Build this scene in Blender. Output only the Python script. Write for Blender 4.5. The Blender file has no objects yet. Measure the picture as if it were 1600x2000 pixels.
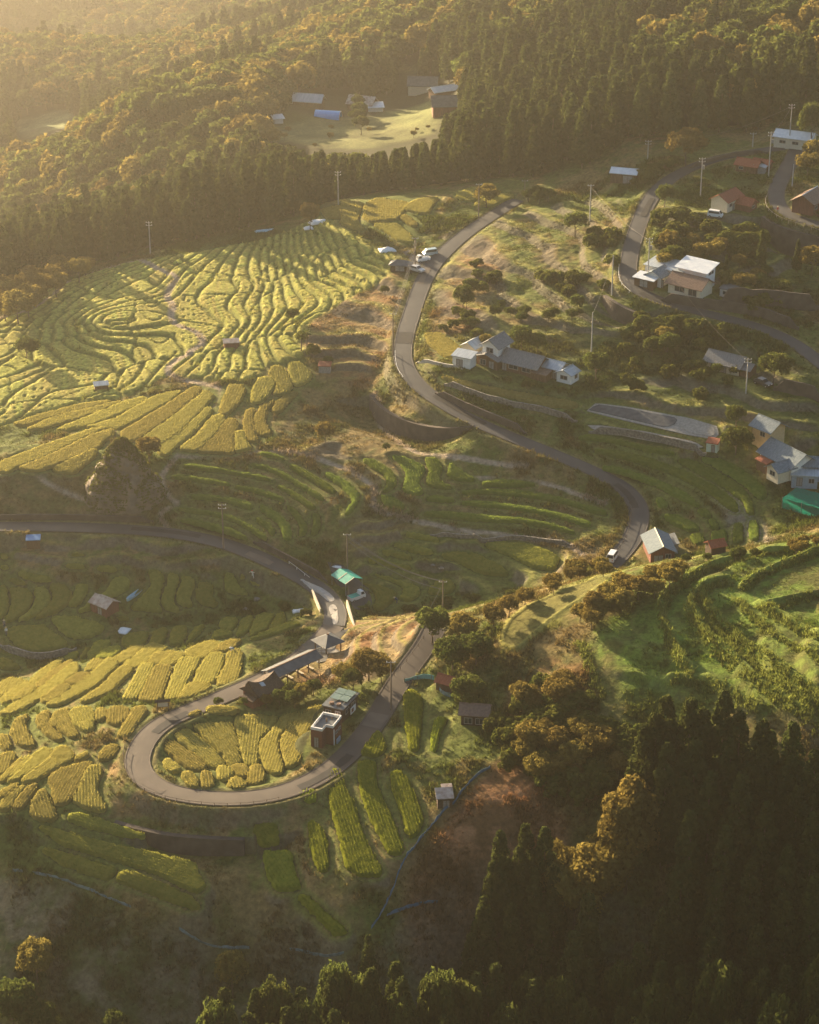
import bpy, bmesh, math, random
import numpy as np
from mathutils import Vector, Matrix
from mathutils.geometry import delaunay_2d_cdt
R = math.radians
rng = np.random.default_rng(7)
random.seed(7)

# ------------------------------------------------------------------ camera, sky, sun, exposure
S = bpy.context.scene
COL = S.collection
F, PITCH, CZ = 4500.0, R(25.5), 205.0
cd = bpy.data.cameras.new('camera'); cam = bpy.data.objects.new('camera', cd); COL.objects.link(cam)
cam.location = (0, 0, CZ); cam.rotation_euler = (R(90) - PITCH, 0, 0)
cd.sensor_fit = 'VERTICAL'; cd.sensor_height = 24.0; cd.lens = F / 2000 * 24.0
cd.clip_start = 1.0; cd.clip_end = 9000
S.camera = cam
SUN_AZ, SUN_EL = R(-36), R(13)         # azimuth from +Y, negative = towards -X
w = bpy.data.worlds.new('World'); S.world = w; w.use_nodes = True
nt = w.node_tree; bg = nt.nodes['Background']
sk = nt.nodes.new('ShaderNodeTexSky'); sk.sky_type = 'NISHITA'; sk.sun_disc = False
sk.sun_elevation = SUN_EL; sk.sun_rotation = SUN_AZ; sk.dust_density = 2.0
nt.links.new(sk.outputs[0], bg.inputs[0]); bg.inputs[1].default_value = 0.06
sd = bpy.data.lights.new('sun', 'SUN'); sd.energy = 5.0; sd.angle = R(0.6); sd.color = (1.0, 0.76, 0.46)
sun = bpy.data.objects.new('sun', sd); COL.objects.link(sun)
to_sun = Vector((math.sin(SUN_AZ) * math.cos(SUN_EL), math.cos(SUN_AZ) * math.cos(SUN_EL), math.sin(SUN_EL)))
sun.rotation_euler = to_sun.to_track_quat('Z', 'Y').to_euler(); sun.location = (0, 300, 400)
S.view_settings.view_transform = 'Standard'; S.view_settings.look = 'None'
S.view_settings.exposure = 2.15; S.view_settings.gamma = 1.0
S.cycles.use_denoising = True
S.cycles.max_bounces = 6; S.cycles.diffuse_bounces = 3; S.cycles.transmission_bounces = 4
S.cycles.glossy_bounces = 2; S.cycles.volume_bounces = 0; S.cycles.transparent_max_bounces = 6

# ------------------------------------------------------------------ pixel rays
def rays(uv):
    uv = np.asarray(uv, float)
    r = (uv[:, 0] - 800) / F; d = (uv[:, 1] - 1000) / F
    c, s = math.cos(PITCH), math.sin(PITCH)
    return np.stack([r, c - d * s, -s - d * c], 1)
def at_z(uv, z):
    D = rays(uv); t = (np.asarray(z, float) - CZ) / D[:, 2]
    return D[:, :2] * t[:, None]
def pts(s):
    """'u,v u,v' -> array"""
    return np.array([[float(x) for x in p.split(',')] for p in s.split()])

# ------------------------------------------------------------------ the lie of the land: heights at places seen in the photograph
CTRL = pts("""250,1480,1 300,1540,1 450,1570,1 600,1535,1.5 720,1430,3 770,1350,4.5 830,1262,7 400,1388,1 530,1322,0.5 620,1262,0 650,1200,-2 640,1152,-2.5
560,1100,0 440,1055,2 300,1032,3 150,1028,3.5 0,1026,4 330,1490,-0.6 450,1450,-1 560,1420,0 500,1530,0 630,1450,2.5 670,1385,3.2 580,1350,1.5
700,1290,3 760,1245,5 820,1212,6 880,1225,9 980,1195,11 1040,1210,13 1200,1120,14 1120,1140,13.5 1350,1105,15.5 1500,1072,17 1600,1055,18
1300,1250,16 1500,1250,18.5 1600,1400,18 1600,1200,19.5 1450,1400,14 1300,1400,11 1130,1300,13 1050,1330,9 950,1330,8 1000,1450,6 920,1420,5 860,1330,5.5 860,1480,3.5
950,1540,3 850,1720,-3.5 800,1630,-1.2 950,1620,1 1000,1700,-4 1150,1550,4 1200,1700,-4 1400,1650,0 1600,1650,4 1400,1900,-14 1100,1900,-17 1600,1900,-10 900,1950,-19
640,1510,0.8 700,1700,-1.8 745,1495,2.4 790,1640,-0.2 800,1400,3.5 520,1635,-2.6 555,1710,-3.8 640,1800,-5.2 690,1870,-8.5
300,1605,-3 420,1620,-3.2 150,1600,-1.6 200,1520,-0.5 150,1650,-3.6 350,1760,-5 90,1590,-2 0,1590,-2.2 10,1680,-8 60,1700,-7 200,1780,-8.5 400,1880,-14 100,1930,-16 600,1950,-17
300,1385,0.5 150,1405,-0.8 0,1425,-3 100,1540,-1.5 0,1500,-3 0,1345,-6.5 100,1330,-4 200,1290,-4.2 300,1320,-2.4 400,1260,-3 400,1330,-1 480,1300,-0.8 540,1212,-3.2
700,1212,-5 600,1195,-5.5 500,1185,-6 400,1200,-6.6 300,1225,-7.2 150,1275,-8 0,1325,-9
300,1150,-3 150,1160,-3.5 400,1130,-1.8 200,1080,0.6 0,1140,-3 0,1080,0 350,1062,1.6 480,1120,-1.4 100,1225,-5.5 170,1225,-5.2 380,1180,-4.5
250,985,6 120,985,5 0,985,5.5 30,935,9 150,932,9 320,895,9 200,890,10 400,1010,4 500,1040,3.2 600,1035,3 400,960,6 450,920,8 560,960,6 640,930,7.5 700,960,6.5 560,890,9 660,1010,5
700,1040,3.5 690,1090,-1 620,1060,0.6 800,1080,0 900,1100,-1 1080,1100,0 1000,1150,-3 850,1170,-4.5 760,1170,-4.3 700,1150,-2.8 1000,1010,3 1100,960,4.5 800,900,7.5 800,960,5.5 1180,1000,3.5 900,870,9 960,920,6
1195,1090,2 1250,1010,3.5 1210,950,5.5 1050,880,9 930,830,11 840,785,12.5 780,720,13.5 785,650,15 815,580,16 850,520,17.5 920,450,19.5 1010,392,22
760,800,7.5 860,840,8 730,740,9.5
1300,950,6 1400,1000,5 1480,950,7 1280,1085,2.5 1400,1070,2 1150,850,9 1250,820,12.5 1400,840,12 1520,910,9 1590,985,6.5 1000,770,13.5 1100,790,13 1000,715,16 860,680,16.5 1100,735,15.5
1430,730,16 1300,690,16.5 1500,655,20 1400,622,21.5 1300,595,22.5 1225,560,24 1240,500,26 1280,400,28.5 1330,340,30.5 1450,300,33 1330,568,23.5 1430,430,28.5 1500,380,31 1520,320,33 1590,430,30 1550,490,26 1600,560,23 1590,720,18.5 1590,640,20
1100,650,17.5 1050,560,19 1000,500,20.5 1100,450,23 1180,370,26 1130,360,25.5 900,580,16.5 960,640,16.5 1180,560,22 1200,480,24.5 1000,430,22
700,480,17.5 640,425,18 760,410,20 800,400,20.5 930,378,22 560,470,15 450,490,13 280,512,10.5 130,552,9 20,605,8.5 780,530,16.5 700,560,15.5 600,560,14.5 500,560,12.6 400,560,11.8 300,560,11 200,570,10.5
620,640,14 540,640,12.5 440,650,10.5 330,620,11.2 230,625,12.8 150,660,10.5 60,680,9.5 0,660,9.5 0,760,8.8 120,770,9 250,740,9.4 330,735,10.5 440,720,10.5 240,710,9.5 700,650,13 660,720,10.5 600,720,11 500,760,10.5 400,790,10 300,820,9.6 150,840,9 0,860,8.5 500,850,9.6 600,830,8 680,800,7 650,870,8""")
# beyond the terraces
FAR = pts("""600,400,620 450,430,635 300,450,660 100,500,660 0,560,600 800,350,630 950,330,625 1100,310,610 1230,270,585 1400,255,600 1560,200,610 1590,260,590
0,430,790 200,400,750 400,380,710 600,330,690 750,300,700 650,262,740 560,250,745 700,215,785 850,205,780 850,170,815 600,200,790 480,300,720 900,250,720 1000,250,680 1000,180,720 1200,180,650 1350,150,650 1500,110,665 1590,60,690 1300,50,730 1150,60,750 1000,80,790
870,90,850 760,40,960 640,120,900 500,170,830 350,230,770 250,260,760 400,130,1090 520,80,1180 300,120,1280 150,170,1310 80,240,1040 0,300,990 0,180,1500 0,60,2350 200,40,2200 400,20,1850 600,0,1450 850,0,1000 1100,0,840 1350,0,760 1590,0,730""")
FAR[:, 2] = CZ - FAR[:, 2] * np.tan(PITCH + np.arctan((FAR[:, 1] - 1000) / F))   # distance -> height
FARW = np.array([[-300,600,0],[-260,480,6],[-200,400,2],[-180,330,-8],[-170,250,-14],[230,480,34],[220,400,26],[230,600,50],[200,320,16],[190,250,0],[300,800,80],[420,1200,120],[200,1300,40],[20,1350,-60],[-250,1250,-110],
 [-400,900,-60],[-480,1350,-150],[-330,1750,-210],[130,2000,40],[300,1700,120],[150,2750,150],[-700,2700,-350],[600,2400,170],[-900,1500,-60],[-900,700,10],[-1150,2800,-200],[900,1500,150],[900,700,120],[900,2600,180],[-500,0,40],[500,0,70],[0,0,192],[0,60,120],[0,120,48],[60,160,10],[-60,160,4],[-60,60,110],[80,60,120],
 [0,-200,190],[-600,-200,120],[600,-200,150],[0,3500,180],[-1500,3500,120],[1500,3500,185],[-1500,1200,60],[1500,1200,150],[-1500,-200,100],[1500,-200,150],[-130,200,-16],[140,200,-8]], float)

# ------------------------------------------------------------------ roads (centre line u,v and height z; width in metres)
ROADS = [
 ('road', 4.4, "-60,1030,4 0,1028,3.9 120,1029,3.6 240,1033,3.2 340,1041,2.8 430,1058,2 500,1084,1 560,1113,0 610,1140,-1.5 640,1165,-2 658,1195,-1.8 652,1222,-0.8"),
 ('road', 4.4, "652,1222,-0.8 622,1256,0 585,1287,0.3 530,1319,0.6 460,1350,0.9 390,1380,1.1 335,1402,1.2 300,1425,1.2 276,1455,1.2 266,1490,1.2 280,1520,1.2 320,1544,1.2 380,1557,1.2 450,1561,1.3 520,1555,1.4 580,1539,1.6 640,1508,2 690,1465,2.6 735,1408,3.5 770,1345,4.6 800,1302,5.5 830,1262,7 850,1225,8.2"),
 ('road', 4.3, "1190,1105,2 1215,1080,2.2 1240,1045,2.8 1250,1010,3.4 1244,980,4.2 1215,948,5.5 1160,920,6.9 1090,890,8.4 1010,858,9.8 930,825,11.1 860,785,12.4 815,752,13.2 792,720,13.8 785,690,14.3 792,650,15 805,610,15.7 818,570,16.4 836,530,17.4 865,495,18.3 910,455,19.5 955,425,20.5 1010,390,22"),
 ('road', 4.2, "1640,740,17 1600,705,18 1550,668,19.3 1490,640,20.4 1400,617,21.5 1310,594,22.6 1250,572,23.5 1226,545,24.2 1228,505,25.4 1243,450,27.2 1262,400,28.4 1290,362,29.6 1340,330,31 1410,306,32.4 1480,295,33.2 1530,288,33.6"),
 ('road', 4.2, "1560,285,33.8 1545,315,33.2 1525,350,32.2 1512,385,31.2 1530,415,30.6 1570,432,30.3 1630,445,30"),
]
ROADPX = [(n, wd, pts(s)) for n, wd, s in ROADS]

def resample(P, step):
    d = np.r_[0, np.cumsum(np.linalg.norm(np.diff(P[:, :2], axis=0), axis=1))]
    n = max(2, int(d[-1] / step) + 1); t = np.linspace(0, d[-1], n)
    return np.stack([np.interp(t, d, P[:, k]) for k in range(P.shape[1])], 1)
def smooth_line(P, it=2):
    P = P.copy()
    for _ in range(it):                                  # Chaikin, end points kept
        Q = np.empty((2 * len(P), P.shape[1])); a, b = P[:-1], P[1:]
        Q[1:-1:2] = .75 * a + .25 * b; Q[2::2] = .25 * a + .75 * b
        Q[0] = P[0]; Q[-1] = P[-1]; P = Q
    return P
def lift(px):                                            # u,v,z -> x,y,z
    return np.c_[at_z(px[:, :2], px[:, 2]), px[:, 2]]
ROADW = [(n, wd, resample(smooth_line(lift(p), 3), 1.2)) for n, wd, p in ROADPX]

W = [lift(CTRL), lift(FAR), FARW] + [r[2][::8] for r in ROADW]
C = np.concatenate(W)
lam = np.r_[np.full(len(CTRL), 2.0), np.full(len(FAR), 6.0), np.full(len(FARW), 6.0), np.full(len(C) - len(CTRL) - len(FAR) - len(FARW), 1.0)]
SC = 100.0
def tps(r2): return np.where(r2 > 1e-12, 0.5 * r2 * np.log(np.maximum(r2, 1e-12)), 0)
X = C[:, :2] / SC
K = tps(((X[:, None] - X[None]) ** 2).sum(-1)) + np.diag(lam * 2e-3)
Q = np.c_[np.ones(len(X)), X]
A = np.block([[K, Q], [Q.T, np.zeros((3, 3))]])
sol = np.linalg.solve(A, np.r_[C[:, 2], 0, 0, 0])
RW, RP = sol[:-3], sol[-3:]
def base(x, y):
    sh = np.shape(x); p = np.stack([np.ravel(x), np.ravel(y)], 1) / SC; o = np.empty(len(p))
    for i in range(0, len(p), 20000):
        q = p[i:i + 20000]
        o[i:i + 20000] = tps(((q[:, None] - X[None]) ** 2).sum(-1)) @ RW + RP[0] + q @ RP[1:]
    return o.reshape(sh)

# ------------------------------------------------------------------ small helpers
_lat = {}
def vnoise(x, y, s, seed=0):
    if seed not in _lat: _lat[seed] = np.random.default_rng(100 + seed).random((256, 256))
    L = _lat[seed]; fx = np.asarray(x) / s + 1000.37 * (seed + 1); fy = np.asarray(y) / s + 517.11
    ix = np.floor(fx).astype(int); iy = np.floor(fy).astype(int); a = fx - ix; b = fy - iy
    a = a * a * (3 - 2 * a); b = b * b * (3 - 2 * b)
    g = lambda i, j: L[i & 255, j & 255]
    return (g(ix, iy) * (1 - a) + g(ix + 1, iy) * a) * (1 - b) + (g(ix, iy + 1) * (1 - a) + g(ix + 1, iy + 1) * a) * b
def fbm(x, y, s, oct=4, seed=0, gain=.5):
    o = 0; a = 1; t = 0
    for k in range(oct): o = o + a * (vnoise(x, y, s / 2 ** k, seed + k) - .5); t += a * .5; a *= gain
    return o / t                                          # about -1..1
def sstep(a, b, x): t = np.clip((x - a) / (b - a), 0, 1); return t * t * (3 - 2 * t)
def line_dist(x, y, P, closed=False):
    """distance of points to a polyline, and the z (3rd column) of the nearest point"""
    x = np.ravel(x); y = np.ravel(y)
    Q = np.r_[P, P[:1]] if closed else P
    best = np.full(len(x), 1e9); zb = np.zeros(len(x))
    for a, b in zip(Q[:-1], Q[1:]):
        d = b[:2] - a[:2]; L = d @ d + 1e-12
        t = np.clip(((x - a[0]) * d[0] + (y - a[1]) * d[1]) / L, 0, 1)
        q = (x - a[0] - t * d[0]) ** 2 + (y - a[1] - t * d[1]) ** 2
        m = q < best; best[m] = q[m]
        if P.shape[1] > 2: zb[m] = a[2] + t[m] * (b[2] - a[2])
    return np.sqrt(best), zb
def inside(x, y, P):
    x = np.ravel(x); y = np.ravel(y); c = np.zeros(len(x), bool); Q = np.r_[P, P[:1]]
    for a, b in zip(Q[:-1], Q[1:]):
        if a[1] == b[1]: continue
        m = ((a[1] > y) != (b[1] > y)) & (x < (b[0] - a[0]) * (y - a[1]) / (b[1] - a[1]) + a[0])
        c ^= m
    return c
def smooth_ring(P, it=2):
    for _ in range(it):
        N = np.roll(P, -1, 0); Q = np.empty((2 * len(P), P.shape[1])); Q[0::2] = .75 * P + .25 * N; Q[1::2] = .25 * P + .75 * N; P = Q
    return P

# ------------------------------------------------------------------ ground grids
NX0, NX1, NY0, NY1, ND = -126.0, 138.0, 250.0, 602.0, 0.4
gx = np.arange(NX0, NX1 + .01, ND); gy = np.arange(NY0, NY1 + .01, ND)
GX, GY = np.meshgrid(gx, gy)
cx = np.arange(NX0, NX1 + 2.1, 2.0); cy = np.arange(NY0, NY1 + 2.1, 2.0)
CXg, CYg = np.meshgrid(cx, cy); CB = base(CXg, CYg)
def bil(Z, x0, y0, d, x, y):
    fx = np.clip((x - x0) / d, 0, Z.shape[1] - 1.001); fy = np.clip((y - y0) / d, 0, Z.shape[0] - 1.001)
    i = fx.astype(int); j = fy.astype(int); a = fx - i; b = fy - j
    return (Z[j, i] * (1 - a) + Z[j, i + 1] * a) * (1 - b) + (Z[j + 1, i] * (1 - a) + Z[j + 1, i + 1] * a) * b
H = bil(CB, NX0, NY0, 2.0, GX, GY)
for k in range(3):                                        # soften the 2 m facets
    H[1:-1, 1:-1] = .5 * H[1:-1, 1:-1] + .125 * (H[:-2, 1:-1] + H[2:, 1:-1] + H[1:-1, :-2] + H[1:-1, 2:])
HB = H.copy()
MX0, MX1, MY0, MY1, MD = -540.0, 330.0, 560.0, 2601.0, 3.0
MXg, MYg = np.meshgrid(np.arange(MX0, MX1 + .1, MD), np.arange(MY0, MY1 + .1, MD)); HM = base(MXg, MYg)
def ground_raw(x, y, G=None):
    x = np.asarray(x, float); y = np.asarray(y, float)
    G = HB if G is None else G
    n = bil(G, NX0, NY0, ND, x, y); m = bil(HM, MX0, MY0, MD, x, y)
    return np.where((y < NY1 - 3) & (x > NX0 + 1) & (x < NX1 - 1), n, m)
def P(uv, G=None):
    """pixels of the photograph -> x,y,z on the ground"""
    uv = np.atleast_2d(np.asarray(uv, float)); D = rays(uv)
    t0 = np.full(len(uv), 240.0); hit = np.zeros(len(uv), bool); t = t0.copy()
    while t.max() < 2700 and not hit.all():
        t = np.where(hit, t, t + 2.0)
        z = ground_raw(D[:, 0] * t, D[:, 1] * t, G)
        hit |= z > CZ + D[:, 2] * t
    a = t - 2.0; b = t
    for _ in range(12):
        m = .5 * (a + b); u = ground_raw(D[:, 0] * m, D[:, 1] * m, G) > CZ + D[:, 2] * m
        b = np.where(u, m, b); a = np.where(u, a, m)
    return np.c_[D[:, 0] * b, D[:, 1] * b, CZ + D[:, 2] * b]

# ------------------------------------------------------------------ terraces nobody could count: stepped rice hillside and the rough ground
def ppoly(s, it=1): return smooth_ring(P(pts(s))[:, :2], it)
def mask_of(poly, soft=1.5, warp=2.0, seed=3):
    x = GX + warp * fbm(GX, GY, 9, 3, seed); y = GY + warp * fbm(GX, GY, 9, 3, seed + 7)
    M = np.zeros(GX.shape)
    i0, i1 = np.searchsorted(gx, [poly[:, 0].min() - 6, poly[:, 0].max() + 6]); j0, j1 = np.searchsorted(gy, [poly[:, 1].min() - 6, poly[:, 1].max() + 6])
    s = np.s_[j0:j1, i0:i1]
    if GX[s].size == 0: return M
    d, _ = line_dist(x[s], y[s], poly, True); ins = inside(x[s], y[s], poly)
    M[s] = sstep(-soft, soft, np.where(ins, d, -d)).reshape(GX[s].shape)
    return M
ROADM = np.zeros(GX.shape); ROADZ = np.zeros(GX.shape); ROADD = np.full(GX.shape, 99.0)
for n, wd, L in ROADW:
    i0, i1 = np.searchsorted(gx, [L[:, 0].min() - 8, L[:, 0].max() + 8]); j0, j1 = np.searchsorted(gy, [L[:, 1].min() - 8, L[:, 1].max() + 8])
    s = np.s_[j0:j1, i0:i1]; d, z = line_dist(GX[s], GY[s], L)
    d = d.reshape(GX[s].shape) - wd / 2; z = z.reshape(GX[s].shape)
    m = d < ROADD[s]; ROADZ[s] = np.where(m, z, ROADZ[s]); ROADD[s] = np.where(m, d, ROADD[s])
ROADM = 1 - sstep(0.5, 2.6, ROADD)

PZ = np.zeros(GX.shape); PW = np.zeros(GX.shape); PA = np.zeros(GX.shape); PIN = np.zeros(GX.shape, bool); PD = np.full(GX.shape, 99.0)
def plane_of(poly, keep=.45):
    z = ground_raw(poly[:, 0], poly[:, 1]); c = poly.mean(0); A = np.c_[poly - c, np.ones(len(poly))]
    k = np.linalg.lstsq(A, z, rcond=None)[0]; return c, k[:2] * keep, k[2]
def flatten(poly, c, g, z0, lo=.45, hi=1.7):
    i0, i1 = np.searchsorted(gx, [poly[:, 0].min() - 3, poly[:, 0].max() + 3]); j0, j1 = np.searchsorted(gy, [poly[:, 1].min() - 3, poly[:, 1].max() + 3])
    s = np.s_[j0:j1, i0:i1]; sh = GX[s].shape
    if GX[s].size == 0: return
    d, _ = line_dist(GX[s], GY[s], poly, True); ins = inside(GX[s], GY[s], poly)
    d = np.where(ins, -d, d).reshape(sh)
    wgt = 1 - sstep(lo, hi, d); z = z0 + (GX[s] - c[0]) * g[0] + (GY[s] - c[1]) * g[1]
    w3 = wgt ** 3 + 50 * ins.reshape(sh); PZ[s] += w3 * z; PW[s] += w3; PA[s] = np.maximum(PA[s], wgt); PIN[s] |= ins.reshape(sh); PD[s] = np.minimum(PD[s], d)

# ------------------------------------------------------------------ rice plots: outlines as seen in the photograph
ZONES = {}
def zone(name, mat, s): ZONES[name] = (mat, [pts(q) for q in s.strip().split('\n')])
zone('bowl', 'mid', """
0,1140 12,1140 15,1160 16,1190 9,1208 0,1217
18,1145 54,1148 64,1160 64,1175 54,1196 24,1217 3,1223 18,1199 25,1178 21,1157
66,1145 90,1145 100,1166 96,1184 78,1202 54,1214 33,1219 62,1193 71,1172
93,1142 114,1137 132,1145 142,1160 138,1178 117,1196 90,1208 66,1214 90,1193 105,1172 103,1157
150,1142 171,1137 172,1151 163,1175 153,1187 132,1188 144,1169
13,1133 30,1131 55,1142 54,1146 33,1140
30,1118 42,1115 72,1124 103,1133 100,1139 81,1139 48,1130
124,1104 168,1104 171,1109 162,1113 129,1110
186,1110 210,1107 232,1112 231,1118 210,1119 192,1116
135,1082 168,1083 171,1086 144,1087
0,1082 18,1086 21,1091 0,1095
0,1104 21,1106 21,1112 0,1115
81,1046 120,1050 162,1053 160,1061 129,1062 90,1053
219,1130 240,1121 252,1124 255,1139 249,1154 231,1163 207,1175 186,1187 168,1197 150,1199 180,1178 207,1160
288,1109 318,1113 322,1124 318,1145 310,1172 312,1190 321,1203 288,1199 252,1193 270,1175 288,1157 297,1136
330,1115 351,1119 348,1139 339,1169 342,1187 355,1199 348,1202 327,1199 316,1184 318,1163 327,1139
355,1121 378,1124 382,1136 372,1163 372,1178 380,1190 360,1190 345,1181 345,1163 354,1142
393,1133 415,1139 417,1151 412,1169 429,1187 426,1191 393,1185 383,1172 383,1151
438,1116 458,1119 464,1142 478,1156 490,1166 472,1166 441,1159
468,1117 480,1119 480,1136 472,1136
487,1130 501,1132 521,1143 518,1147 501,1149 488,1140
12,1229 36,1224 78,1220 87,1218 105,1235 136,1260 129,1268 90,1275 60,1278 30,1262 18,1247
96,1209 120,1203 156,1205 192,1220 207,1230 192,1241 168,1250 144,1251 120,1235
0,1284 15,1289 33,1299 43,1305 24,1310 0,1307
216,1205 255,1208 258,1212 234,1214""")
zone('curve', 'green', """
505,884 530,886 559,896 557,903 536,897 507,890
487,905 513,905 547,919 567,932 602,955 636,975 639,982 625,982 588,958 544,929 519,916 490,910
560,906 576,907 616,932 645,949 658,962 656,968 645,968 610,943 573,920
631,922 645,923 677,940 700,961 704,975 694,995 682,1012 672,1018 671,1011 685,986 688,975 671,955 639,932
355,907 375,907 444,919 501,929 533,940 534,946 513,940 444,926 386,919 357,913
536,945 559,952 593,972 616,991 619,998 605,998 576,975 544,953
608,1001 626,1001 628,1032 619,1051 610,1053 606,1044 613,1021
329,929 352,928 415,939 452,946 451,953 421,949 357,938 332,934
457,948 501,955 539,968 559,979 557,985 536,978 495,963 458,955
556,986 567,984 587,1004 602,1030 599,1050 590,1057 582,1051 585,1030 573,1007
369,966 395,966 461,976 493,986 497,997 484,998 438,982 375,974
506,984 524,989 550,1007 567,1027 572,1047 569,1063 556,1063 550,1047 544,1024 521,1007 506,991
497,1011 510,1012 530,1025 540,1038 537,1051 529,1051 521,1035 501,1020
340,991 363,990 415,1001 461,1011 495,1032 521,1050 526,1061 516,1063 484,1035 452,1018 409,1007 352,997
347,1012 375,1014 426,1027 461,1038 487,1054 487,1060 470,1055 438,1044 395,1030 355,1018""")
zone('basin', 'green', """
706,898 729,898 764,919 776,935 775,952 764,964 745,964 755,949 752,931 722,912
741,968 764,970 796,994 789,999 750,989
762,891 789,893 831,910 831,924 818,945 829,970 820,975 796,970 783,956 794,928 785,910
829,893 855,894 867,910 859,933 866,949 887,956 883,961 848,957 829,945 838,921 831,903
878,901 890,908 911,929 932,940 925,945 890,942 871,929
939,943 978,938 1030,942 1049,947 1046,952 939,951
897,959 946,956 1013,957 1083,971 1153,991 1186,1001 1188,1010 1170,1008 1100,987 1030,973 960,965 901,965
829,975 848,970 890,975 890,984 831,980
899,978 946,978 1030,991 1100,1006 1149,1020 1161,1029 1146,1032 1083,1013 1016,999 946,991 901,985
825,996 876,998 946,1008 1013,1013 1076,1024 1126,1040 1125,1045 1065,1033 1013,1024 925,1022 848,1008 827,1005""")
zone('gully', 'mid', """
789,1040 813,1043 859,1055 860,1061 827,1055 792,1047
766,1061 792,1062 848,1078 846,1087 824,1085 768,1066
743,1075 771,1076 810,1092 806,1097 778,1090 747,1082
722,1089 750,1096 806,1111 804,1117 764,1108 715,1097
860,1082 890,1076 932,1083 981,1110 995,1122 992,1128 946,1125 922,1117 897,1099 869,1090
943,1059 981,1057 1030,1064 1083,1082 1095,1092 1083,1113 1051,1115 1030,1110 988,1085 946,1064
705,1136 743,1145 776,1160 768,1176 747,1195 726,1192 736,1173 729,1152
726,1117 771,1132 822,1150 820,1162 803,1178 776,1174 792,1157 782,1143
855,1134 880,1132 890,1145 883,1159 855,1164 834,1162 841,1148""")
zone('bend', 'green', """
1125,852 1162,852 1241,866 1300,880 1323,890 1319,894 1275,885 1194,866 1128,858
1158,876 1203,877 1275,894 1350,926 1412,963 1441,988 1444,1007 1431,1007 1381,966 1319,932 1256,907 1194,890 1161,883
1173,908 1209,910 1275,935 1338,963 1369,990 1366,996 1338,985 1275,951 1225,930 1177,915
1322,894 1350,893 1400,919 1444,948 1469,979 1475,1010 1461,1012 1450,985 1412,954 1359,922 1325,901
1366,890 1400,888 1444,913 1484,944 1500,966 1495,980 1480,980 1453,951 1412,922 1372,897
1278,971 1300,976 1308,991 1294,997 1284,988
1359,996 1375,993 1392,1007 1391,1013 1372,1013
1295,1005 1325,1007 1366,1029 1369,1038 1347,1043 1319,1029 1297,1015
1347,1044 1375,1041 1378,1062 1359,1068 1350,1060
1381,1013 1397,1013 1408,1035 1391,1038
1388,1038 1420,1035 1422,1060 1403,1068 1388,1057
1434,1022 1452,1021 1453,1060 1431,1065 1430,1048
1462,1015 1480,1018 1484,1041 1481,1057 1462,1055""")
zone('farm', 'ripe', """
858,736 875,736 980,762 1128,791 1128,805 1065,798 965,770 890,751
827,656 860,652 892,672 908,691 905,704 872,701 837,675""")
zone('loop', 'ripe', """
321,1449 335,1448 385,1484 404,1499 394,1506 369,1502 326,1468
343,1424 366,1423 416,1471 438,1493 435,1499 419,1501 385,1478 343,1440
377,1415 451,1413 463,1452 469,1490 451,1498 441,1481 407,1449
460,1401 479,1398 541,1401 535,1418 507,1446 502,1468 505,1487 491,1498 477,1487 469,1452
554,1398 591,1393 579,1412 544,1440 540,1465 551,1502 548,1512 526,1509 508,1471 510,1456 541,1421
597,1390 619,1379 635,1378 630,1395 604,1424 591,1465 579,1496 563,1502 552,1468 551,1446 572,1424
319,1490 329,1485 351,1502 349,1510 332,1509
354,1512 376,1512 387,1528 385,1541 369,1539 366,1528
394,1509 410,1512 416,1531 412,1543 394,1541 399,1528
426,1502 448,1501 454,1515 435,1528 429,1521
451,1501 476,1496 487,1509 485,1518 466,1518
448,1528 463,1521 482,1534 476,1541 448,1542
491,1499 510,1498 516,1524 501,1535 485,1535
401,1384 435,1382 469,1388 466,1393 407,1396
366,1403 385,1390 396,1390 391,1396""")
zone('front', 'lush', """
586,1548 617,1542 620,1565 612,1571 587,1571
642,1510 660,1503 671,1512 676,1542 690,1562 710,1630 725,1662 746,1702 745,1722 725,1722 700,1717 675,1700 665,1650 647,1587 642,1550
697,1487 735,1486 735,1525 752,1570 772,1610 790,1665 780,1677 762,1677 747,1645 720,1597 705,1550 699,1512
762,1512 780,1505 797,1520 810,1550 827,1597 825,1622 805,1642 797,1640 787,1600 767,1545
602,1602 617,1604 640,1635 642,1675 641,1707 627,1710 612,1687 605,1650
787,1354 802,1345 820,1355 825,1375 822,1425 817,1470 800,1470 795,1440 790,1400
850,1405 872,1400 875,1407 860,1430 855,1455 850,1475 842,1465 842,1440
705,1470 737,1427 747,1435 755,1460 747,1477 730,1480 705,1477
494,1612 541,1610 546,1650 508,1657
513,1664 570,1662 575,1698 591,1740 541,1748 522,1712
577,1752 598,1749 665,1807 684,1831 655,1833""")
zone('foot', 'mid', """
71,1619 95,1615 190,1643 285,1664 380,1686 404,1750 389,1757 356,1731 304,1702 214,1681 123,1653
78,1662 109,1660 190,1688 235,1700 216,1721 161,1707 104,1681
247,1702 304,1717 361,1743 394,1778 394,1795 370,1783 304,1745 223,1724
126,1600 147,1588 214,1607 285,1634 285,1641 247,1636 161,1615""")
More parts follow.
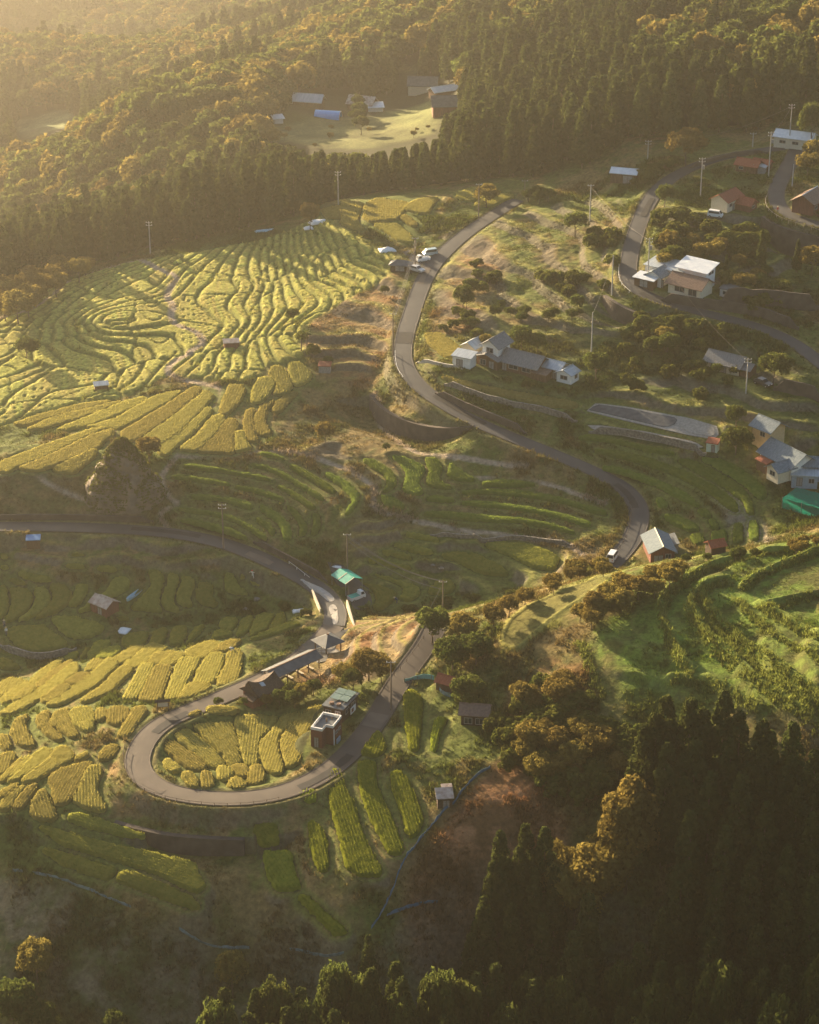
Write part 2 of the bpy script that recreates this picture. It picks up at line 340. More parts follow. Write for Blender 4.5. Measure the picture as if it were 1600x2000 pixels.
zone('stream', 'mid', """
236,1257 244,1240 287,1236 292,1240 285,1257 270,1266 244,1266
290,1263 299,1237 319,1227 328,1231 322,1254 310,1262
331,1260 336,1231 342,1224 365,1224 366,1240 356,1257
368,1249 382,1226 400,1223 391,1240 362,1259
411,1248 424,1234 452,1234 452,1242 426,1247
428,1216 444,1206 467,1211 455,1231 429,1229
470,1216 487,1205 498,1206 484,1234 461,1244
501,1208 518,1199 537,1203 521,1228 507,1234 490,1242 487,1237
541,1205 553,1199 560,1211 544,1228 524,1231
544,1225 576,1215 589,1218 576,1226 547,1237 501,1251 484,1251
184,1289 201,1272 230,1263 239,1272 219,1286
170,1283 187,1254 213,1252 219,1257 196,1278 178,1289
124,1289 141,1275 155,1275 152,1286 132,1292
155,1289 167,1266 178,1263 173,1278 161,1289""")
zone('slope', 'ripe', """
444,1281 466,1271 471,1284 468,1312 460,1331 435,1340 424,1334 447,1296
419,1279 438,1281 432,1302 416,1334 379,1334 394,1302 410,1284
376,1337 410,1338 407,1348 363,1365 348,1367 363,1346
354,1290 391,1290 369,1327 348,1362 323,1365 338,1327
307,1304 335,1306 323,1337 310,1368 273,1368 288,1337
279,1302 301,1302 298,1315 273,1356 260,1365 241,1365 260,1334
239,1306 262,1309 219,1349 161,1375 158,1370 201,1341
198,1306 213,1292 227,1296 230,1303 184,1341 115,1378 89,1381 127,1355
167,1309 184,1292 201,1292 196,1306 173,1313
129,1335 155,1318 178,1319 167,1332 138,1341
80,1370 115,1341 138,1342 127,1355 95,1375
0,1398 26,1378 86,1341 144,1303 152,1303 150,1315 109,1346 52,1381 17,1398
69,1341 92,1323 124,1303 141,1295 138,1303 109,1326 72,1346
3,1364 29,1346 57,1335 86,1312 121,1292 124,1296 95,1321 66,1341 26,1367 6,1375
26,1367 52,1346 69,1344 66,1352 32,1372
0,1341 17,1331 49,1331 55,1335 29,1346 3,1361 0,1361
365,1273 408,1257 437,1260 394,1289 362,1282
417,1276 440,1257 460,1252 471,1254 448,1272
290,1298 302,1280 345,1275 339,1286 313,1299
247,1305 244,1295 259,1289 296,1263 328,1269 293,1289 267,1306
216,1292 259,1269 287,1266 253,1288 230,1299
312,1300 339,1279 362,1278 359,1286 331,1303""")
zone('crest', 'ripe', """
23,1433 32,1410 57,1398 43,1418 55,1433 68,1456 57,1460 40,1456 29,1444
72,1404 95,1390 95,1418 121,1441 119,1449 101,1441 78,1421
99,1415 109,1395 135,1387 135,1407 144,1427 155,1438 144,1443 124,1430
137,1398 144,1387 173,1384 182,1398 182,1424 170,1430 147,1418
187,1392 201,1385 208,1392 204,1407 193,1411
212,1398 219,1385 244,1384 253,1392 244,1410 227,1418 212,1413
230,1441 253,1404 265,1385 285,1384 282,1398 259,1427 250,1443
0,1438 17,1441 20,1467 6,1464
0,1507 6,1473 23,1470 29,1482 14,1505 0,1519
0,1525 32,1493 43,1480 47,1484 34,1507 0,1533
17,1522 52,1482 59,1476 62,1487 34,1516
29,1522 66,1479 86,1461 103,1467 98,1479 57,1513 11,1533
43,1528 92,1490 115,1461 127,1457 141,1470 141,1484 115,1499 66,1528 49,1531
144,1487 161,1473 178,1473 167,1482 147,1490
193,1484 204,1464 219,1456 233,1459 227,1473 210,1487
98,1522 121,1505 181,1487 178,1499 161,1528 144,1556 127,1575 112,1574 106,1548
144,1568 175,1499 190,1496 200,1502 187,1528 187,1551 207,1588 198,1591 173,1579
0,1551 29,1533 43,1533 17,1551 0,1565
0,1577 17,1556 43,1536 49,1539 29,1565 17,1585 0,1588
29,1585 32,1568 57,1539 75,1533 66,1548 49,1565 43,1585
62,1591 66,1562 83,1542 92,1551 101,1574 111,1605 95,1605 69,1600""")
zone('top', 'ripe', """
629,413 664,404 668,407 663,428 638,426
669,399 710,399 700,415 697,434 710,454 694,451 668,438 669,415
716,400 736,392 794,395 804,402 788,412 775,431 723,436 712,426
729,439 775,438 791,451 807,470 804,477 781,473 759,457
788,408 814,392 856,386 840,408 837,421 814,418
892,382 921,369 963,371 967,376 931,395 902,392
928,399 970,380 1002,381 1002,386 976,395 963,404 934,405
781,425 791,421 814,438 811,446 801,441""")
zone('sunny', 'ripe', """
0,918 0,907 79,873 157,850 184,842 210,839 147,863 92,889 34,915 16,931 0,931
37,918 105,886 184,852 223,842 218,855 205,860 194,873 147,892 100,915 81,926 58,926
102,921 147,894 189,879 184,894 163,907 147,928 123,928
236,847 289,818 341,784 367,763 381,755 394,758 383,776 328,821 276,855 249,865
278,858 341,816 388,776 402,763 417,774 394,802 354,842 315,871 302,859
315,873 367,834 407,797 415,802 381,842 336,881 328,894 312,892
168,837 223,823 302,776 328,768 354,763 333,784 276,818 231,839
110,842 184,813 249,784 283,776 289,781 236,810 171,834 123,842
52,842 92,823 157,805 223,787 241,784 184,810 131,826 84,839
26,831 79,813 157,792 205,784 220,785 157,804 92,821 47,834
352,880 386,851 418,814 435,812 438,825 415,854 383,886
386,886 418,854 444,821 461,821 464,837 455,857 458,889
463,886 461,845 475,843 481,866 492,877
429,805 444,765 449,753 472,753 478,765 464,791 441,814
481,851 477,822 484,802 498,799 492,822 498,854 507,863 492,866
500,845 497,820 510,797 538,782 521,802 515,828 531,848 515,853
492,788 495,762 507,739 533,739 536,753 521,776 504,791
526,730 533,716 550,716 567,745 570,759 556,774 536,774 544,751
533,808 538,791 564,771 582,765 564,785 544,808
564,710 584,707 607,730 605,745 579,759 570,742""")

def grow(Q, r):
    Q = resample(np.r_[Q, Q[:1]], .8)[:-1]; Q = .25 * np.roll(Q, 1, 0) + .5 * Q + .25 * np.roll(Q, -1, 0)
    t = np.roll(Q, -1, 0) - np.roll(Q, 1, 0); t /= np.linalg.norm(t, axis=1)[:, None] + 1e-9
    s = 1 if np.sum(Q[:, 0] * np.roll(Q[:, 1], -1) - Q[:, 1] * np.roll(Q[:, 0], -1)) > 0 else -1
    Q = Q + np.stack([t[:, 1], -t[:, 0]], 1) * s * r
    return smooth_ring(Q, 1)
PLOTS = []                                                # (zone, material, outline, c, g, z0, pixel outline)
for zn, (mt, L) in ZONES.items():
    for px in L:
        w_ = P(px)[:, :2]; poly = grow(w_, .45 if zn in ('loop', 'slope', 'crest', 'sunny', 'top') else (.0 if zn in ('curve', 'basin', 'bend') else .12))
        c, g, z0 = plane_of(poly, .85 if zn in ('foot', 'front') else .72)
        PLOTS.append([zn, mt, poly, c, g, z0, px])

# stepped hillside: treads along the contours of a gently warped slope
STEP = ppoly("-40,618 20,603 130,548 280,508 450,484 600,436 640,412 700,470 780,505 775,530 700,580 640,610 585,660 600,720 520,740 440,745 330,735 250,775 120,800 -40,850")
SM = mask_of(STEP, 1.2, 1.5)
wrp = 1.5 * fbm(GX, GY, 40, 3, 11, .42) + .16 * fbm(GX, GY, 12, 2, 15) + .06 * (.87 * GX - .49 * GY)
ST = 0.5
vx = GX + 3 * fbm(GX, GY, 12, 2, 16); vy = GY + 3 * fbm(GX, GY, 12, 2, 17)   # families of fields, each stepped on its own
best = np.full(GX.shape, 1e9); best2 = best.copy(); fid = np.zeros(GX.shape); r2 = np.random.default_rng(33)
for q_ in range(42):
    sx_, sy_, sv_ = r2.uniform(-115, 20), r2.uniform(425, 560), r2.random(); dd_ = (vx - sx_) ** 2 + ((vy - sy_) * 1.25) ** 2
    m_ = dd_ < best; best2 = np.where(m_, best, np.minimum(best2, dd_)); fid = np.where(m_, sv_, fid); best = np.where(m_, dd_, best)
famedge = np.sqrt(best2) - np.sqrt(best)
wrp = wrp + fid * ST
hw = HB + wrp
q = hw / ST; lv = np.floor(q); fr = q - lv; lv = lv + np.floor(fid * 997)
gyy, gxx = np.gradient(hw, ND); gl = np.hypot(gxx, gyy) + 1e-3
along = vnoise(lv * 7.3, lv * 3.1, 1.0, 21) * 40 + (GX * np.cos(vnoise(GX, GY, 60, 22) * 3) + GY * np.sin(vnoise(GX, GY, 60, 22) * 3))
cell = along / (9 + 7 * vnoise(lv * 5.7, 0 * lv, 1.0, 23)); bund = np.abs((cell % 1) - .5) > .465
tread = sstep(.10, .24, fr)                               # the low edge of each step is the bank
edge_lo = (fr) * ST / gl; edge_hi = (1 - fr) * ST / gl    # metres to either edge of the step
bed = sstep(.55, .85, edge_lo) * sstep(.25, .5, edge_hi) * (~bund) * sstep(.25, .55, famedge)
tz = np.floor(q) * ST + ST * sstep(0.0, .26, fr) - wrp
RICE = SM * bed * (gl < .75)
crop = .36 + .08 * fbm(GX, GY, 1.3, 2, 31)
TER = HB * (1 - SM) + SM * (tz + RICE * crop)

H = TER.copy()
rough = .55 * fbm(GX, GY, 7, 4, 41, .6) + .16 * fbm(GX, GY, 1.6, 3, 45, .7)
# mown or smooth ground
MOWN = np.zeros(GX.shape)
for s_ in ("180,1590 240,1440 300,1570 560,1560 580,1600 540,1640 440,1640 270,1610", "300,1440 345,1405 620,1370 640,1400 560,1530 400,1550 320,1530", "20,1050 330,1045 500,1095 540,1130 420,1115 250,1100 40,1130", "0,925 200,925 340,905 350,1015 0,1020",
           "1000,1225 1060,1180 1190,1120 1240,1110 1130,1240 1190,1130 1300,1180 1350,1110 1500,1075 1640,1050 1640,1440 1480,1400 1330,1360 1200,1330 1130,1250", "20,1620 300,1600 480,1640 560,1620 560,1750 400,1830 200,1780"): MOWN = np.maximum(MOWN, mask_of(ppoly(s_), 2.0, 1.0))
# older terraces, now grass: stepped banks without crops
STEPS = np.zeros(GX.shape)
for s_ in ("830,470 900,450 1000,420 1160,380 1230,400 1210,560 1240,640 1100,680 900,640 850,600 820,540", "560,560 660,520 780,520 790,600 760,690 700,740 640,740 590,690 560,640", "650,1222 720,1205 850,1195 860,1235 760,1310 690,1340 600,1340",
           "560,880 660,860 740,870 900,900 720,900 640,900", "680,1010 720,1000 1180,1060 1140,1110 1000,1150 700,1180", "0,1060 330,1045 500,1095 480,1115 250,1105 0,1130", "1120,760 1500,700 1600,760 1600,900 1480,850 1400,880 1130,840", "1260,400 1500,420 1580,560 1480,600 1290,560",
           "1130,1250 1190,1130 1300,1100 1450,1080 1620,1055 1620,1440 1480,1400 1330,1360 1200,1330"): STEPS = np.maximum(STEPS, mask_of(ppoly(s_), 2.0, 2.0))
w2 = HB + 1.5 * fbm(GX, GY, 30, 3, 101) + .35 * fbm(GX, GY, 7, 2, 105); S2 = 1.6; q2 = w2 / S2; f2 = q2 - np.floor(q2)
STEPS *= (1 - SM); LIP2 = STEPS * sstep(.30, .42, f2) * (1 - sstep(.42, .62, f2)); FACE2 = STEPS * (1 - sstep(.22, .34, f2))
H += STEPS * .85 * S2 * (sstep(0, .34, f2) - f2)
for s_ in ("1490,1180 1480,1160 1500,1130 1550,1105 1620,1085 1620,1170 1560,1180", "1240,1215 1262,1185 1300,1172 1290,1215 1300,1258 1262,1250"):
    o_ = grow(P(pts(s_))[:, :2], .3); c_, g_, z_ = plane_of(o_, .95); flatten(o_, c_, g_, z_ + .15); LIP2 = np.maximum(LIP2, sstep(1.2, .4, np.abs(PD - .1)) * (PD < 5) * mask_of(o_, 1.0, 0))
BARE = PIN.copy()
o_ = grow(P(pts("985,1262 980,1238 998,1208 1040,1180 1090,1158 1150,1136 1205,1114 1212,1122 1150,1160 1080,1205 1010,1268"))[:, :2], .3)
m_ = mask_of(o_, .6, 0); sl = m_ > .01; H = H * (1 - m_) + HB * m_; d_, _ = line_dist(GX[sl], GY[sl], o_, True); STEPS[sl] *= 1 - m_[sl]; LIP2[sl] *= 1 - m_[sl]; LIP2[sl] = np.maximum(LIP2[sl], sstep(1.0, .3, d_)); MOWN = np.maximum(MOWN, m_); H += .3 * np.where(sl, LIP2, 0) * m_
GREEN_T = m_
for s_ in ("1145,802 1166,788 1230,796 1325,813 1340,816 1398,832 1406,850 1392,860 1345,850 1300,840 1230,824 1180,811", "1146,830 1180,830 1260,841 1350,860 1380,876 1350,880 1250,862 1160,843"):
    o_ = P(pts(s_))[:, :2]; c_, g_, z_ = plane_of(o_, .9); flatten(o_, c_, g_, z_)
for zn, mt, poly, c, g, z0, px in PLOTS: flatten(poly, c, g, z0)
BARE &= PIN
free = (1 - PA) * sstep(.5, 3, ROADD) * (1 - .75 * MOWN) * (1 - GREEN_T)
H = H + rough * free * (1 - .8 * SM)
H = H * (1 - PA) + np.where(PW > 0, PZ / np.maximum(PW, 1e-9), 0) * PA
KEEP_OUT = []                                              # pads for buildings are added here: (x, y, radius, z)
for s_ in ("1350,1320 1330,1290 1312,1260 1298,1225 1292,1190 1310,1155 1345,1128 1400,1105 1470,1090 1540,1082 1610,1068", "1440,1300 1395,1262 1362,1222 1345,1185 1352,1165 1380,1148 1420,1138", "1610,1370 1540,1318 1475,1275 1425,1235 1385,1195 1370,1165", "1450,1150 1490,1122 1545,1098 1610,1080", "1480,1185 1530,1212 1610,1252", "1500,1185 1560,1172 1610,1162",
 "1480,1390 1420,1350 1370,1330 1310,1330", "1610,1440 1560,1390 1500,1350 1450,1310"):
    L_ = resample(smooth_line(P(pts(s_))[:, :2], 2), 1.0); sl = np.s_[max(0, np.searchsorted(gy, L_[:, 1].min() - 4)):np.searchsorted(gy, L_[:, 1].max() + 4), max(0, np.searchsorted(gx, L_[:, 0].min() - 4)):np.searchsorted(gx, L_[:, 0].max() + 4)]
    d_, _ = line_dist(GX[sl] + .5 * fbm(GX[sl], GY[sl], 3, 2, 111), GY[sl], L_); H[sl] += (1.25 * np.exp(-(d_ / .75) ** 2)).reshape(GX[sl].shape); LIP2[sl] = np.maximum(LIP2[sl], np.exp(-(d_ / 1.1) ** 2).reshape(GX[sl].shape))
H = H * (1 - ROADM) + ROADZ * ROADM
H -= .16 * (ROADD < .35)
RICE *= (1 - PA) * (ROADD > 1)

# ------------------------------------------------------------------ level pads for buildings, cuts below the retaining walls
BUILT = np.zeros(GX.shape)
PADS = pts("""638,1448,5.2 670,1395,5 570,1312,6.5 641,1270,3.4 508,1362,5 205,1190,3.2 675,1148,3.6 697,1168,3.2 1286,1078,7 1397,1078,2.2 1393,878,2 1500,868,5.5 1540,905,7 1572,935,4 1575,985,6.5
926,685,4 906,712,3.2 965,712,8 1030,722,8 1092,735,7 1425,720,7.5 1330,562,10 1432,575,4 1425,402,6.5 1462,330,5.5 1585,400,6.5 1548,282,7 1218,352,4 785,523,3.8 635,722,1.8 868,1570,1.6 925,1405,3.6 872,1342,2.6 825,508,5""")
def window_of(x, y, r):
    i0, i1 = np.searchsorted(gx, [x - r, x + r]); j0, j1 = np.searchsorted(gy, [y - r, y + r]); return np.s_[j0:j1, i0:i1]
for u, v, r in PADS:
    x, y, z = P([[u, v]], H)[0]; s = window_of(x, y, r + 3)
    d = np.hypot(GX[s] - x, GY[s] - y); w_ = (1 - sstep(r * .8, r + 1.2, d)) * sstep(.3, 1.2, ROADD[s])
    zz = ground_raw(np.array([x]), np.array([y]), HB)[0]; H[s] = H[s] * (1 - w_) + zz * w_; BUILT[s] = np.maximum(BUILT[s], 1 - sstep(r * .75, r * .95, d)); RICE[s] *= 1 - w_
# (top line u,v ; face height at each point ; side the face looks to: -1 = towards the viewer)
WALLS = [("727,772 740,792 772,814 820,831 872,838 925,832", (3.0, 3.6, 3.8, 3.4, 2.6, .6), 'curved brown retaining wall carrying the inner bend of the ridge road'),
         ("225,1606 285,1622 335,1632 400,1637 478,1640", (.5, 2.2, 3.0, 3.0, 2.6), 'long dark retaining wall at the foot of the grass bank below the hairpin'),
         ("1492,424 1515,440 1550,452 1610,466", (2.5, 5.0, 6.5, 7.0), 'tall dark concrete wall under the outer curve of the house road'),
         ("1182,578 1200,590 1228,606 1250,612", (1.5, 3.6, 3.6, 1.5), 'brown wall at the tip of the upper road bend')]
WALLW = []
for s_, hh, lab in WALLS:
    T = P(pts(s_), H); T = np.c_[T, np.array(hh)]; T = resample(smooth_line(T, 2), .8); WALLW.append((T, lab))
    s = np.s_[max(0, np.searchsorted(gy, T[:, 1].min() - 14)):np.searchsorted(gy, T[:, 1].max() + 3), max(0, np.searchsorted(gx, T[:, 0].min() - 10)):np.searchsorted(gx, T[:, 0].max() + 10)]
    d, zt = line_dist(GX[s], GY[s], T[:, :3]); _, hv = line_dist(GX[s], GY[s], T[:, [0, 1, 3]])
    # front = on the viewer's side of the line
    yl = np.interp(GX[s].ravel(), np.sort(T[:, 0]), T[np.argsort(T[:, 0]), 1]); front = (GY[s].ravel() < yl) & (d > .1)
    tgt = zt - hv * (1 - 0 * d); w_ = np.where(front, 1 - sstep(2.5, 11, d), 0) * (np.ravel(PIN[s]) == 0) * sstep(0.1, .4, np.ravel(ROADD[s]))
    H[s] = (H[s].ravel() * (1 - w_) + np.minimum(H[s].ravel(), tgt) * w_).reshape(H[s].shape)

# ------------------------------------------------------------------ materials
MATS = {}
def mat(name, c1, c2=None, scale=1.0, rough=.85, bump=.0, metal=0.0, detail=4.0, spec=.25, coords='Object', stretch=None, transl=0.0, emit=None):
    if name in MATS: return MATS[name]
    m = bpy.data.materials.new(name); m.use_nodes = True; n = m.node_tree; n.nodes.clear(); L = n.links
    out = n.nodes.new('ShaderNodeOutputMaterial')
    p = n.nodes.new('ShaderNodeBsdfPrincipled'); p.inputs['Roughness'].default_value = rough; p.inputs['Metallic'].default_value = metal
    p.inputs['Specular IOR Level'].default_value = spec
    tc = n.nodes.new('ShaderNodeTexCoord'); vec = tc.outputs[coords]
    if stretch:
        mp = n.nodes.new('ShaderNodeMapping'); mp.inputs['Scale'].default_value = stretch; L.new(vec, mp.inputs[0]); vec = mp.outputs[0]
    col = None
    if c2 is not None:
        t = n.nodes.new('ShaderNodeTexNoise'); t.inputs['Scale'].default_value = scale; t.inputs['Detail'].default_value = detail; L.new(vec, t.inputs['Vector'])
        r = n.nodes.new('ShaderNodeMapRange'); r.inputs[1].default_value = .32; r.inputs[2].default_value = .68; L.new(t.outputs[0], r.inputs[0])
        x = n.nodes.new('ShaderNodeMix'); x.data_type = 'RGBA'; x.inputs[6].default_value = (*c1, 1); x.inputs[7].default_value = (*c2, 1); L.new(r.outputs[0], x.inputs[0])
        col = x.outputs[2]
        if bump:
            b = n.nodes.new('ShaderNodeBump'); b.inputs['Strength'].default_value = bump; b.inputs['Distance'].default_value = .3; L.new(t.outputs[0], b.inputs['Height']); L.new(b.outputs[0], p.inputs['Normal'])
    else: p.inputs['Base Color'].default_value = (*c1, 1)
    if transl > 0:
        oi = n.nodes.new('ShaderNodeObjectInfo'); hs = n.nodes.new('ShaderNodeHueSaturation')
        mr = n.nodes.new('ShaderNodeMapRange'); mr.inputs[3].default_value = .84; mr.inputs[4].default_value = 1.14; L.new(oi.outputs['Random'], mr.inputs[0]); L.new(mr.outputs[0], hs.inputs['Value'])
        mh = n.nodes.new('ShaderNodeMapRange'); mh.inputs[3].default_value = .492; mh.inputs[4].default_value = .51; L.new(oi.outputs['Random'], mh.inputs[0]); L.new(mh.outputs[0], hs.inputs['Hue'])
        if col is not None: L.new(col, hs.inputs['Color'])
        else: hs.inputs['Color'].default_value = (*c1, 1)
        col = hs.outputs[0]
        d = n.nodes.new('ShaderNodeBsdfDiffuse'); tr = n.nodes.new('ShaderNodeBsdfTranslucent'); mx = n.nodes.new('ShaderNodeMixShader'); mx.inputs[0].default_value = transl
        L.new(col, d.inputs[0]); L.new(col, tr.inputs[0]); L.new(d.outputs[0], mx.inputs[1]); L.new(tr.outputs[0], mx.inputs[2]); L.new(mx.outputs[0], out.inputs[0])
    else:
        if col is not None: L.new(col, p.inputs['Base Color'])
        L.new(p.outputs[0], out.inputs[0])
    MATS[name] = m; return m
def ground_mat():
    m = bpy.data.materials.new('ground_cover'); m.use_nodes = True; n = m.node_tree; L = n.links; p = n.nodes['Principled BSDF']
    p.inputs['Roughness'].default_value = .95; p.inputs['Specular IOR Level'].default_value = .1
    a = n.nodes.new('ShaderNodeAttribute'); a.attribute_name = 'Col'
    g = n.nodes.new('ShaderNodeNewGeometry')
    t = n.nodes.new('ShaderNodeTexNoise'); t.inputs['Scale'].default_value = 1.1; t.inputs['Detail'].default_value = 6; t.inputs['Roughness'].default_value = .7; L.new(g.outputs['Position'], t.inputs['Vector'])
    r = n.nodes.new('ShaderNodeMapRange'); r.inputs[1].default_value = .3; r.inputs[2].default_value = .7; r.inputs[3].default_value = .55; r.inputs[4].default_value = 1.45; L.new(t.outputs[0], r.inputs[0])
    x = n.nodes.new('ShaderNodeVectorMath'); x.operation = 'SCALE'; L.new(a.outputs['Color'], x.inputs[0]); L.new(r.outputs[0], x.inputs['Scale'])
    L.new(x.outputs[0], p.inputs['Base Color'])
    b = n.nodes.new('ShaderNodeBump'); b.inputs['Strength'].default_value = .8; b.inputs['Distance'].default_value = .35; L.new(t.outputs[0], b.inputs['Height']); L.new(b.outputs[0], p.inputs['Normal'])
    return m
GM = ground_mat()
M_ripe = mat('ripe_rice', (.275, .245, .06), (.39, .335, .10), 1.3, transl=.5, coords='Object')
M_mid = mat('turning_rice', (.20, .215, .04), (.29, .28, .06), 1.3, transl=.45)
M_green = mat('green_rice', (.115, .165, .028), (.175, .215, .045), 1.3, transl=.45)
M_lush = mat('lush_rice', (.15, .185, .018), (.25, .27, .035), 1.3, transl=.45)
RMAT = dict(ripe=M_ripe, mid=M_mid, green=M_green, lush=M_lush)
M_asph = mat('asphalt', (.026, .028, .031), (.042, .043, .044), .35, rough=.75, detail=8, coords='Object', spec=.5)
M_asph2 = mat('worn_asphalt', (.055, .043, .035), (.08, .063, .05), .3, rough=.78, detail=8, coords='Object', spec=.4)
M_conc = mat('concrete', (.26, .25, .23), (.38, .36, .33), 1.5, rough=.85, detail=6)
M_dconc = mat('stained_concrete', (.055, .045, .04), (.105, .085, .07), .5, rough=.9, detail=7)
M_edge = mat('road_edge_line', (.42, .38, .30), (.55, .5, .42), 3)

def mesh_obj(name, V, Fc, mats, parent=None, smooth=False, midx=None):
    me = bpy.data.meshes.new(name)
    V = np.asarray(V, np.float32)
    if isinstance(Fc, np.ndarray):
        k = Fc.shape[1]; me.vertices.add(len(V)); me.vertices.foreach_set('co', V.ravel())
        me.loops.add(Fc.size); me.loops.foreach_set('vertex_index', Fc.astype(np.int32).ravel())
        me.polygons.add(len(Fc)); me.polygons.foreach_set('loop_start', np.arange(0, Fc.size, k, dtype=np.int32))
        me.update(calc_edges=True)
    else: me.from_pydata(V.tolist(), [], Fc); me.update()
    for m in (mats if isinstance(mats, (list, tuple)) else [mats]): me.materials.append(m)
    if midx is not None: me.polygons.foreach_set('material_index', np.asarray(midx, np.int32))
    if smooth: me.polygons.foreach_set('use_smooth', np.ones(len(me.polygons), bool))
    o = bpy.data.objects.new(name, me); COL.objects.link(o)
    if parent is not None: o.parent = parent
    return o
def tag(o, label=None, cat=None, group=None, kind=None):
    if label: o['label'] = label
    if cat: o['category'] = cat
    if group: o['group'] = group
    if kind: o['kind'] = kind
    return o
def grid_faces(ny, nx, keep=None):
    i = np.arange(ny * nx).reshape(ny, nx)
    f = np.stack([i[:-1, :-1], i[:-1, 1:], i[1:, 1:], i[1:, :-1]], -1).reshape(-1, 4)
    return f if keep is None else f[keep.ravel()]

# ------------------------------------------------------------------ ground colours: what grows or lies where
GRASS = np.array([.085, .105, .022]); STRAW = np.array([.21, .14, .06]); RUST = np.array([.20, .10, .045]); STONE = np.array([.15, .13, .10])
WEED = np.array([.045, .065, .018]); SOIL = np.array([.16, .10, .06]); LUSH = np.array([.13, .20, .03]); HAY = np.array([.27, .20, .10]); FLOOR = np.array([.035, .035, .015]); PALE = np.array([.165, .135, .085])
cn = fbm(GX, GY, 16, 5, 51, .65)[..., None]; cf = fbm(GX, GY, 3.2, 4, 57, .7)[..., None]
CC = GRASS + (STRAW - GRASS) * sstep(-.15, .45, cn + .5 * cf) * .75
def paint(s, c, amt=1.0, soft=2.0, c2=None):
    global CC
    M = (mask_of(ppoly(s), soft, 2.5, 5) * amt)[..., None]
    T = np.asarray(c) if c2 is None else np.asarray(c) + (np.asarray(c2) - c) * sstep(-.35, .4, cf + .4 * cn)
    CC = CC * (1 - M) + T * M
paint("930,1520 1010,1480 1100,1560 1130,1720 960,1880 800,1900 770,1780 800,1690 870,1600", np.array([.30, .15, .075]), .9, 2, RUST * .6)
paint("-30,1690 60,1720 220,1790 400,1860 560,1880 700,1890 820,1930 800,2010 -30,2010", PALE, .9, 2, WEED * 1.2)
paint("560,560 660,520 780,520 790,600 760,690 720,760 640,740 590,690 560,640", STRAW, .8, 2, RUST)
paint("530,850 570,800 700,780 740,800 880,860 760,900 650,890 560,880", STRAW * .8, .8, 2, WEED)
paint("690,1030 720,1000 1100,1050 1140,1080 950,1050 840,1040 740,1080 690,1100", STRAW, .7, 2)
paint("650,1225 720,1205 840,1195 850,1240 760,1310 690,1340 600,1350 560,1330", HAY, .9, 2, RUST)
paint("930,470 1010,480 960,600 880,690 840,690 850,600 880,520", HAY, .8, 2, RUST)
paint("1000,1290 1130,1270 1180,1400 1120,1450 1000,1450 980,1370", RUST, .7, 2, WEED)
paint("1130,1240 1300,1180 1350,1110 1500,1075 1610,1050 1620,1420 1480,1400 1330,1360 1200,1330", LUSH, .85, 2, GRASS * .8)
paint("1000,1220 1060,1180 1190,1120 1240,1110 1180,1150 1100,1210 1010,1275 985,1260", np.array([.16, .16, .03]), .8, 1.5, GRASS)
paint("0,925 200,925 340,905 350,1015 0,1020", STRAW * .75, .8, 1.5, WEED)
paint("20,1050 330,1045 500,1095 540,1130 420,1115 250,1100 40,1130", GRASS * 1.1, .9, 1.5, STRAW)
paint("860,640 1250,600 1500,660 1600,720 1600,860 1500,800 1180,770 900,740", WEED, .7, 2, GRASS)
paint("1260,400 1500,320 1600,480 1600,620 1400,610 1260,560", GRASS * .9, .75, 2, WEED)
paint("180,1590 240,1440 300,1570 560,1560 580,1600 540,1640 440,1640 270,1610", GRASS * 1.15, .9, 1.2, STRAW)
paint("300,1440 345,1405 620,1370 640,1400 560,1530 400,1550 320,1530", GRASS * .9, .85, 1, WEED)
paint("1400,975 1470,960 1560,1060 1500,1060 1420,1010", STONE * 1.5, .85, 1)
paint("600,250 740,225 850,240 840,260 770,290 640,290 540,260", HAY, .8, 2, GRASS)
for zn, amt in (('front', .8), ('foot', .3), ('curve', .45), ('basin', .45), ('bend', .35), ('gully', .4)):
    pass
nearp = (sstep(3.0, .3, PD) * (1 - PIN))[..., None]
zsoil = np.zeros(GX.shape)
for zn, mt, poly, c, g, z0, px in PLOTS:
    if zn in ('front', 'curve', 'basin', 'gully', 'bend'):
        zsoil = np.maximum(zsoil, mask_of(poly, 2.5, .5) * {'front': 1, 'basin': .9, 'curve': .8, 'bend': .8}.get(zn, .4))
gyy, gxx = np.gradient(H, ND); SL = np.hypot(gxx, gyy)
nearp2 = (sstep(0.2, 1.0, PD) * sstep(3.2, 2.2, PD) * zsoil)[..., None]
CC = CC * (1 - .75 * nearp2) + (SOIL * 1.35) * .8 * nearp2
rim = (sstep(.1, .4, PD) * sstep(1.0, .6, PD))[..., None]     # grassy lip round each plot
CC = CC * (1 - .8 * rim) + np.array([.13, .15, .035]) * .8 * rim
KM = mask_of(ppoly("1130,1240 1190,1130 1300,1100 1450,1080 1640,1050 1640,1440 1480,1400 1330,1360 1200,1330"), 2, 2)
gap_shade = np.zeros(GX.shape)  # shade in the gaps round the bowl and stream plots, painted into the ground colour
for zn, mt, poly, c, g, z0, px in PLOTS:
    if zn in ('bowl', 'stream'): gap_shade = np.maximum(gap_shade, mask_of(poly, 1.2, .3))
gap_shade = (gap_shade * (1 - PIN))[..., None] * .7; CC = CC * (1 - gap_shade) + np.array([.05, .05, .022]) * gap_shade
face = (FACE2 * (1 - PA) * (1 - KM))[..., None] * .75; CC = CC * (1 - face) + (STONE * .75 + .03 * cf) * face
CC = CC * (1 - GREEN_T[..., None]) + (np.array([.13, .15, .03]) + (np.array([.16, .15, .04]) - np.array([.13, .15, .03])) * sstep(-.2, .4, cn)) * .75 * GREEN_T[..., None]
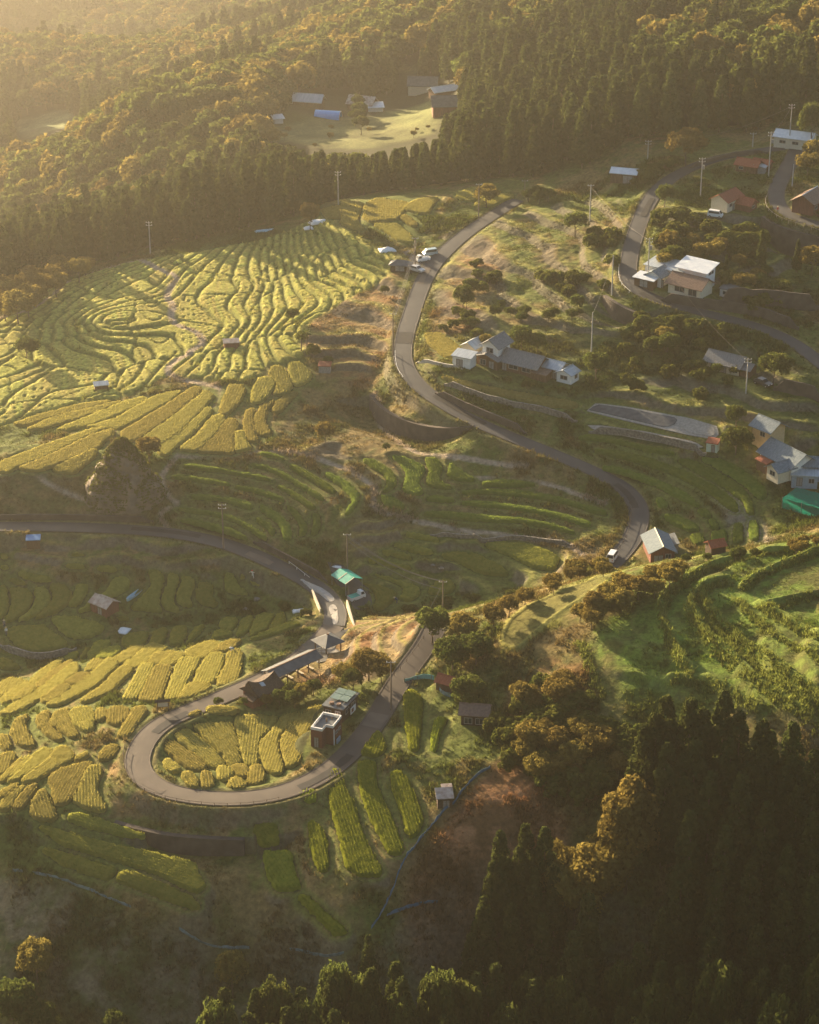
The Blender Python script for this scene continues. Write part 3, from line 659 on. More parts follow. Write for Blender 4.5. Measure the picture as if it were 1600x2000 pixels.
lip = (LIP2 * (1 - PA * (PD < 99) * PIN))[..., None] * .8; CC = CC * (1 - lip) + (np.array([.22, .21, .055]) + (np.array([.15, .19, .04]) - np.array([.22, .21, .055])) * KM[..., None]) * lip
ins = ((PIN & ~BARE) * 1.0)[..., None]; CC = CC * (1 - ins) + np.array([.05, .055, .018]) * ins
steep = (sstep(.8, 1.5, SL) * (1 - SM) * (1 - mask_of(ppoly("1130,1240 1190,1130 1300,1100 1450,1080 1640,1050 1640,1440 1480,1400 1330,1360 1200,1330"), 2, 2)))[..., None]
CC = CC * (1 - .55 * steep) + (STONE * .9 + .02 * cf) * .55 * steep
# stepped hillside: rice on the treads, grass on the banks
bank = np.array([.15, .16, .035]) * (1 + .3 * cf)
sm = SM[..., None] * (1 - PA)[..., None]
CC = CC * (1 - sm) + bank * sm
pv = (vnoise(lv * 9.1 + np.floor(cell) * 3.7, np.floor(cell) * 5.3 + lv, 1.0, 61))[..., None]
RC = np.array([.37, .31, .075]) * (.8 + .35 * pv) * (1 - .25 * pv * np.array([1, .2, 1]))
rm = RICE[..., None]; CC = CC * (1 - rm) + RC * rm
# road shoulders
sh = (sstep(1.5, .2, ROADD) * .8)[..., None]; CC = CC * (1 - sh) + np.array([.17, .15, .06]) * sh
CC = np.clip(CC, .01, .7)

def set_col(o, A):
    a = o.data.attributes.new('Col', 'FLOAT_COLOR', 'POINT'); a.data.foreach_set('color', np.c_[A.reshape(-1, 3), np.ones(A.size // 3)].astype(np.float32).ravel())
def ground_z(x, y): return ground_raw(x, y, H)
def PH(u, v): return P([[u, v]], H)[0]

# paths: worn lines across the fields (u,v lines, width)
PATHS = [(1.3, "345,890 400,893 470,886 540,880 640,900 700,925 735,955 725,985 735,1000 800,1015 900,1035 1000,1045 1100,1060 1140,1085"),
 (1.6, "340,890 352,870 395,830 425,790 440,768 425,755 380,745 335,740 325,725 340,710 375,690 400,670 385,650 345,640 332,620 340,600 322,580 340,555 350,545 310,530 275,510"),
 (1.0, "345,892 310,935 330,975 355,985 305,1000 330,1030"), (1.0, "70,930 120,960 200,985 250,998"),
 (1.4, "730,770 790,880 860,890 960,905 1025,910"), (1.2, "800,915 870,930 960,935 1080,945 1180,985"), (1.1, "0,625 60,610 110,575 130,550 200,528 270,510")]
for wd, s in PATHS:
    L = resample(smooth_line(P(pts(s))[:, :2], 2), 1.0)
    i0, i1 = np.searchsorted(gx, [L[:, 0].min() - 3, L[:, 0].max() + 3]); j0, j1 = np.searchsorted(gy, [L[:, 1].min() - 3, L[:, 1].max() + 3])
    s_ = np.s_[j0:j1, i0:i1]; d, _ = line_dist(GX[s_] + .4 * cf[s_][..., 0], GY[s_], L); m = (1 - sstep(wd * .35, wd * .75, d.reshape(GX[s_].shape)))[..., None] * (1 - PA[s_])[..., None]
    CC[s_] = CC[s_] * (1 - m) + np.array([.30, .24, .17]) * m
    H[s_] -= m[..., 0] * .1 * 1.0; RICE[s_] *= 1 - m[..., 0]

# ------------------------------------------------------------------ ground sheets
def build_ground():
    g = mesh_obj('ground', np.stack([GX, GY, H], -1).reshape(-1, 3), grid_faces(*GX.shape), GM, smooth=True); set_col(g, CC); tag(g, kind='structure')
    xs = np.r_[np.linspace(-1600, -560, 50)[:-1], np.arange(-560, -300, 6.5), np.arange(-300, 300, 3.0), np.linspace(300, 1600, 66)]
    ys = np.r_[np.linspace(-260, 245, 50)[:-1], np.arange(245, 1080, 3.0), np.arange(1080, 2600, 8.0), np.linspace(2600, 3600, 40)]
    x, y = np.meshgrid(xs, ys); z = base(x, y)
    inn = (x > NX0 + 2.5) & (x < NX1 - 2.5) & (y > NY0 + 2.5) & (y < NY1 - 2.5)
    z = z - .8 * ((x > NX0 - 3) & (x < NX1 + 3) & (y > NY0 - 3) & (y < NY1 + 3)) + 1.2 * fbm(x, y, 25, 3, 71) * ~inn
    full = inn[:-1, :-1] & inn[1:, :-1] & inn[:-1, 1:] & inn[1:, 1:]
    h = mesh_obj('hills', np.stack([x, y, z], -1).reshape(-1, 3), grid_faces(*x.shape, keep=~full), GM, smooth=True)
    c = FLOOR + (GRASS * .6 - FLOOR) * sstep(-.1, .5, fbm(x, y, 40, 4, 75))[..., None]
    for s, cc in FIELDS_FAR:
        p_ = P(pts(s))[:, :2]; d, _ = line_dist(x, y, p_, True); i_ = inside(x, y, p_)
        m = sstep(-3, 3, np.where(i_, d, -d)).reshape(x.shape)[..., None]
        st = 1 - .38 * sstep(.35, .5, np.abs(((x * .8 + y * .55 + 4 * fbm(x, y, 30, 2, 78)) / 13.0) % 1 - .5))[..., None]; c = c * (1 - m) + (np.asarray(cc) * st * (1 + .6 * fbm(x, y, 9, 3, 77)[..., None])) * m
    set_col(h, np.clip(c, .01, .6)); tag(h, kind='structure')
FIELDS_FAR = [*[(q, (.15, .17, .06)) for q in ()], ("500,250 560,245 650,230 740,225 800,225 850,240 850,255 760,280 720,292 640,290 560,275 505,262", (.15, .155, .06)), ("740,220 840,195 865,215 850,245 780,240", (.14, .155, .055)),
 ("30,235 80,222 150,212 140,245 60,268 35,262", (.13, .15, .065)), ("870,130 760,140 780,125", (.14, .13, .05)), ("1560,180 1600,160 1600,190", (.20, .2, .05))]
build_ground()

# ------------------------------------------------------------------ roads
def ribbon(L, wd, off=0.0, dz=0.0, w2=None):
    t = np.gradient(L[:, :2], axis=0); t /= np.linalg.norm(t, axis=1)[:, None]; nrm = np.stack([-t[:, 1], t[:, 0]], 1)
    cs = np.linspace(-wd / 2, wd / 2, 5)
    V = np.concatenate([np.c_[L[:, :2] + nrm * (c + off), L[:, 2] + dz + .04 * (1 - (2 * c / wd) ** 2)][:, None] for c in cs], 1)
    return V.reshape(-1, 3), grid_faces(len(L), 5)
for i, (n, wd, L) in enumerate(ROADW):
    V, Fc = ribbon(L, wd, dz=.02 - .012 * i)
    tag(mesh_obj('road', V, Fc, M_asph2 if i == 1 else M_asph, smooth=True), kind='structure')

# ------------------------------------------------------------------ rice plots
def make_plot(poly, c, g, z0, m, h=.46, near=True, seed=0):
    r_ = np.random.default_rng(seed)
    ring = resample(np.r_[poly, poly[:1]], .55)[:-1]
    t = np.roll(ring, -1, 0) - np.roll(ring, 1, 0); t /= np.linalg.norm(t, axis=1)[:, None] + 1e-9
    area2 = np.sum(ring[:, 0] * np.roll(ring[:, 1], -1) - ring[:, 1] * np.roll(ring[:, 0], -1)); s = 1 if area2 > 0 else -1
    nin = np.stack([-t[:, 1], t[:, 0]], 1) * s
    ring = ring + nin * (.10 * r_.standard_normal(len(ring)))[:, None]
    lo, hi = ring.min(0), ring.max(0); sp = .55
    X_, Y_ = np.meshgrid(np.arange(lo[0], hi[0], sp), np.arange(lo[1], hi[1], sp)); I = np.stack([X_.ravel(), Y_.ravel()], 1) + r_.uniform(-.12, .12, (X_.size, 2))
    d, _ = line_dist(I[:, 0], I[:, 1], ring, True); k = inside(I[:, 0], I[:, 1], ring) & (d > .42); I = I[k]
    rin = ring + nin * .16; dd, _ = line_dist(rin[:, 0], rin[:, 1], ring, True); rin = rin[inside(rin[:, 0], rin[:, 1], ring) & (dd > .1)]
    pts2 = np.concatenate([ring, rin, I]); n = len(ring)
    vo, ed, fa, *_ = delaunay_2d_cdt([Vector(p) for p in pts2], [(a, (a + 1) % n) for a in range(n)], [], 1, 1e-4)
    v = np.array([[p.x, p.y] for p in vo]); d, _ = line_dist(v[:, 0], v[:, 1], ring, True)
    pl = lambda q: z0 + (q - c) @ g
    top = pl(v) + (h * sstep(-.02, .13, d) ** .7 + .06 * sstep(.1, .6, d)) * (1 + .07 * fbm(v[:, 0], v[:, 1], 2.2, 3, 81)) + .05 * r_.standard_normal(len(v)) * (d > .1)
    V = [np.c_[v, np.where(d < .02, pl(v) - .1, top)]]; fl = [list(f) for f in fa if len(f) == 3]
    fl = np.array(fl, int) if fl else np.zeros((0, 3), int)
    a2 = (v[fl[:, 1], 0] - v[fl[:, 0], 0]) * (v[fl[:, 2], 1] - v[fl[:, 0], 1]) - (v[fl[:, 2], 0] - v[fl[:, 0], 0]) * (v[fl[:, 1], 1] - v[fl[:, 0], 1])
    fl[a2 < 0] = fl[a2 < 0][:, ::-1]
    Fs = [fl]
    # standing tufts in planting rows along the plot
    ev, evec = np.linalg.eigh(np.cov((ring - ring.mean(0)).T)); ax = evec[:, 1]; ay = np.array([-ax[1], ax[0]])
    if near and abs(ax[1]) < .35: ax, ay = ax, ay
    ds, dr = (.34, .52) if near else (.5, .62)
    ext = np.abs((ring - ring.mean(0)) @ np.stack([ax, ay], 1)).max(0)
    A_, B_ = np.meshgrid(np.arange(-ext[0], ext[0], ds), np.arange(-ext[1], ext[1], dr))
    jit = .07 if near else .16
    T = ring.mean(0) + np.ravel(A_)[:, None] * ax + np.ravel(B_)[:, None] * ay + r_.uniform(-jit, jit, (A_.size, 2))
    d, _ = line_dist(T[:, 0], T[:, 1], ring, True); T = T[inside(T[:, 0], T[:, 1], ring) & (d > .14)]
    T = T[r_.random(len(T)) > .04]
    nb = 5 if near else 3
    N = len(T); an = r_.uniform(0, 6.283, (N, nb)) ; ln = r_.uniform(.28, .5, (N, nb)) * (1.0 if near else 1.0); lean = r_.uniform(.03, .20, (N, nb))
    bz = pl(T)[:, None] + h * .72
    ca, sa = np.cos(an), np.sin(an); wd = .075 if near else .10
    b1 = np.stack([T[:, :1] - sa * wd, T[:, 1:] + ca * wd, bz + 0 * an], -1); b2 = np.stack([T[:, :1] + sa * wd, T[:, 1:] - ca * wd, bz + 0 * an], -1)
    tp = np.stack([T[:, :1] + ca * lean, T[:, 1:] + sa * lean, bz + ln], -1)
    B = np.stack([b1, b2, tp], 2).reshape(-1, 3); o0 = len(V[0]); V.append(B); Fs.append(o0 + np.arange(len(B)).reshape(-1, 3))
    return np.concatenate(V), np.concatenate(Fs)
nb_faces = 0
PLOT_OBJS = []
for i, (zn, mt, poly, c, g, z0, px) in enumerate(PLOTS):
    V, Fc = make_plot(poly, c, g, z0, mt, near=zn in ('front', 'loop', 'foot', 'slope', 'crest'), seed=i); nb_faces += len(Fc)
    o = V.mean(0); o[2] = z0
    ob = mesh_obj('rice_plot', V - o, Fc, RMAT[mt]); ob.location = o; PLOT_OBJS.append((zn, ob, poly))
print('plot faces', nb_faces, len(PLOTS))

# ------------------------------------------------------------------ trees
M_bark = mat('bark', (.09, .065, .045), (.15, .11, .08), 6, stretch=(1, 1, .3))
M_cedar = mat('cedar_needles', (.045, .060, .016), (.08, .09, .026), .9, transl=.4)
M_broad = mat('broad_leaves', (.06, .085, .02), (.115, .125, .03), .9, transl=.5)
M_gold = mat('autumn_leaves', (.15, .118, .030), (.24, .185, .05), .9, transl=.5)
M_shrub = mat('shrub_leaves', (.07, .095, .02), (.14, .135, .032), 1.2, transl=.5)

def leaf_tris(cen, nrm, size, r_):
    """one triangle per leaf spray: centre, rough outward normal, size"""
    n = len(cen); a = r_.standard_normal((n, 3)); a -= (a * nrm).sum(1)[:, None] * nrm * .75
    a /= np.linalg.norm(a, axis=1)[:, None] + 1e-9; b = np.cross(nrm + .5 * r_.standard_normal((n, 3)), a); b /= np.linalg.norm(b, axis=1)[:, None] + 1e-9
    s = size[:, None]
    return np.stack([cen + a * s, cen - a * s * .5 + b * s * .75, cen - a * s * .5 - b * s * .75], 1).reshape(-1, 3)
def conifer_crown(seed, h, r, n=2400, z0=.12, leaf=.42):
    r_ = np.random.default_rng(seed)
    nb = 170; zz = z0 + (1 - z0) * r_.random(nb) ** 1.15; zz[:6] = .985
    ph = r_.uniform(0, 6.283, nb); prof = ((1 - zz) * .93 + .03) ** .72 * (1 - .25 * (zz < z0 + .1)); rad = r * prof * r_.uniform(.6, 1.08, nb)
    bc = np.stack([np.cos(ph) * rad * .8, np.sin(ph) * rad * .8, zz * h - .05 * rad], 1); br = .16 * r + .33 * rad * r_.uniform(.7, 1.2, nb)
    wgt = br ** 2; wgt /= wgt.sum(); k = r_.choice(nb, n, p=wgt)
    d = r_.standard_normal((n, 3)); d /= np.linalg.norm(d, axis=1)[:, None]; d[:, 2] = np.abs(d[:, 2]) * 1.1 - .25
    out = np.stack([np.cos(ph[k]), np.sin(ph[k]), 0 * ph[k]], 1); d += .7 * out; d /= np.linalg.norm(d, axis=1)[:, None]
    cen = bc[k] + d * br[k][:, None] * np.array([.85, .85, 1.25]) * r_.uniform(.75, 1.05, n)[:, None]
    return leaf_tris(cen, d, leaf * r_.uniform(.6, 1.3, n), r_)
def broad_crown(seed, r, hz, n=2400, nb=42, leaf=.36, flat=.0):
    r_ = np.random.default_rng(seed)
    d0 = r_.standard_normal((nb, 3)); d0 /= np.linalg.norm(d0, axis=1)[:, None]; d0[:, 2] = np.where(d0[:, 2] < -.35, -d0[:, 2], d0[:, 2])
    bc = d0 * np.array([r, r, hz]) * r_.uniform(.5, .86, nb)[:, None]; br = r * r_.uniform(.2, .40, nb)
    wgt = br ** 2; wgt /= wgt.sum(); k = r_.choice(nb, n, p=wgt)
    d = r_.standard_normal((n, 3)); d /= np.linalg.norm(d, axis=1)[:, None]; d += .35 * d0[k]; d[:, 2] += .15; d /= np.linalg.norm(d, axis=1)[:, None]
    cen = bc[k] + d * br[k][:, None] * r_.uniform(.7, 1.08, n)[:, None]
    return leaf_tris(cen, d, leaf * r_.uniform(.55, 1.3, n), r_)
def tube(pts_, rad, n=7):
    V = []; P_ = [Vector(p) for p in pts_]
    for i, p in enumerate(P_):
        t = (P_[min(i + 1, len(P_) - 1)] - P_[max(i - 1, 0)]).normalized(); a = t.orthogonal().normalized(); b = t.cross(a)
        V += [tuple(p + (a * math.cos(6.2832 * k / n) + b * math.sin(6.2832 * k / n)) * rad[i]) for k in range(n)]
    Fc = [(i * n + k, i * n + (k + 1) % n, (i + 1) * n + (k + 1) % n, (i + 1) * n + k) for i in range(len(P_) - 1) for k in range(n)]
    Fc += [tuple(range(n))[::-1], tuple(range((len(P_) - 1) * n, len(P_) * n))]
    return V, Fc
def join(parts):
    V, Fc = [], []
    for v, f in parts: o = len(V); V += list(v); Fc += [tuple(i + o for i in q) for q in f]
    return V, Fc
def trunk_geo(seed, h, r, limbs=5, spread=1.5):
    q = random.Random(seed); z = 0; p = []; x = y = 0
    for i in range(5): p.append((x, y, -.5 + (h + .5) * i / 4)); x += q.uniform(-.06, .06) * h * .3; y += q.uniform(-.06, .06) * h * .3
    L = [tube(p, [r * (1 - .16 * i) for i in range(5)])]
    for k in range(limbs):
        b = p[2 + k % 3]; a = q.uniform(0, 6.28); L.append(tube([b, (b[0] + math.cos(a) * spread * .5, b[1] + math.sin(a) * spread * .5, b[2] + .35 * spread), (b[0] + math.cos(a) * spread, b[1] + math.sin(a) * spread, b[2] + .9 * spread)], [r * .45, r * .3, r * .14], 5))
    return join(L)
def tri_mesh(name, T, m, zoff=0.0):
    me = bpy.data.meshes.new(name); V = T.copy(); V[:, 2] += zoff
    me.vertices.add(len(V)); me.vertices.foreach_set('co', V.astype(np.float32).ravel()); me.loops.add(len(V)); me.loops.foreach_set('vertex_index', np.arange(len(V), dtype=np.int32))
    me.polygons.add(len(V) // 3); me.polygons.foreach_set('loop_start', np.arange(0, len(V), 3, dtype=np.int32)); me.update(calc_edges=True); me.materials.append(m); return me
def me_of(name, VF, m):
    me = bpy.data.meshes.new(name); me.from_pydata(VF[0], [], VF[1]); me.materials.append(m)
    me.polygons.foreach_set('use_smooth', np.ones(len(me.polygons), bool)); me.update(); return me
# prototypes: unit sizes as built (height, radius) ; instances scale them
PROTO = {}
for i in range(4): PROTO['cedar', i] = (16.0, tri_mesh('crown', conifer_crown(10 + i, 16, 3.1, 4200, leaf=.40), M_cedar), me_of('trunk', trunk_geo(i, 14, .24, 0), M_bark))
for i in range(4): PROTO['broad', i] = (6.2, tri_mesh('crown', broad_crown(20 + i, 3.0, 2.1, 3200, leaf=.27), M_broad, 4.0), me_of('trunk', trunk_geo(30 + i, 3.4, .17, 6, 1.6), M_bark))
for i in range(3): PROTO['gold', i] = (6.2, tri_mesh('crown', broad_crown(40 + i, 2.9, 2.2, 3000, leaf=.26), M_gold, 4.0), me_of('trunk', trunk_geo(50 + i, 3.4, .17, 6, 1.6), M_bark))
for i in range(3): PROTO['tall', i] = (14.0, tri_mesh('crown', broad_crown(60 + i, 3.6, 6.2, 5200, nb=70, leaf=.33), M_gold, 7.6), me_of('trunk', trunk_geo(65 + i, 9.5, .28, 9, 2.2), M_bark))
for i in range(4): PROTO['shrub', i] = (2.0, tri_mesh('crown', broad_crown(70 + i, 1.35, 1.1, 1500, nb=26, leaf=.20), M_shrub, .85), me_of('trunk', trunk_geo(75 + i, .9, .05, 5, .7), M_bark))
def P_top(uv, h):                                         # ground point whose top, h above it, shows at the pixel
    uv = np.atleast_2d(np.asarray(uv, float)); D = rays(uv); t = np.full(len(uv), 150.0); hit = np.zeros(len(uv), bool); h = np.broadcast_to(h, len(uv))
    while not hit.all() and t.max() < 1600:
        t = np.where(hit, t, t + .6); hit |= ground_raw(D[:, 0] * t, D[:, 1] * t, H) + h > CZ + D[:, 2] * t
    x, y = D[:, 0] * t, D[:, 1] * t; return np.c_[x, y, ground_z(x, y)]
TREE_XY = []
def plant(kind, xyz, h, name, label, cat, group=None, wide=1.0):
    k = random.randrange(4 if kind in ('cedar', 'broad', 'shrub') else 3); h0, cm, tm = PROTO[kind, k]; s = h / h0
    e = bpy.data.objects.new(name, None); COL.objects.link(e); e.location = xyz; e.rotation_euler = (0, 0, random.uniform(0, 6.28)); e.scale = (s * wide, s * wide, s)
    e.empty_display_size = .2; tag(e, label, cat, group)
    for nm, me in (('trunk', tm), ('crown', cm)):
        o = bpy.data.objects.new(nm, me); COL.objects.link(o); o.parent = e
    TREE_XY.append((xyz[0], xyz[1], 1.0)); return e

# the cedar wood on the near slope: the tops seen in the photograph, then the mass below them
tops = pts("1415,1360 1302,1370 1350,1375 1375,1395 1445,1400 1490,1425 1425,1455 1360,1450 1305,1462 1280,1405 1260,1425 1335,1482 1505,1445 1550,1425 1592,1480 1390,1520 1450,1525 978,1635 1027,1620 1065,1632 1015,1662 1045,1712 1085,1707 962,1690 1560,1540 1500,1580 1350,1590 1420,1620 945,1760 1000,1770 1060,1790 720,1835 920,1830 1540,1660 1590,1600 1470,1690 1330,1700 1400,1740 1300,1780 1540,1770 1480,1820 1390,1840 1590,1720 1150,1760 1120,1830 1250,1850")
hs = np.where(tops[:, 1] < 1600, 20.5, 18.0) + rng.uniform(-1.5, 2.5, len(tops)); hs[(tops[:, 0] < 1100) & (tops[:, 1] < 1850)] -= 3.0; hs[tops[:, 0] < 800] = 9
for (u, v), h, p in zip(tops, hs, P_top(tops, hs)):
    plant('cedar', p, h, 'cedar_tree', 'dark green cedar with pointed crown in the dense wood on the near slope', 'tree', 'cedars in the dense wood', .92)
low = np.array([(u + random.uniform(-22, 22), v + random.uniform(-16, 16)) for v in range(1895, 2060, 38) for u in range(420, 1640, 62) if not (v < 1930 and u < 640)])
hs = rng.uniform(17, 22, len(low))
for i, (p, h) in enumerate(zip(P_top(low, hs), hs)):
    plant('cedar' if i % 3 else 'broad', p, h, 'cedar_tree' if i % 3 else 'oak_tree', 'round topped dark cedar along the bottom edge of the slope' if i % 3 else 'bushy dark oak among the cedars along the bottom edge', 'tree', 'cedars along the bottom edge' if i % 3 else 'oaks among the bottom cedars', .85 if i % 3 else .34)
for kind, u, v, h, wd, nm, lb in [
 ('tall', 1232, 1530, 21, .85, 'camphor_tree', 'tall golden leaved tree standing out at the edge of the dark cedars'),
 ('gold', 1125, 1690, 13, .8, 'oak_tree', 'pale brown leaved oak below the tall golden tree'), ('gold', 1172, 1655, 14, .8, 'oak_tree', 'pale bronze oak directly beneath the tall golden tree'), ('gold', 1085, 1665, 10, .8, 'oak_tree', 'small bronze oak between two groups of cedars'),
 ('gold', 452, 1872, 8, .7, 'oak_tree', 'pale sunlit oak rising above the dark trees at the bottom'), ('gold', 68, 1848, 7, .85, 'oak_tree', 'sunlit oak at the lower corner beside the dry slope'),
 ('broad', 20, 1925, 9, .8, 'oak_tree', 'dark oak in the bottom corner below the sunlit oak'), ('broad', 75, 1965, 8, .8, 'oak_tree', 'low dark oak on the bottom edge next to the corner'), ('broad', 225, 1985, 6, .8, 'oak_tree', 'small oak poking up alone on the bottom edge'),
 ('broad', 915, 1325, 6.2, 1.05, 'cherry_tree', 'round green tree beside the red roofed hut above the cut terraces'),
 ('broad', 845, 1195, 7, 1, 'cherry_tree', 'spreading tree right beside the pole on the sunny spur'), ('gold', 905, 1208, 6, 1, 'cherry_tree', 'bronze leaved tree on the spur behind the spreading one'), ('broad', 885, 1252, 6.5, 1, 'cherry_tree', 'dark tree leaning over the end of the hairpin road'),
 ('broad', 930, 1240, 6, 1, 'cherry_tree', 'rounded tree on the spur by the cut grass terrace'), ('gold', 965, 1188, 4.5, 1, 'cherry_tree', 'small bronze tree at the corner of the grass terrace'), ('gold', 995, 1168, 4, 1, 'cherry_tree', 'low bronze tree at the start of the roadside row'),
 ('gold', 720, 1275, 5.6, 1.1, 'plum_tree', 'wide bare looking plum tree above the hairpin'), ('gold', 672, 1300, 4.2, 1, 'plum_tree', 'small plum tree behind the flat roofed block'), ('broad', 690, 1312, 4, 1, 'plum_tree', 'low green plum tree between road and pavilion'), ('gold', 745, 1290, 4.5, 1, 'plum_tree', 'plum tree at the railing of the hairpin road'),
 ('broad', 545, 1352, 3, 1, 'plum_tree', 'small plum tree beside the dark thatched hut'), ('gold', 520, 1360, 2.6, 1, 'plum_tree', 'stubby plum bush in front of the dark hut'), ('broad', 575, 1355, 3.4, 1, 'plum_tree', 'little plum tree above the rice in the hairpin'), ('gold', 592, 1340, 3.2, 1, 'plum_tree', 'thin plum tree next to the long shelter'), ('broad', 612, 1330, 3, 1, 'plum_tree', 'plum sapling uphill of the long shelter'),
 ('broad', 427, 1365, 1.8, 1, 'azalea_bush', 'small round bush on the inner kerb of the hairpin'), ('broad', 478, 1366, 1.6, 1, 'azalea_bush', 'clipped bush beside the dark hut door'),
 ('gold', 290, 858, 5.5, 1.1, 'persimmon_tree', 'spreading bronze tree growing behind the big rock'), ('gold', 605, 398, 7, .7, 'persimmon_tree', 'lone bronze tree beside the white tarpaulin on the ridge edge'), ('broad', 50, 660, 5, 1.2, 'persimmon_tree', 'dark tree alone among the hazy terraces'),
 ('broad', 1125, 418, 6, 1.1, 'camellia_tree', 'dense dome shaped tree on the grassy rise inside the upper bend'), ('broad', 1300, 362, 6, .8, 'camellia_tree', 'round green tree on the outer verge of the upper road'), ('gold', 1343, 258, 9, 1.15, 'chestnut_tree', 'big spreading bronze tree behind the upper road'),
 ('broad', 1590, 205, 12, .6, 'camellia_tree', 'tall dark tree at the edge behind the long warehouse'), ('gold', 1580, 300, 6, 1, 'camellia_tree', 'bronze tree above the brown roofed house'), ('gold', 1595, 275, 7, 1, 'camellia_tree', 'bushy bronze tree on the bank beside the warehouse'),
 ('broad', 1020, 640, 5.5, 1.1, 'camellia_tree', 'large dark tree behind the two storey farmhouse'), ('broad', 1050, 655, 4.5, 1, 'camellia_tree', 'smaller dark tree behind the long farmhouse roof'), ('gold', 950, 655, 4, 1, 'camellia_tree', 'bronze tree tucked between farmhouse and tin shed'),
 ('broad', 1128, 576, 4.5, .8, 'citrus_tree', 'narrow clipped tree at the end of the orchard row'), ('broad', 905, 560, 5, 1, 'citrus_tree', 'dark tree on the bank beside the descending road'), ('broad', 912, 575, 4, .9, 'citrus_tree', 'small dark tree just below another on the road bank'),
 ('broad', 1515, 695, 7, 1.15, 'camphor_tree', 'big dark round tree beside the grey roofed house'), ('broad', 1370, 705, 3, 1, 'camphor_tree', 'round bush in the yard before the grey roofed house'), ('broad', 1400, 712, 3, 1, 'camphor_tree', 'clipped bush at the porch of the grey roofed house'),
 ('broad', 1165, 695, 6, 1.1, 'camphor_tree', 'broad dark tree at the end of the metal roofed annex'), ('broad', 1305, 655, 5.5, 1, 'camphor_tree', 'dark tree on the shaded bank below the road'), ('broad', 1275, 660, 4.5, 1, 'camphor_tree', 'smaller tree on the shaded bank below the road'), ('gold', 1300, 640, 4.5, 1, 'camphor_tree', 'bronze tipped tree on the shaded bank below the road'),
 ('broad', 1440, 838, 6, 1.1, 'camphor_tree', 'dark tree between the tiny shed and the yellow house'), ('broad', 1440, 795, 4.5, 1, 'camphor_tree', 'round tree on the slope above the yellow house'), ('broad', 1350, 710, 2.5, 1, 'camphor_tree', 'small bush beside the grey roofed house wall'),
 ('cedar', 1490, 455, 9, .9, 'cypress_tree', 'slim cypress below the dark retaining wall'), ('cedar', 1560, 470, 8, .8, 'cypress_tree', 'cypress at the foot of the dark wall by the edge'), ('gold', 1590, 485, 7, 1, 'cypress_tree', 'bronze tree beside the cypress near the edge'), ('cedar', 1420, 500, 5, .9, 'cypress_tree', 'small cypress above the white house'),
 ('broad', 590, 650, 3, 1, 'palm_bush', 'dark bush at the bend of the hill path'), ('broad', 612, 675, 3.6, 1, 'palm_bush', 'dark round bush beside the two palms'), ('broad', 570, 605, 3.4, 1, 'palm_bush', 'bush on the crest beside the hill path'), ('gold', 635, 828, 4.2, 1, 'plum_tree', 'orange leaved tree in the dry hollow'), ('broad', 755, 868, 1.6, 1.2, 'azalea_bush', 'single clipped bush on the dry bank'),
 ('broad', 640, 700, 2.6, 1, 'palm_bush', 'bush behind the little red roofed shed'), ('broad', 752, 560, 2.5, 1, 'palm_bush', 'dark bush below the roadside shelter')]:
    plant(kind, P_top([[u, v]], h)[0], h, nm, lb, 'bush' if nm.endswith('bush') else 'tree', None, wd)
# rows and thickets of shrubs: (u,v) of their tops, spread, number, height, what they are
def thicket(s, n, h, kind, name, label, group, wide=1.1):
    Q = pts(s); lo, hi = Q.min(0), Q.max(0); got = []
    while len(got) < n:
        p = np.array([random.uniform(lo[0], hi[0]), random.uniform(lo[1], hi[1])])
        if inside(p[:1], p[1:], Q)[0]: got.append(p)
    hh = np.array([random.uniform(.65, 1.2) * h for _ in got])
    for p, h_ in zip(P_top(np.array(got), hh), hh):
        i = int((p[0] - NX0) / ND); j = int((p[1] - NY0) / ND)
        if 0 <= j < GX.shape[0] and 0 <= i < GX.shape[1] and (PIN[j, i] or ROADD[j, i] < 1.2): continue
        plant(kind, p, h_, name, label, 'shrub', group, wide)
thicket("1000,1310 1080,1290 1180,1360 1250,1420 1230,1500 1170,1560 1020,1520 980,1480 970,1420", 62, 3.2, 'shrub', 'wild_shrub', 'leafy wild shrub in the thicket on the bank beside the cedar wood', 'shrubs beside the cedar wood')
thicket("1000,1320 1090,1310 1200,1400 1220,1480 1120,1540 1010,1460", 22, 4.6, 'gold', 'wild_shrub', 'bronze leaved shrub in the thicket beside the cedar wood', 'bronze shrubs beside the cedar wood')
thicket("1010,1160 1060,1125 1120,1095 1190,1082 1195,1098 1120,1120 1060,1148 1020,1175", 16, 2.9, 'gold', 'roadside_shrub', 'bronze shrub in the row above the edge of the cut grass terrace', 'shrub row above the grass terrace')
thicket("1115,1185 1160,1150 1230,1115 1330,1090 1335,1110 1270,1145 1220,1180 1150,1195", 26, 3.6, 'gold', 'hilltop_shrub', 'bronze shrub in the dense belt crossing the grassy hilltop', 'shrub belt on the hilltop')
thicket("1520,1055 1600,1040 1600,1065 1530,1072", 8, 1.8, 'gold', 'crest_shrub', 'orange shrub on the skyline of the grassy hilltop', 'orange shrubs on the crest')
thicket("1225,325 1300,305 1335,310 1310,345 1230,350", 18, 2.8, 'shrub', 'hedge_shrub', 'pale green shrub in the hedge between white shed and upper road', 'hedge along the upper road')
thicket("1265,410 1330,400 1420,440 1500,430 1480,500 1540,560 1480,590 1380,520 1290,500", 70, 3.2, 'shrub', 'bank_shrub', 'sunlit leafy shrub on the steep bank above the white house', 'shrubs on the bank above the white house')
thicket("1265,430 1330,410 1480,480 1500,560 1400,530 1290,495", 14, 4.0, 'gold', 'bank_shrub', 'bronze shrub on the steep bank above the white house', 'bronze shrubs above the white house')
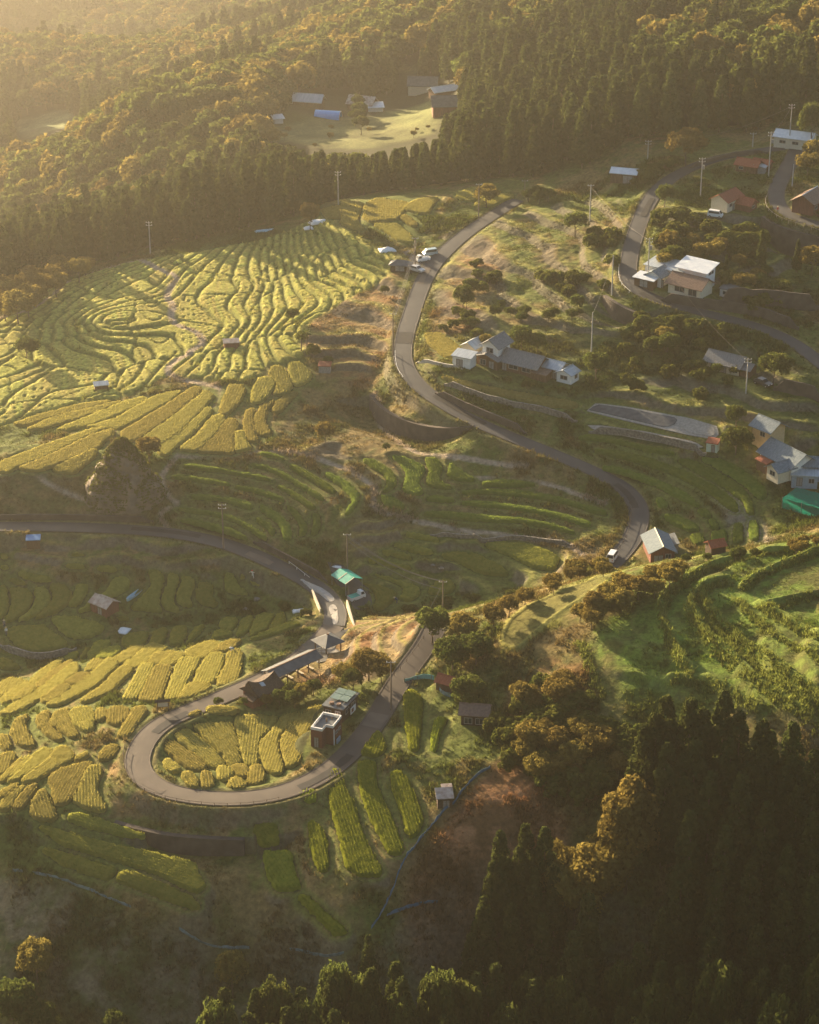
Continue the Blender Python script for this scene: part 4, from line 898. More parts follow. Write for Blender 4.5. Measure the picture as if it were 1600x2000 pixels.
thicket("960,585 1045,595 1120,602 1150,592 1145,612 1040,618 965,605", 13, 2.4, 'broad', 'orchard_tree', 'dark round orchard tree in the row above the farmhouse', 'orchard row above the farmhouse')
thicket("1045,520 1100,525 1190,545 1195,565 1100,560 1050,545", 10, 2.6, 'shrub', 'orchard_tree', 'leafy orchard tree in the row below the grassy rise', 'orchard row below the grassy rise')
thicket("900,530 960,470 1000,490 975,540 930,560", 10, 2.4, 'shrub', 'orchard_tree', 'sunlit shrub in the overgrown plot beside the road', 'shrubs in the overgrown plot')
thicket("880,590 960,600 950,650 880,655 860,630", 9, 2.2, 'shrub', 'orchard_tree', 'shrub on the bank between road and farmhouse', 'shrubs between road and farmhouse')
thicket("1150,440 1210,445 1215,500 1160,500", 10, 2.8, 'shrub', 'orchard_tree', 'dark shrub beside the upper road near the bend', 'shrubs near the upper bend')
thicket("1220,650 1360,640 1480,670 1440,760 1350,780 1200,740 1180,690", 24, 2.4, 'shrub', 'shade_shrub', 'dark shrub on the shaded slope between farmhouses', 'shrubs between the farmhouses')
thicket("1240,600 1400,625 1480,660 1400,655 1260,630", 22, 2.6, 'shrub', 'shade_shrub', 'dark shrub on the bank below the upper road', 'shrubs below the upper road')
thicket("880,720 1060,745 1130,770 1120,785 960,750", 14, 1.7, 'shrub', 'shade_shrub', 'low shrub on the bank in front of the farmhouse', 'shrubs in front of the farmhouse')
thicket("1330,1085 1480,1075 1500,1062 1420,1080 1340,1092", 8, 2.2, 'broad', 'hedge_shrub', 'dark shrub behind the crest beside the small red shed', 'shrubs by the small red shed')
thicket("490,1178 560,1175 600,1190 500,1192", 7, 1.5, 'shrub', 'stream_shrub', 'dark shrub on the bank of the stream', 'shrubs along the stream')
thicket("720,1172 860,1165 990,1140 1000,1155 860,1185 740,1190", 9, 1.5, 'shrub', 'stream_shrub', 'low shrub in the gully below the golden wires', 'shrubs in the gully')
thicket("0,480 120,500 180,500 100,545 0,600", 26, 6.5, 'gold', 'edge_tree', 'hazy bronze tree at the edge of the far terraces', 'trees at the edge of the far terraces')
thicket("900,360 1000,335 1010,360 930,372", 7, 5.5, 'gold', 'edge_tree', 'bronze tree behind the plateau fields', 'trees behind the plateau fields')
thicket("1010,370 1050,360 1100,362 1060,374", 5, 3, 'broad', 'edge_tree', 'dark round bush where the ridge road meets the wood', 'bushes at the end of the ridge road')

thicket("505,262 560,246 640,232 740,226 800,226 848,242 850,252 760,276 720,288 640,286 560,272", 9, 2.0, 'gold', 'field_bush', 'small bush dotted over the pale fields of the hazy far clearing', 'bushes in the far clearing')
thicket("480,255 520,225 545,230 520,265", 4, 7, 'gold', 'clearing_tree', 'round pale tree at the near corner of the far clearing', 'trees at the corner of the far clearing')
thicket("660,180 700,185 745,235 700,230", 7, 5, 'broad', 'clearing_tree', 'bushy tree among the houses of the hazy clearing', 'trees among the hamlet houses')
# ------------------------------------------------------------------ the far woods: the 300 nearest of each kind stand alone, the rest is one mass
EDGE = P(pts("-400,640 -60,612 20,590 130,538 280,497 450,472 600,425 640,400 760,388 930,362 1020,362 1160,345 1210,318 1330,290 1480,268 1560,248 1640,215"))[:, :2]
EDGE = EDGE[np.argsort(EDGE[:, 0])]
tx, ty = np.meshgrid(np.arange(-510, 310, 5.7), np.arange(500, 2500, 5.7)); tx = tx.ravel() + rng.uniform(-2, 2, tx.size); ty = ty.ravel() + rng.uniform(-2, 2, ty.size)
k = (ty > np.interp(tx, EDGE[:, 0], EDGE[:, 1]) + 5) & (np.abs(tx) < .19 * ty + 34) & (rng.random(len(tx)) < np.clip(1.9 - ty / 1000, .32, 1))
for s, _ in FIELDS_FAR: k &= ~inside(tx, ty, P(pts(s))[:, :2])
CLEAR = ["560,222 600,185 640,180 720,195 860,150 900,180 900,215 760,225 640,235"]
for s in CLEAR: k &= ~inside(tx, ty, P(pts(s))[:, :2])
tx, ty = tx[k], ty[k]; tz = ground_raw(tx, ty, H)
Dv = np.stack([tx, ty, tz], 1); dep = np.arctan2(CZ - tz, ty)
isc = fbm(tx, ty, 90, 3, 91) + .35 * (tx > 15) * (ty < 760) + .08 * ((tx < -30) & (ty < 700)) - .30 * (np.sin((tx * .6 + ty) / 52.0) > .55) > .10
th = np.where(isc, rng.uniform(11, 20, len(tx)), rng.uniform(7, 13.5, len(tx)))
def project(x, y, z):
    c, s_ = math.cos(PITCH), math.sin(PITCH); dz = np.asarray(z) - CZ; f = y * c - dz * s_; return 800 + F * np.asarray(x) / f, 1000 - F * (y * s_ + dz * c) / f
OPEN = [pts(q) for q in ("495,268 520,248 560,238 570,185 620,178 660,195 720,180 790,195 800,150 850,145 905,165 900,205 860,215 858,262 760,286 720,294 640,292 560,277", "28,240 80,224 150,214 142,246 60,268 35,264", "870,130 760,140 780,122", "1205,320 1245,320 1245,356 1190,360 1150,372", "1505,250 1590,250 1590,285 1505,285")]
for _ in range(9):                                        # the clearings stay open to view: lower trees where they would stand in front
    for f_ in (1.0, .75, .5, .25):
        u_, v_ = project(tx, ty, tz + th * f_); bad = np.zeros(len(tx), bool)
        for q in OPEN: bad |= inside(u_, v_, q) | inside(u_ - 9, v_ - 4, q) | inside(u_ + 9, v_ - 4, q)
        th = np.where(bad, th * .86, th)
k = th > 3.2; tx, ty, tz, th, isc = tx[k], ty[k], tz[k], th[k], isc[k]
th = th * np.clip(.45 + ty / 2000, 1, 1.7)
order = np.argsort(np.hypot(tx, ty) - 2 * th)
FARM = {}
for kind in ('cedar', 'broad', 'gold'):
    for i in range(3):
        h0, cm, tm = PROTO[kind, i]
        r_ = 3.1 if kind == 'cedar' else 3.0
        T = conifer_crown(110 + i, 16, 3.3, 1500, leaf=.62) if kind == 'cedar' else broad_crown(120 + i + 7 * (kind == 'gold'), 3.4, 2.9, 1300, nb=36, leaf=.48) + np.array([0, 0, 3.6])
        me = tri_mesh('far_tree', T, {'cedar': M_cedar, 'broad': M_broad, 'gold': M_gold}[kind]); tv, tf = trunk_geo(130 + i, 14 if kind == 'cedar' else 4, .22, 0)
        b = bmesh.new(); b.from_mesh(me); vs = [b.verts.new(p) for p in tv]
        for f in tf: fc = b.faces.new([vs[q] for q in f]); fc.material_index = 1
        b.to_mesh(me); b.free(); me.materials.append(M_bark); FARM[kind, i] = (16.0 if kind == 'cedar' else 6.6, me)
cnt = {'cedar': 0, 'broad': 0}; rest = []
infr = np.abs(tx) < .181 * ty + 3
for i in order:
    fam = 'cedar' if isc[i] else 'broad'
    if cnt[fam] < 298 and infr[i]:
        kd = 'cedar' if isc[i] else ('gold' if random.random() < .3 else 'broad'); h0, me = FARM[kd, random.randrange(3)]; s = th[i] / h0
        o = bpy.data.objects.new('forest_cedar' if isc[i] else 'forest_oak', me); COL.objects.link(o); o.location = (tx[i], ty[i], tz[i] - .3); o.rotation_euler = (0, 0, random.uniform(0, 6.28)); o.scale = (s, s, s)
        if isc[i]: tag(o, 'tall pointed cedar in the hazy wood behind the terraces', 'tree', 'cedars in the far wood')
        else: tag(o, 'round topped leafy tree in the hazy wood behind the terraces', 'tree', 'leafy trees in the far wood')
        cnt[fam] += 1
    else: rest.append(i)
rest = np.array(rest)
def forest_mass():
    """the rest of the wood: one object, points that carry tree crowns"""
    me = bpy.data.meshes.new('forest'); me.vertices.add(len(rest)); me.vertices.foreach_set('co', np.stack([tx[rest], ty[rest], tz[rest] - .3], 1).astype(np.float32).ravel())
    kd = np.where(isc[rest], 0, np.where(rng.random(len(rest)) < .7, 1, 2)) * 3 + rng.integers(0, 3, len(rest))
    me.attributes.new('kd', 'INT', 'POINT').data.foreach_set('value', kd.astype(np.int32))
    me.attributes.new('sc', 'FLOAT', 'POINT').data.foreach_set('value', (th[rest] / np.where(isc[rest], 16.0, 6.6)).astype(np.float32))
    me.attributes.new('rz', 'FLOAT', 'POINT').data.foreach_set('value', rng.uniform(0, 6.28, len(rest)).astype(np.float32))
    o = bpy.data.objects.new('forest', me); COL.objects.link(o); tag(o, kind='stuff')
    g = bpy.data.node_groups.new('forest_points', 'GeometryNodeTree'); g.interface.new_socket('Geometry', in_out='INPUT', socket_type='NodeSocketGeometry'); g.interface.new_socket('Geometry', in_out='OUTPUT', socket_type='NodeSocketGeometry')
    N = g.nodes; L = g.links; gi = N.new('NodeGroupInput'); go = N.new('NodeGroupOutput'); jn = N.new('GeometryNodeJoinGeometry')
    at = lambda nm, ty_: (lambda n: (setattr(n, 'data_type', ty_), n.inputs[0].__setattr__('default_value', nm), n)[2])(N.new('GeometryNodeInputNamedAttribute'))
    ak = at('kd', 'INT'); as_ = at('sc', 'FLOAT'); ar = at('rz', 'FLOAT')
    comb = N.new('ShaderNodeCombineXYZ'); L.new(ar.outputs[0], comb.inputs[2])
    for i, key in enumerate([(a, b) for a in ('cedar', 'broad', 'gold') for b in range(3)]):
        src = next(ob for ob in bpy.data.objects if ob.data == FARM[key][1])   # geometry of one of the trees that stand alone
        oi = N.new('GeometryNodeObjectInfo'); oi.inputs['Object'].default_value = src; oi.transform_space = 'ORIGINAL'
        cmp_ = N.new('FunctionNodeCompare'); cmp_.data_type = 'INT'; cmp_.operation = 'EQUAL'; L.new(ak.outputs[0], cmp_.inputs[2]); cmp_.inputs[3].default_value = i
        ip = N.new('GeometryNodeInstanceOnPoints'); L.new(gi.outputs[0], ip.inputs['Points']); L.new(cmp_.outputs[0], ip.inputs['Selection']); L.new(oi.outputs['Geometry'], ip.inputs['Instance'])
        L.new(comb.outputs[0], ip.inputs['Rotation']); L.new(as_.outputs[0], ip.inputs['Scale']); L.new(ip.outputs[0], jn.inputs[0])
    L.new(jn.outputs[0], go.inputs[0])
    md = o.modifiers.new('forest', 'NODES'); md.node_group = g
forest_mass()
print('far trees', cnt, len(rest))

# ------------------------------------------------------------------ grass: tufts that take the colour of the ground they grow on
def grass():
    m = bpy.data.materials.new('grass_blades'); m.use_nodes = True; n = m.node_tree; n.nodes.clear(); L = n.links
    a = n.nodes.new('ShaderNodeAttribute'); a.attribute_name = 'Col'; d = n.nodes.new('ShaderNodeBsdfDiffuse'); t = n.nodes.new('ShaderNodeBsdfTranslucent'); x = n.nodes.new('ShaderNodeMixShader'); x.inputs[0].default_value = .4
    out = n.nodes.new('ShaderNodeOutputMaterial'); L.new(a.outputs['Color'], d.inputs[0]); L.new(a.outputs['Color'], t.inputs[0]); L.new(d.outputs[0], x.inputs[1]); L.new(t.outputs[0], x.inputs[2]); L.new(x.outputs[0], out.inputs[0])
    r_ = np.random.default_rng(5)
    N = 420000; px_ = r_.uniform(NX0, NX1, N); py_ = r_.uniform(265, 575, N)
    i = ((px_ - NX0) / ND).astype(int); j = ((py_ - NY0) / ND).astype(int)
    dens = (1 - PA[j, i]) * (1 - .92 * SM[j, i]) * (ROADD[j, i] > .3) * (1 - BUILT[j, i])
    dens = np.maximum(dens, BARE[j, i]); dens = np.maximum(dens, .95 * RICE[j, i]); patch = sstep(-.35, .35, fbm(px_, py_, 5, 3, 97)) * (1 - .5 * BARE[j, i]) * (RICE[j, i] < .5) + .35 * (RICE[j, i] >= .5); lush = 1.0 * sstep(.10, .14, CC[j, i, 1] - .5 * CC[j, i, 0])
    k = (r_.random(N) < dens * np.clip(.35 + .65 * patch + .6 * RICE[j, i], 0, 1)) & (np.abs(px_) < .182 * py_ + 8)
    x_, y_, i, j, patch = px_[k], py_[k], i[k], j[k], patch[k]
    size = r_.uniform(.28, .62, len(x_)) * (.6 + .8 * patch) * (1 - .45 * MOWN[j, i] * (1 - .15 * KM[j, i])) * (1 - .5 * np.minimum(1, STEPS[j, i]) * (1 - MOWN[j, i])) * (1 - .5 * GREEN_T[j, i]) * (1 - .5 * (RICE[j, i] > .5))
    c = CC[j, i] * r_.uniform(.7, 1.35, (len(x_), 1))
    # tall grass in rows along the banks of the near hill
    for s in ROWS:
        Lr = resample(smooth_line(P(pts(s), H)[:, :2], 2), .16); n_ = len(Lr) * 2
        q = np.repeat(Lr, 2, 0) + r_.normal(0, .42, (n_, 2)); x_ = np.r_[x_, q[:, 0]]; y_ = np.r_[y_, q[:, 1]]; size = np.r_[size, r_.uniform(.4, .75, n_)]; c = np.r_[c, np.array([[.20, .225, .05]]) * r_.uniform(.6, 1.3, (n_, 1))]
    z_ = ground_z(x_, y_); M = len(x_); nb = 6
    an = r_.uniform(0, 6.283, (M, nb)); ln = size[:, None] * r_.uniform(.7, 1.3, (M, nb)); lean = size[:, None] * r_.uniform(.2, 1.1, (M, nb)); wd = size[:, None] * .2
    ox = x_[:, None] + r_.normal(0, .3, (M, nb)) * size[:, None]; oy = y_[:, None] + r_.normal(0, .3, (M, nb)) * size[:, None]
    ca, sa = np.cos(an), np.sin(an); z0 = np.broadcast_to(z_[:, None] - .12, an.shape)
    T = np.stack([np.stack([ox - sa * wd, oy + ca * wd, z0], -1), np.stack([ox + sa * wd, oy - ca * wd, z0], -1), np.stack([ox + ca * lean, oy + sa * lean, z0 + ln], -1)], 2).reshape(-1, 3)
    me = tri_mesh('grass', T, m); a = me.attributes.new('Col', 'FLOAT_COLOR', 'POINT'); cc = np.repeat(np.clip(c, .01, .6), nb * 3, 0); a.data.foreach_set('color', np.c_[cc, np.ones(len(cc))].astype(np.float32).ravel())
    o = bpy.data.objects.new('grass', me); COL.objects.link(o); tag(o, kind='stuff'); print('grass tufts', M)
ROWS = ["1350,1320 1330,1290 1312,1260 1298,1225 1292,1190 1310,1155 1345,1128 1400,1105 1470,1090 1540,1082 1610,1068", "1440,1300 1395,1262 1362,1222 1345,1185 1352,1165 1380,1148 1420,1138", "1610,1370 1540,1318 1475,1275 1425,1235 1385,1195 1370,1165", "1450,1150 1490,1122 1545,1098 1610,1080", "1480,1185 1530,1212 1610,1252", "1500,1185 1560,1172 1610,1162", "1610,1400 1560,1362 1500,1318 1450,1282 1405,1240 1378,1210", "1610,1300 1560,1268 1510,1240 1470,1205 1440,1170",
 "1480,1390 1420,1350 1370,1330 1310,1330", "1610,1440 1560,1390 1500,1350 1450,1310", "1130,1255 1150,1290 1160,1330 1180,1360"]

# ------------------------------------------------------------------ building kit
class MB:
    def __init__(s): s.V = []; s.F = []
    def add(s, V, Fc): o = len(s.V); s.V += [tuple(map(float, v)) for v in V]; s.F += [tuple(i + o for i in f) for f in Fc]; return s
    def box(s, x0, x1, y0, y1, z0, z1, c=None, rot=0):
        V = [(x, y, z) for z in (z0, z1) for y in (y0, y1) for x in (x0, x1)]
        if c is not None: V = [(c[0] + x * math.cos(rot) - y * math.sin(rot), c[1] + x * math.sin(rot) + y * math.cos(rot), z) for x, y, z in V]
        return s.add(V, [(0, 2, 3, 1), (4, 5, 7, 6), (0, 1, 5, 4), (2, 6, 7, 3), (0, 4, 6, 2), (1, 3, 7, 5)])
    def tube(s, p, r, n=6): return s.add(*tube(p, r if isinstance(r, (list, tuple)) else [r] * len(p), n))
    def slab(s, Q, t):                                     # a plate: quad corners (top side), thickness t downwards
        n = len(Q); V = list(Q) + [(x, y, z - t) for x, y, z in Q]
        return s.add(V, [tuple(range(n)), tuple(range(2 * n - 1, n - 1, -1))] + [(i, i + n, (i + 1) % n + n, (i + 1) % n) for i in range(n)])
    def build(s, name, m, parent=None, smooth=False):
        o = mesh_obj(name, s.V, s.F, m, parent, smooth)
        b = bmesh.new(); b.from_mesh(o.data); bmesh.ops.recalc_face_normals(b, faces=b.faces); b.to_mesh(o.data); b.free(); return o
def yaw_px(du, dv, v): return math.atan2(-dv / math.sin(PITCH + math.atan((v - 1000) / F)), du)
def thing(name, label, cat, u=None, v=None, yaw=0.0, loc=None, group=None, dz=0.0):
    e = bpy.data.objects.new(name, None); COL.objects.link(e); e.empty_display_size = .3
    p = np.array(loc) if loc is not None else PH(u, v)
    e.location = (p[0], p[1], p[2] + dz); e.rotation_euler = (0, 0, yaw); tag(e, label, cat, group); return e
W_white = mat('white_wall', (.62, .61, .58), (.72, .71, .68), 2); W_cream = mat('cream_wall', (.50, .44, .33), (.58, .52, .40), 2); W_yel = mat('ochre_wall', (.48, .33, .17), (.55, .39, .21), 2)
W_wood = mat('brown_boards', (.10, .055, .03), (.17, .095, .055), 5, stretch=(1, 1, .15)); W_red = mat('red_boards', (.13, .052, .036), (.20, .08, .052), 5, stretch=(1, 1, .15)); W_blue = mat('blue_grey_wall', (.22, .28, .34), (.30, .36, .42), 2)
W_dark = mat('dark_boards', (.045, .03, .022), (.085, .055, .04), 5); W_brick = mat('brick_red_wall', (.12, .045, .03), (.18, .07, .048), 7); W_grey = mat('grey_boards', (.20, .19, .18), (.30, .29, .27), 4)
R_grey = mat('grey_roof_tiles', (.12, .125, .13), (.22, .22, .215), 2.5, bump=.5, stretch=(3, .7, .7)); R_red = mat('red_roof_tiles', (.22, .06, .03), (.32, .105, .06), 2.5, bump=.4, stretch=(3, .7, .7)); R_brown = mat('brown_roof_tiles', (.16, .10, .075), (.23, .15, .11), 2.5, bump=.4)
R_tin = mat('pale_tin_roof', (.30, .34, .37), (.44, .48, .50), .8, rough=.45, metal=.25, stretch=(4, .5, .5)); R_rust = mat('rusty_tin_roof', (.23, .17, .14), (.42, .37, .33), 1.2, rough=.6); R_dark = mat('dark_metal_roof', (.065, .075, .08), (.11, .12, .125), 1, rough=.5)
R_teal = mat('teal_sheet_roof', (.02, .26, .20), (.035, .34, .27), 1.5, rough=.5); R_blue = mat('blue_tin_roof', (.10, .22, .40), (.15, .30, .50), 1.5, rough=.45); R_white = mat('white_tin_roof', (.50, .54, .58), (.64, .67, .69), 1, rough=.4)
R_blgrey = mat('blue_grey_tiles', (.10, .135, .16), (.20, .24, .265), 2.2, bump=.5, stretch=(3, .7, .7)); R_gtin = mat('grey_green_sheet', (.14, .21, .18), (.21, .28, .24), 1.5, rough=.5)
M_glass = mat('window_glass', (.03, .04, .05), rough=.12, spec=.6); M_frame = mat('window_frame', (.30, .29, .28)); M_post = mat('timber_post', (.11, .07, .045), (.16, .11, .07), 6); M_wframe = mat('white_trim', (.68, .68, .66))
M_steel = mat('galvanised_steel', (.34, .35, .36), rough=.45, metal=.6); M_black = mat('black_paint', (.02, .02, .02), rough=.5)
def hole(par, x, y, z, w_, h, side, frame=None, name='window'):
    """a window or door standing 3-5 cm proud of the wall; side 0 +x, 1 +y, 2 -x, 3 -y"""
    a = [0, math.pi / 2, math.pi, -math.pi / 2][side]; n = (math.cos(a), math.sin(a)); t = (-n[1], n[0])
    def blk(u0, u1, z0, z1, d0, d1): return [(x + t[0] * u + n[0] * d, y + t[1] * u + n[1] * d, zz) for zz in (z0, z1) for d in (d0, d1) for u in (u0, u1)]
    f = MB(); BF = [(0, 2, 3, 1), (4, 5, 7, 6), (0, 1, 5, 4), (2, 6, 7, 3), (0, 4, 6, 2), (1, 3, 7, 5)]; q = .09
    for u0, u1, z0, z1 in ((-w_ / 2, w_ / 2, z + h - q, z + h), (-w_ / 2, w_ / 2, z, z + q), (-w_ / 2, -w_ / 2 + q, z + q, z + h - q), (w_ / 2 - q, w_ / 2, z + q, z + h - q), (-.035, .035, z + q, z + h - q)): f.add(blk(u0, u1, z0, z1, -.02, .07), BF)
    o = f.build(name, frame or M_frame, par)
    g = MB(); g.add(blk(-w_ / 2 + q, -.035, z + q, z + h - q, -.02, .035), BF); g.add(blk(.035, w_ / 2 - q, z + q, z + h - q, -.02, .035), BF)
    g.build('pane', M_glass if name == 'window' else W_grey, o); return o
def block(par, x, y, L, Wd, h, rise, wall, roof, z=0.0, kind='gable', over=.55, axis=0, trim=None, gable=None):
    """walls and roof of one block centred x,y; ridge along local x (axis 0) or y (axis 1)"""
    R_ = lambda p: (x + (p[0] if axis == 0 else -p[1]), y + (p[1] if axis == 0 else p[0]), z + p[2])
    a, b = L / 2, Wd / 2
    m = MB(); V = [(-a, -b, -.5), (a, -b, -.5), (a, b, -.5), (-a, b, -.5), (-a, -b, h), (a, -b, h), (a, b, h), (-a, b, h)]; Fc = [(0, 1, 5, 4), (2, 3, 7, 6)]
    if kind == 'gable': V += [(-a, 0, h + rise), (a, 0, h + rise)]; Fc += [(1, 2, 6, 9, 5), (3, 0, 4, 8, 7), (4, 5, 9, 8), (6, 7, 8, 9)]
    elif kind == 'shed': V[6] = (a, b, h + rise); V[7] = (-a, b, h + rise); Fc += [(1, 2, 6, 5), (3, 0, 4, 7), (4, 5, 6, 7)]
    else: Fc += [(1, 2, 6, 5), (3, 0, 4, 7), (4, 5, 6, 7)]
    m.add([R_(p) for p in V], Fc + [(3, 2, 1, 0)]); m.build('wall', wall, par)
    r = MB(); o = over; t = .14
    if kind == 'gable':
        s = rise / b; e = h - s * o
        for sg in (-1, 1):
            Q = [(-a - o, sg * (b + o), e + .13), (a + o, sg * (b + o), e + .13), (a + o, 0, h + rise + .13), (-a - o, 0, h + rise + .13)]
            r.slab([R_(p) for p in (Q if sg < 0 else Q[::-1])], t)
        rc = MB(); rc.add([R_(p) for p in [(-a - o, -.14, h + rise + .09), (a + o, -.14, h + rise + .09), (a + o, .14, h + rise + .09), (-a - o, .14, h + rise + .09), (-a - o, 0, h + rise + .30), (a + o, 0, h + rise + .30)]], [(0, 1, 5, 4), (2, 3, 4, 5), (1, 2, 5), (3, 0, 4)])
    elif kind == 'hip':
        q = min(b, a) ; Q = [(-a - o, -b - o), (a + o, -b - o), (a + o, b + o), (-a - o, b + o)]; e = h - rise / b * o * .8 + .1; tp = h + rise; c0, c1 = (-(a - q), 0, tp), (a - q, 0, tp)
        Vh = [(p[0], p[1], e) for p in Q] + [c0, c1]; r.add([R_(p) for p in Vh], [(0, 1, 5, 4), (1, 2, 5), (2, 3, 4, 5), (3, 0, 4)] if q < a else [(0, 1, 4), (1, 2, 4), (2, 3, 4), (3, 0, 4)]); r.add([R_((p[0], p[1], e - .12)) for p in Q] , [(3, 2, 1, 0)]); r.add([R_((p[0], p[1], zz)) for zz in (e - .12, e) for p in Q], [(i, (i + 1) % 4, (i + 1) % 4 + 4, i + 4) for i in range(4)]); rc = None
    elif kind == 'shed':
        s = rise / Wd; Q = [(-a - o, -b - o, h - s * o + .13), (a + o, -b - o, h - s * o + .13), (a + o, b + o, h + rise + s * o + .13), (-a - o, b + o, h + rise + s * o + .13)]; r.slab([R_(p) for p in Q], t); rc = None
    else:
        Q = [(-a - o, -b - o, h + .15), (a + o, -b - o, h + .15), (a + o, b + o, h + .15), (-a - o, b + o, h + .15)]; r.slab([R_(p) for p in Q], .2); rc = None
    ro = r.build('roof', roof, par)
    if rc: rc.build('ridge', trim or roof, ro)
    return ro

# ------------------------------------------------------------------ around the hairpin
def toilets():
    v = 1446; e = thing('toilet_block', 'brick red flat roofed block with white parapet inside the hairpin', 'building', 638, v, yaw_px(20, -27, 1430))
    L, Wd, h = 5.4, 3.4, 3.3; a, b = L / 2, Wd / 2; n = 1.3                  # L-shaped: a notch in the near right corner
    out = [(-a, b), (-a, -b + n), (-a + 1.6, -b + n), (-a + 1.6, -b), (a, -b), (a, b)]
    m = MB(); k = len(out); m.add([(x, y, -.6) for x, y in out] + [(x, y, h) for x, y in out], [tuple(range(k)), tuple(range(2 * k - 1, k - 1, -1))] + [(i, (i + 1) % k, (i + 1) % k + k, i + k) for i in range(k)]); m.build('wall', W_brick, e)
    p = MB(); c = np.array(out); inn = c * .90
    V = [(*q, h + .003) for q in c] + [(*q, h + .5) for q in c] + [(*q, h + .5) for q in inn] + [(*q, h + .003) for q in inn]
    p.add(V, [(i + s * k, (i + 1) % k + s * k, (i + 1) % k + (s + 1) * k, i + (s + 1) * k) for s in range(3) for i in range(k)]); p.build('parapet', W_white, e)
    r = MB(); r.add([(*q, h + .02) for q in inn], [tuple(range(k))]); ro = r.build('roof', R_dark, e)
    t = MB(); t.tube([(.6, .2, h), (.6, .2, h + .7)], .12); t.tube([(1.6, -.4, h), (1.6, -.4, h + .5)], .1); t.build('vent_pipe', M_post, ro)
    d = MB(); d.tube([(-a + 1.75, -b - .1, -.4), (-a + 1.75, -b - .1, h - .3)], .09); d.build('downpipe', M_wframe, e)
    hole(e, -a, .7, 0, .9, 2.0, 2, M_post, 'door'); hole(e, .3, -b, 1.6, .9, .6, 3); hole(e, 1.6, -b, 1.6, .9, .6, 3)
    s = MB(); s.box(-.5, .9, -b - .5, -b - .3, 0, .9); s.build('signboard', W_blue, e)
def kiosk():
    e = thing('visitor_kiosk', 'dark brown flat roofed kiosk with four green sheets on its roof', 'building', 666, 1392, yaw_px(26, -29, 1385))
    L, Wd, h = 6.0, 3.6, 2.6; ro = block(e, 0, 0, L, Wd, h, 0, W_dark, R_dark, kind='flat', over=.25)
    for i in range(2):
        for j in range(2):
            s = MB(); x0 = -.9 + i * 1.95; y0 = -1.65 + j * 1.7; s.slab([(x0, y0, h + .42), (x0 + 1.8, y0, h + .42), (x0 + 1.8, y0 + 1.55, h + .55), (x0, y0 + 1.55, h + .55)], .1); s.build('roof_sheet', R_gtin, ro)
    for y0 in (-.7, .7): m = MB(); m.tube([(-2.1, y0, h + .1), (-2.1, y0, h + .55)], [.45, .38], 10); m.build('vent_cap', R_brown, ro)
    hole(e, -L / 2, -.9, .1, 1.0, 2.0, 2, M_wframe, 'door'); hole(e, -L / 2, .9, 1.1, 1.1, .9, 2); hole(e, 1.2, -Wd / 2, 1.0, 1.4, 1.0, 3); hole(e, -1.2, -Wd / 2, 1.0, 1.4, 1.0, 3)
    b = thing('notice_board', 'white notice board on two legs beside the dark kiosk and the road', 'sign', 690, 1398, yaw_px(26, -29, 1385))
    m = MB(); m.box(-1, 1, -.04, .04, .7, 1.9); m.build('board', W_white, b); m = MB(); m.box(-.9, -.8, .05, .13, -.3, 1.9); m.box(.8, .9, .05, .13, -.3, 1.9); m.build('leg', M_post, b)
    m = MB(); m.box(-.7, .1, -.065, -.045, 1.0, 1.7); m.build('poster', W_red, b)
def shelter():
    yw = yaw_px(75, -35, 1310); e = thing('long_shelter', 'long open timber shelter with low gable roof beside the car park', 'shelter', 571, 1318, yw)
    L, Wd, h, rise = 10.4, 3.2, 2.3, .75; a, b = L / 2, Wd / 2
    r = MB(); o = .4
    for sg in (-1, 1):
        Q = [(-a - .5, sg * (b + o), h - .1), (a + .5, sg * (b + o), h - .1), (a + .5, 0, h + rise), (-a - .5, 0, h + rise)]; r.slab(Q if sg < 0 else Q[::-1], .12)
    ro = r.build('roof', R_dark, e); m = MB(); m.box(-a - .5, a + .5, -.1, .1, h + rise - .03, h + rise + .1); m.build('ridge', R_brown, ro)
    for i in range(5):
        for sg in (-1, 1): m = MB(); x = -a + .2 + i * (L - .4) / 4; m.box(x - .08, x + .08, sg * b - .08, sg * b + .08, -.4, h + .05); m.build('post', M_post, e)
    m = MB(); [m.box(-a, a, s * b - .07, s * b + .07, h - .22, h - .02) for s in (-1, 1)]; m.build('beam', M_post, e)
    for i in range(4):
        x = -a + 1.5 + i * 2.45
        t = thing('picnic_bench', ['timber bench set under the near end of the long shelter', 'timber bench second under the long shelter from the dark hut', 'timber bench third under the long shelter from the dark hut', 'timber bench under the shelter end next to the gazebo'][i], 'bench', loc=(0, 0, 0), group=None)
        c, s_ = math.cos(yw), math.sin(yw); ex, ey, ez = e.location; t.location = (ex + x * c - (-.7) * s_, ey + x * s_ + (-.7) * c, ez); t.rotation_euler = (0, 0, yw + math.pi / 2)
        m = MB(); m.box(-.9, .9, -.22, .22, .40, .47); m.build('seat', W_cream, t)
        for sx in (-.7, .7): m = MB(); m.box(sx - .06, sx + .06, -.18, .18, -.2, .40); m.build('leg', M_post, t)
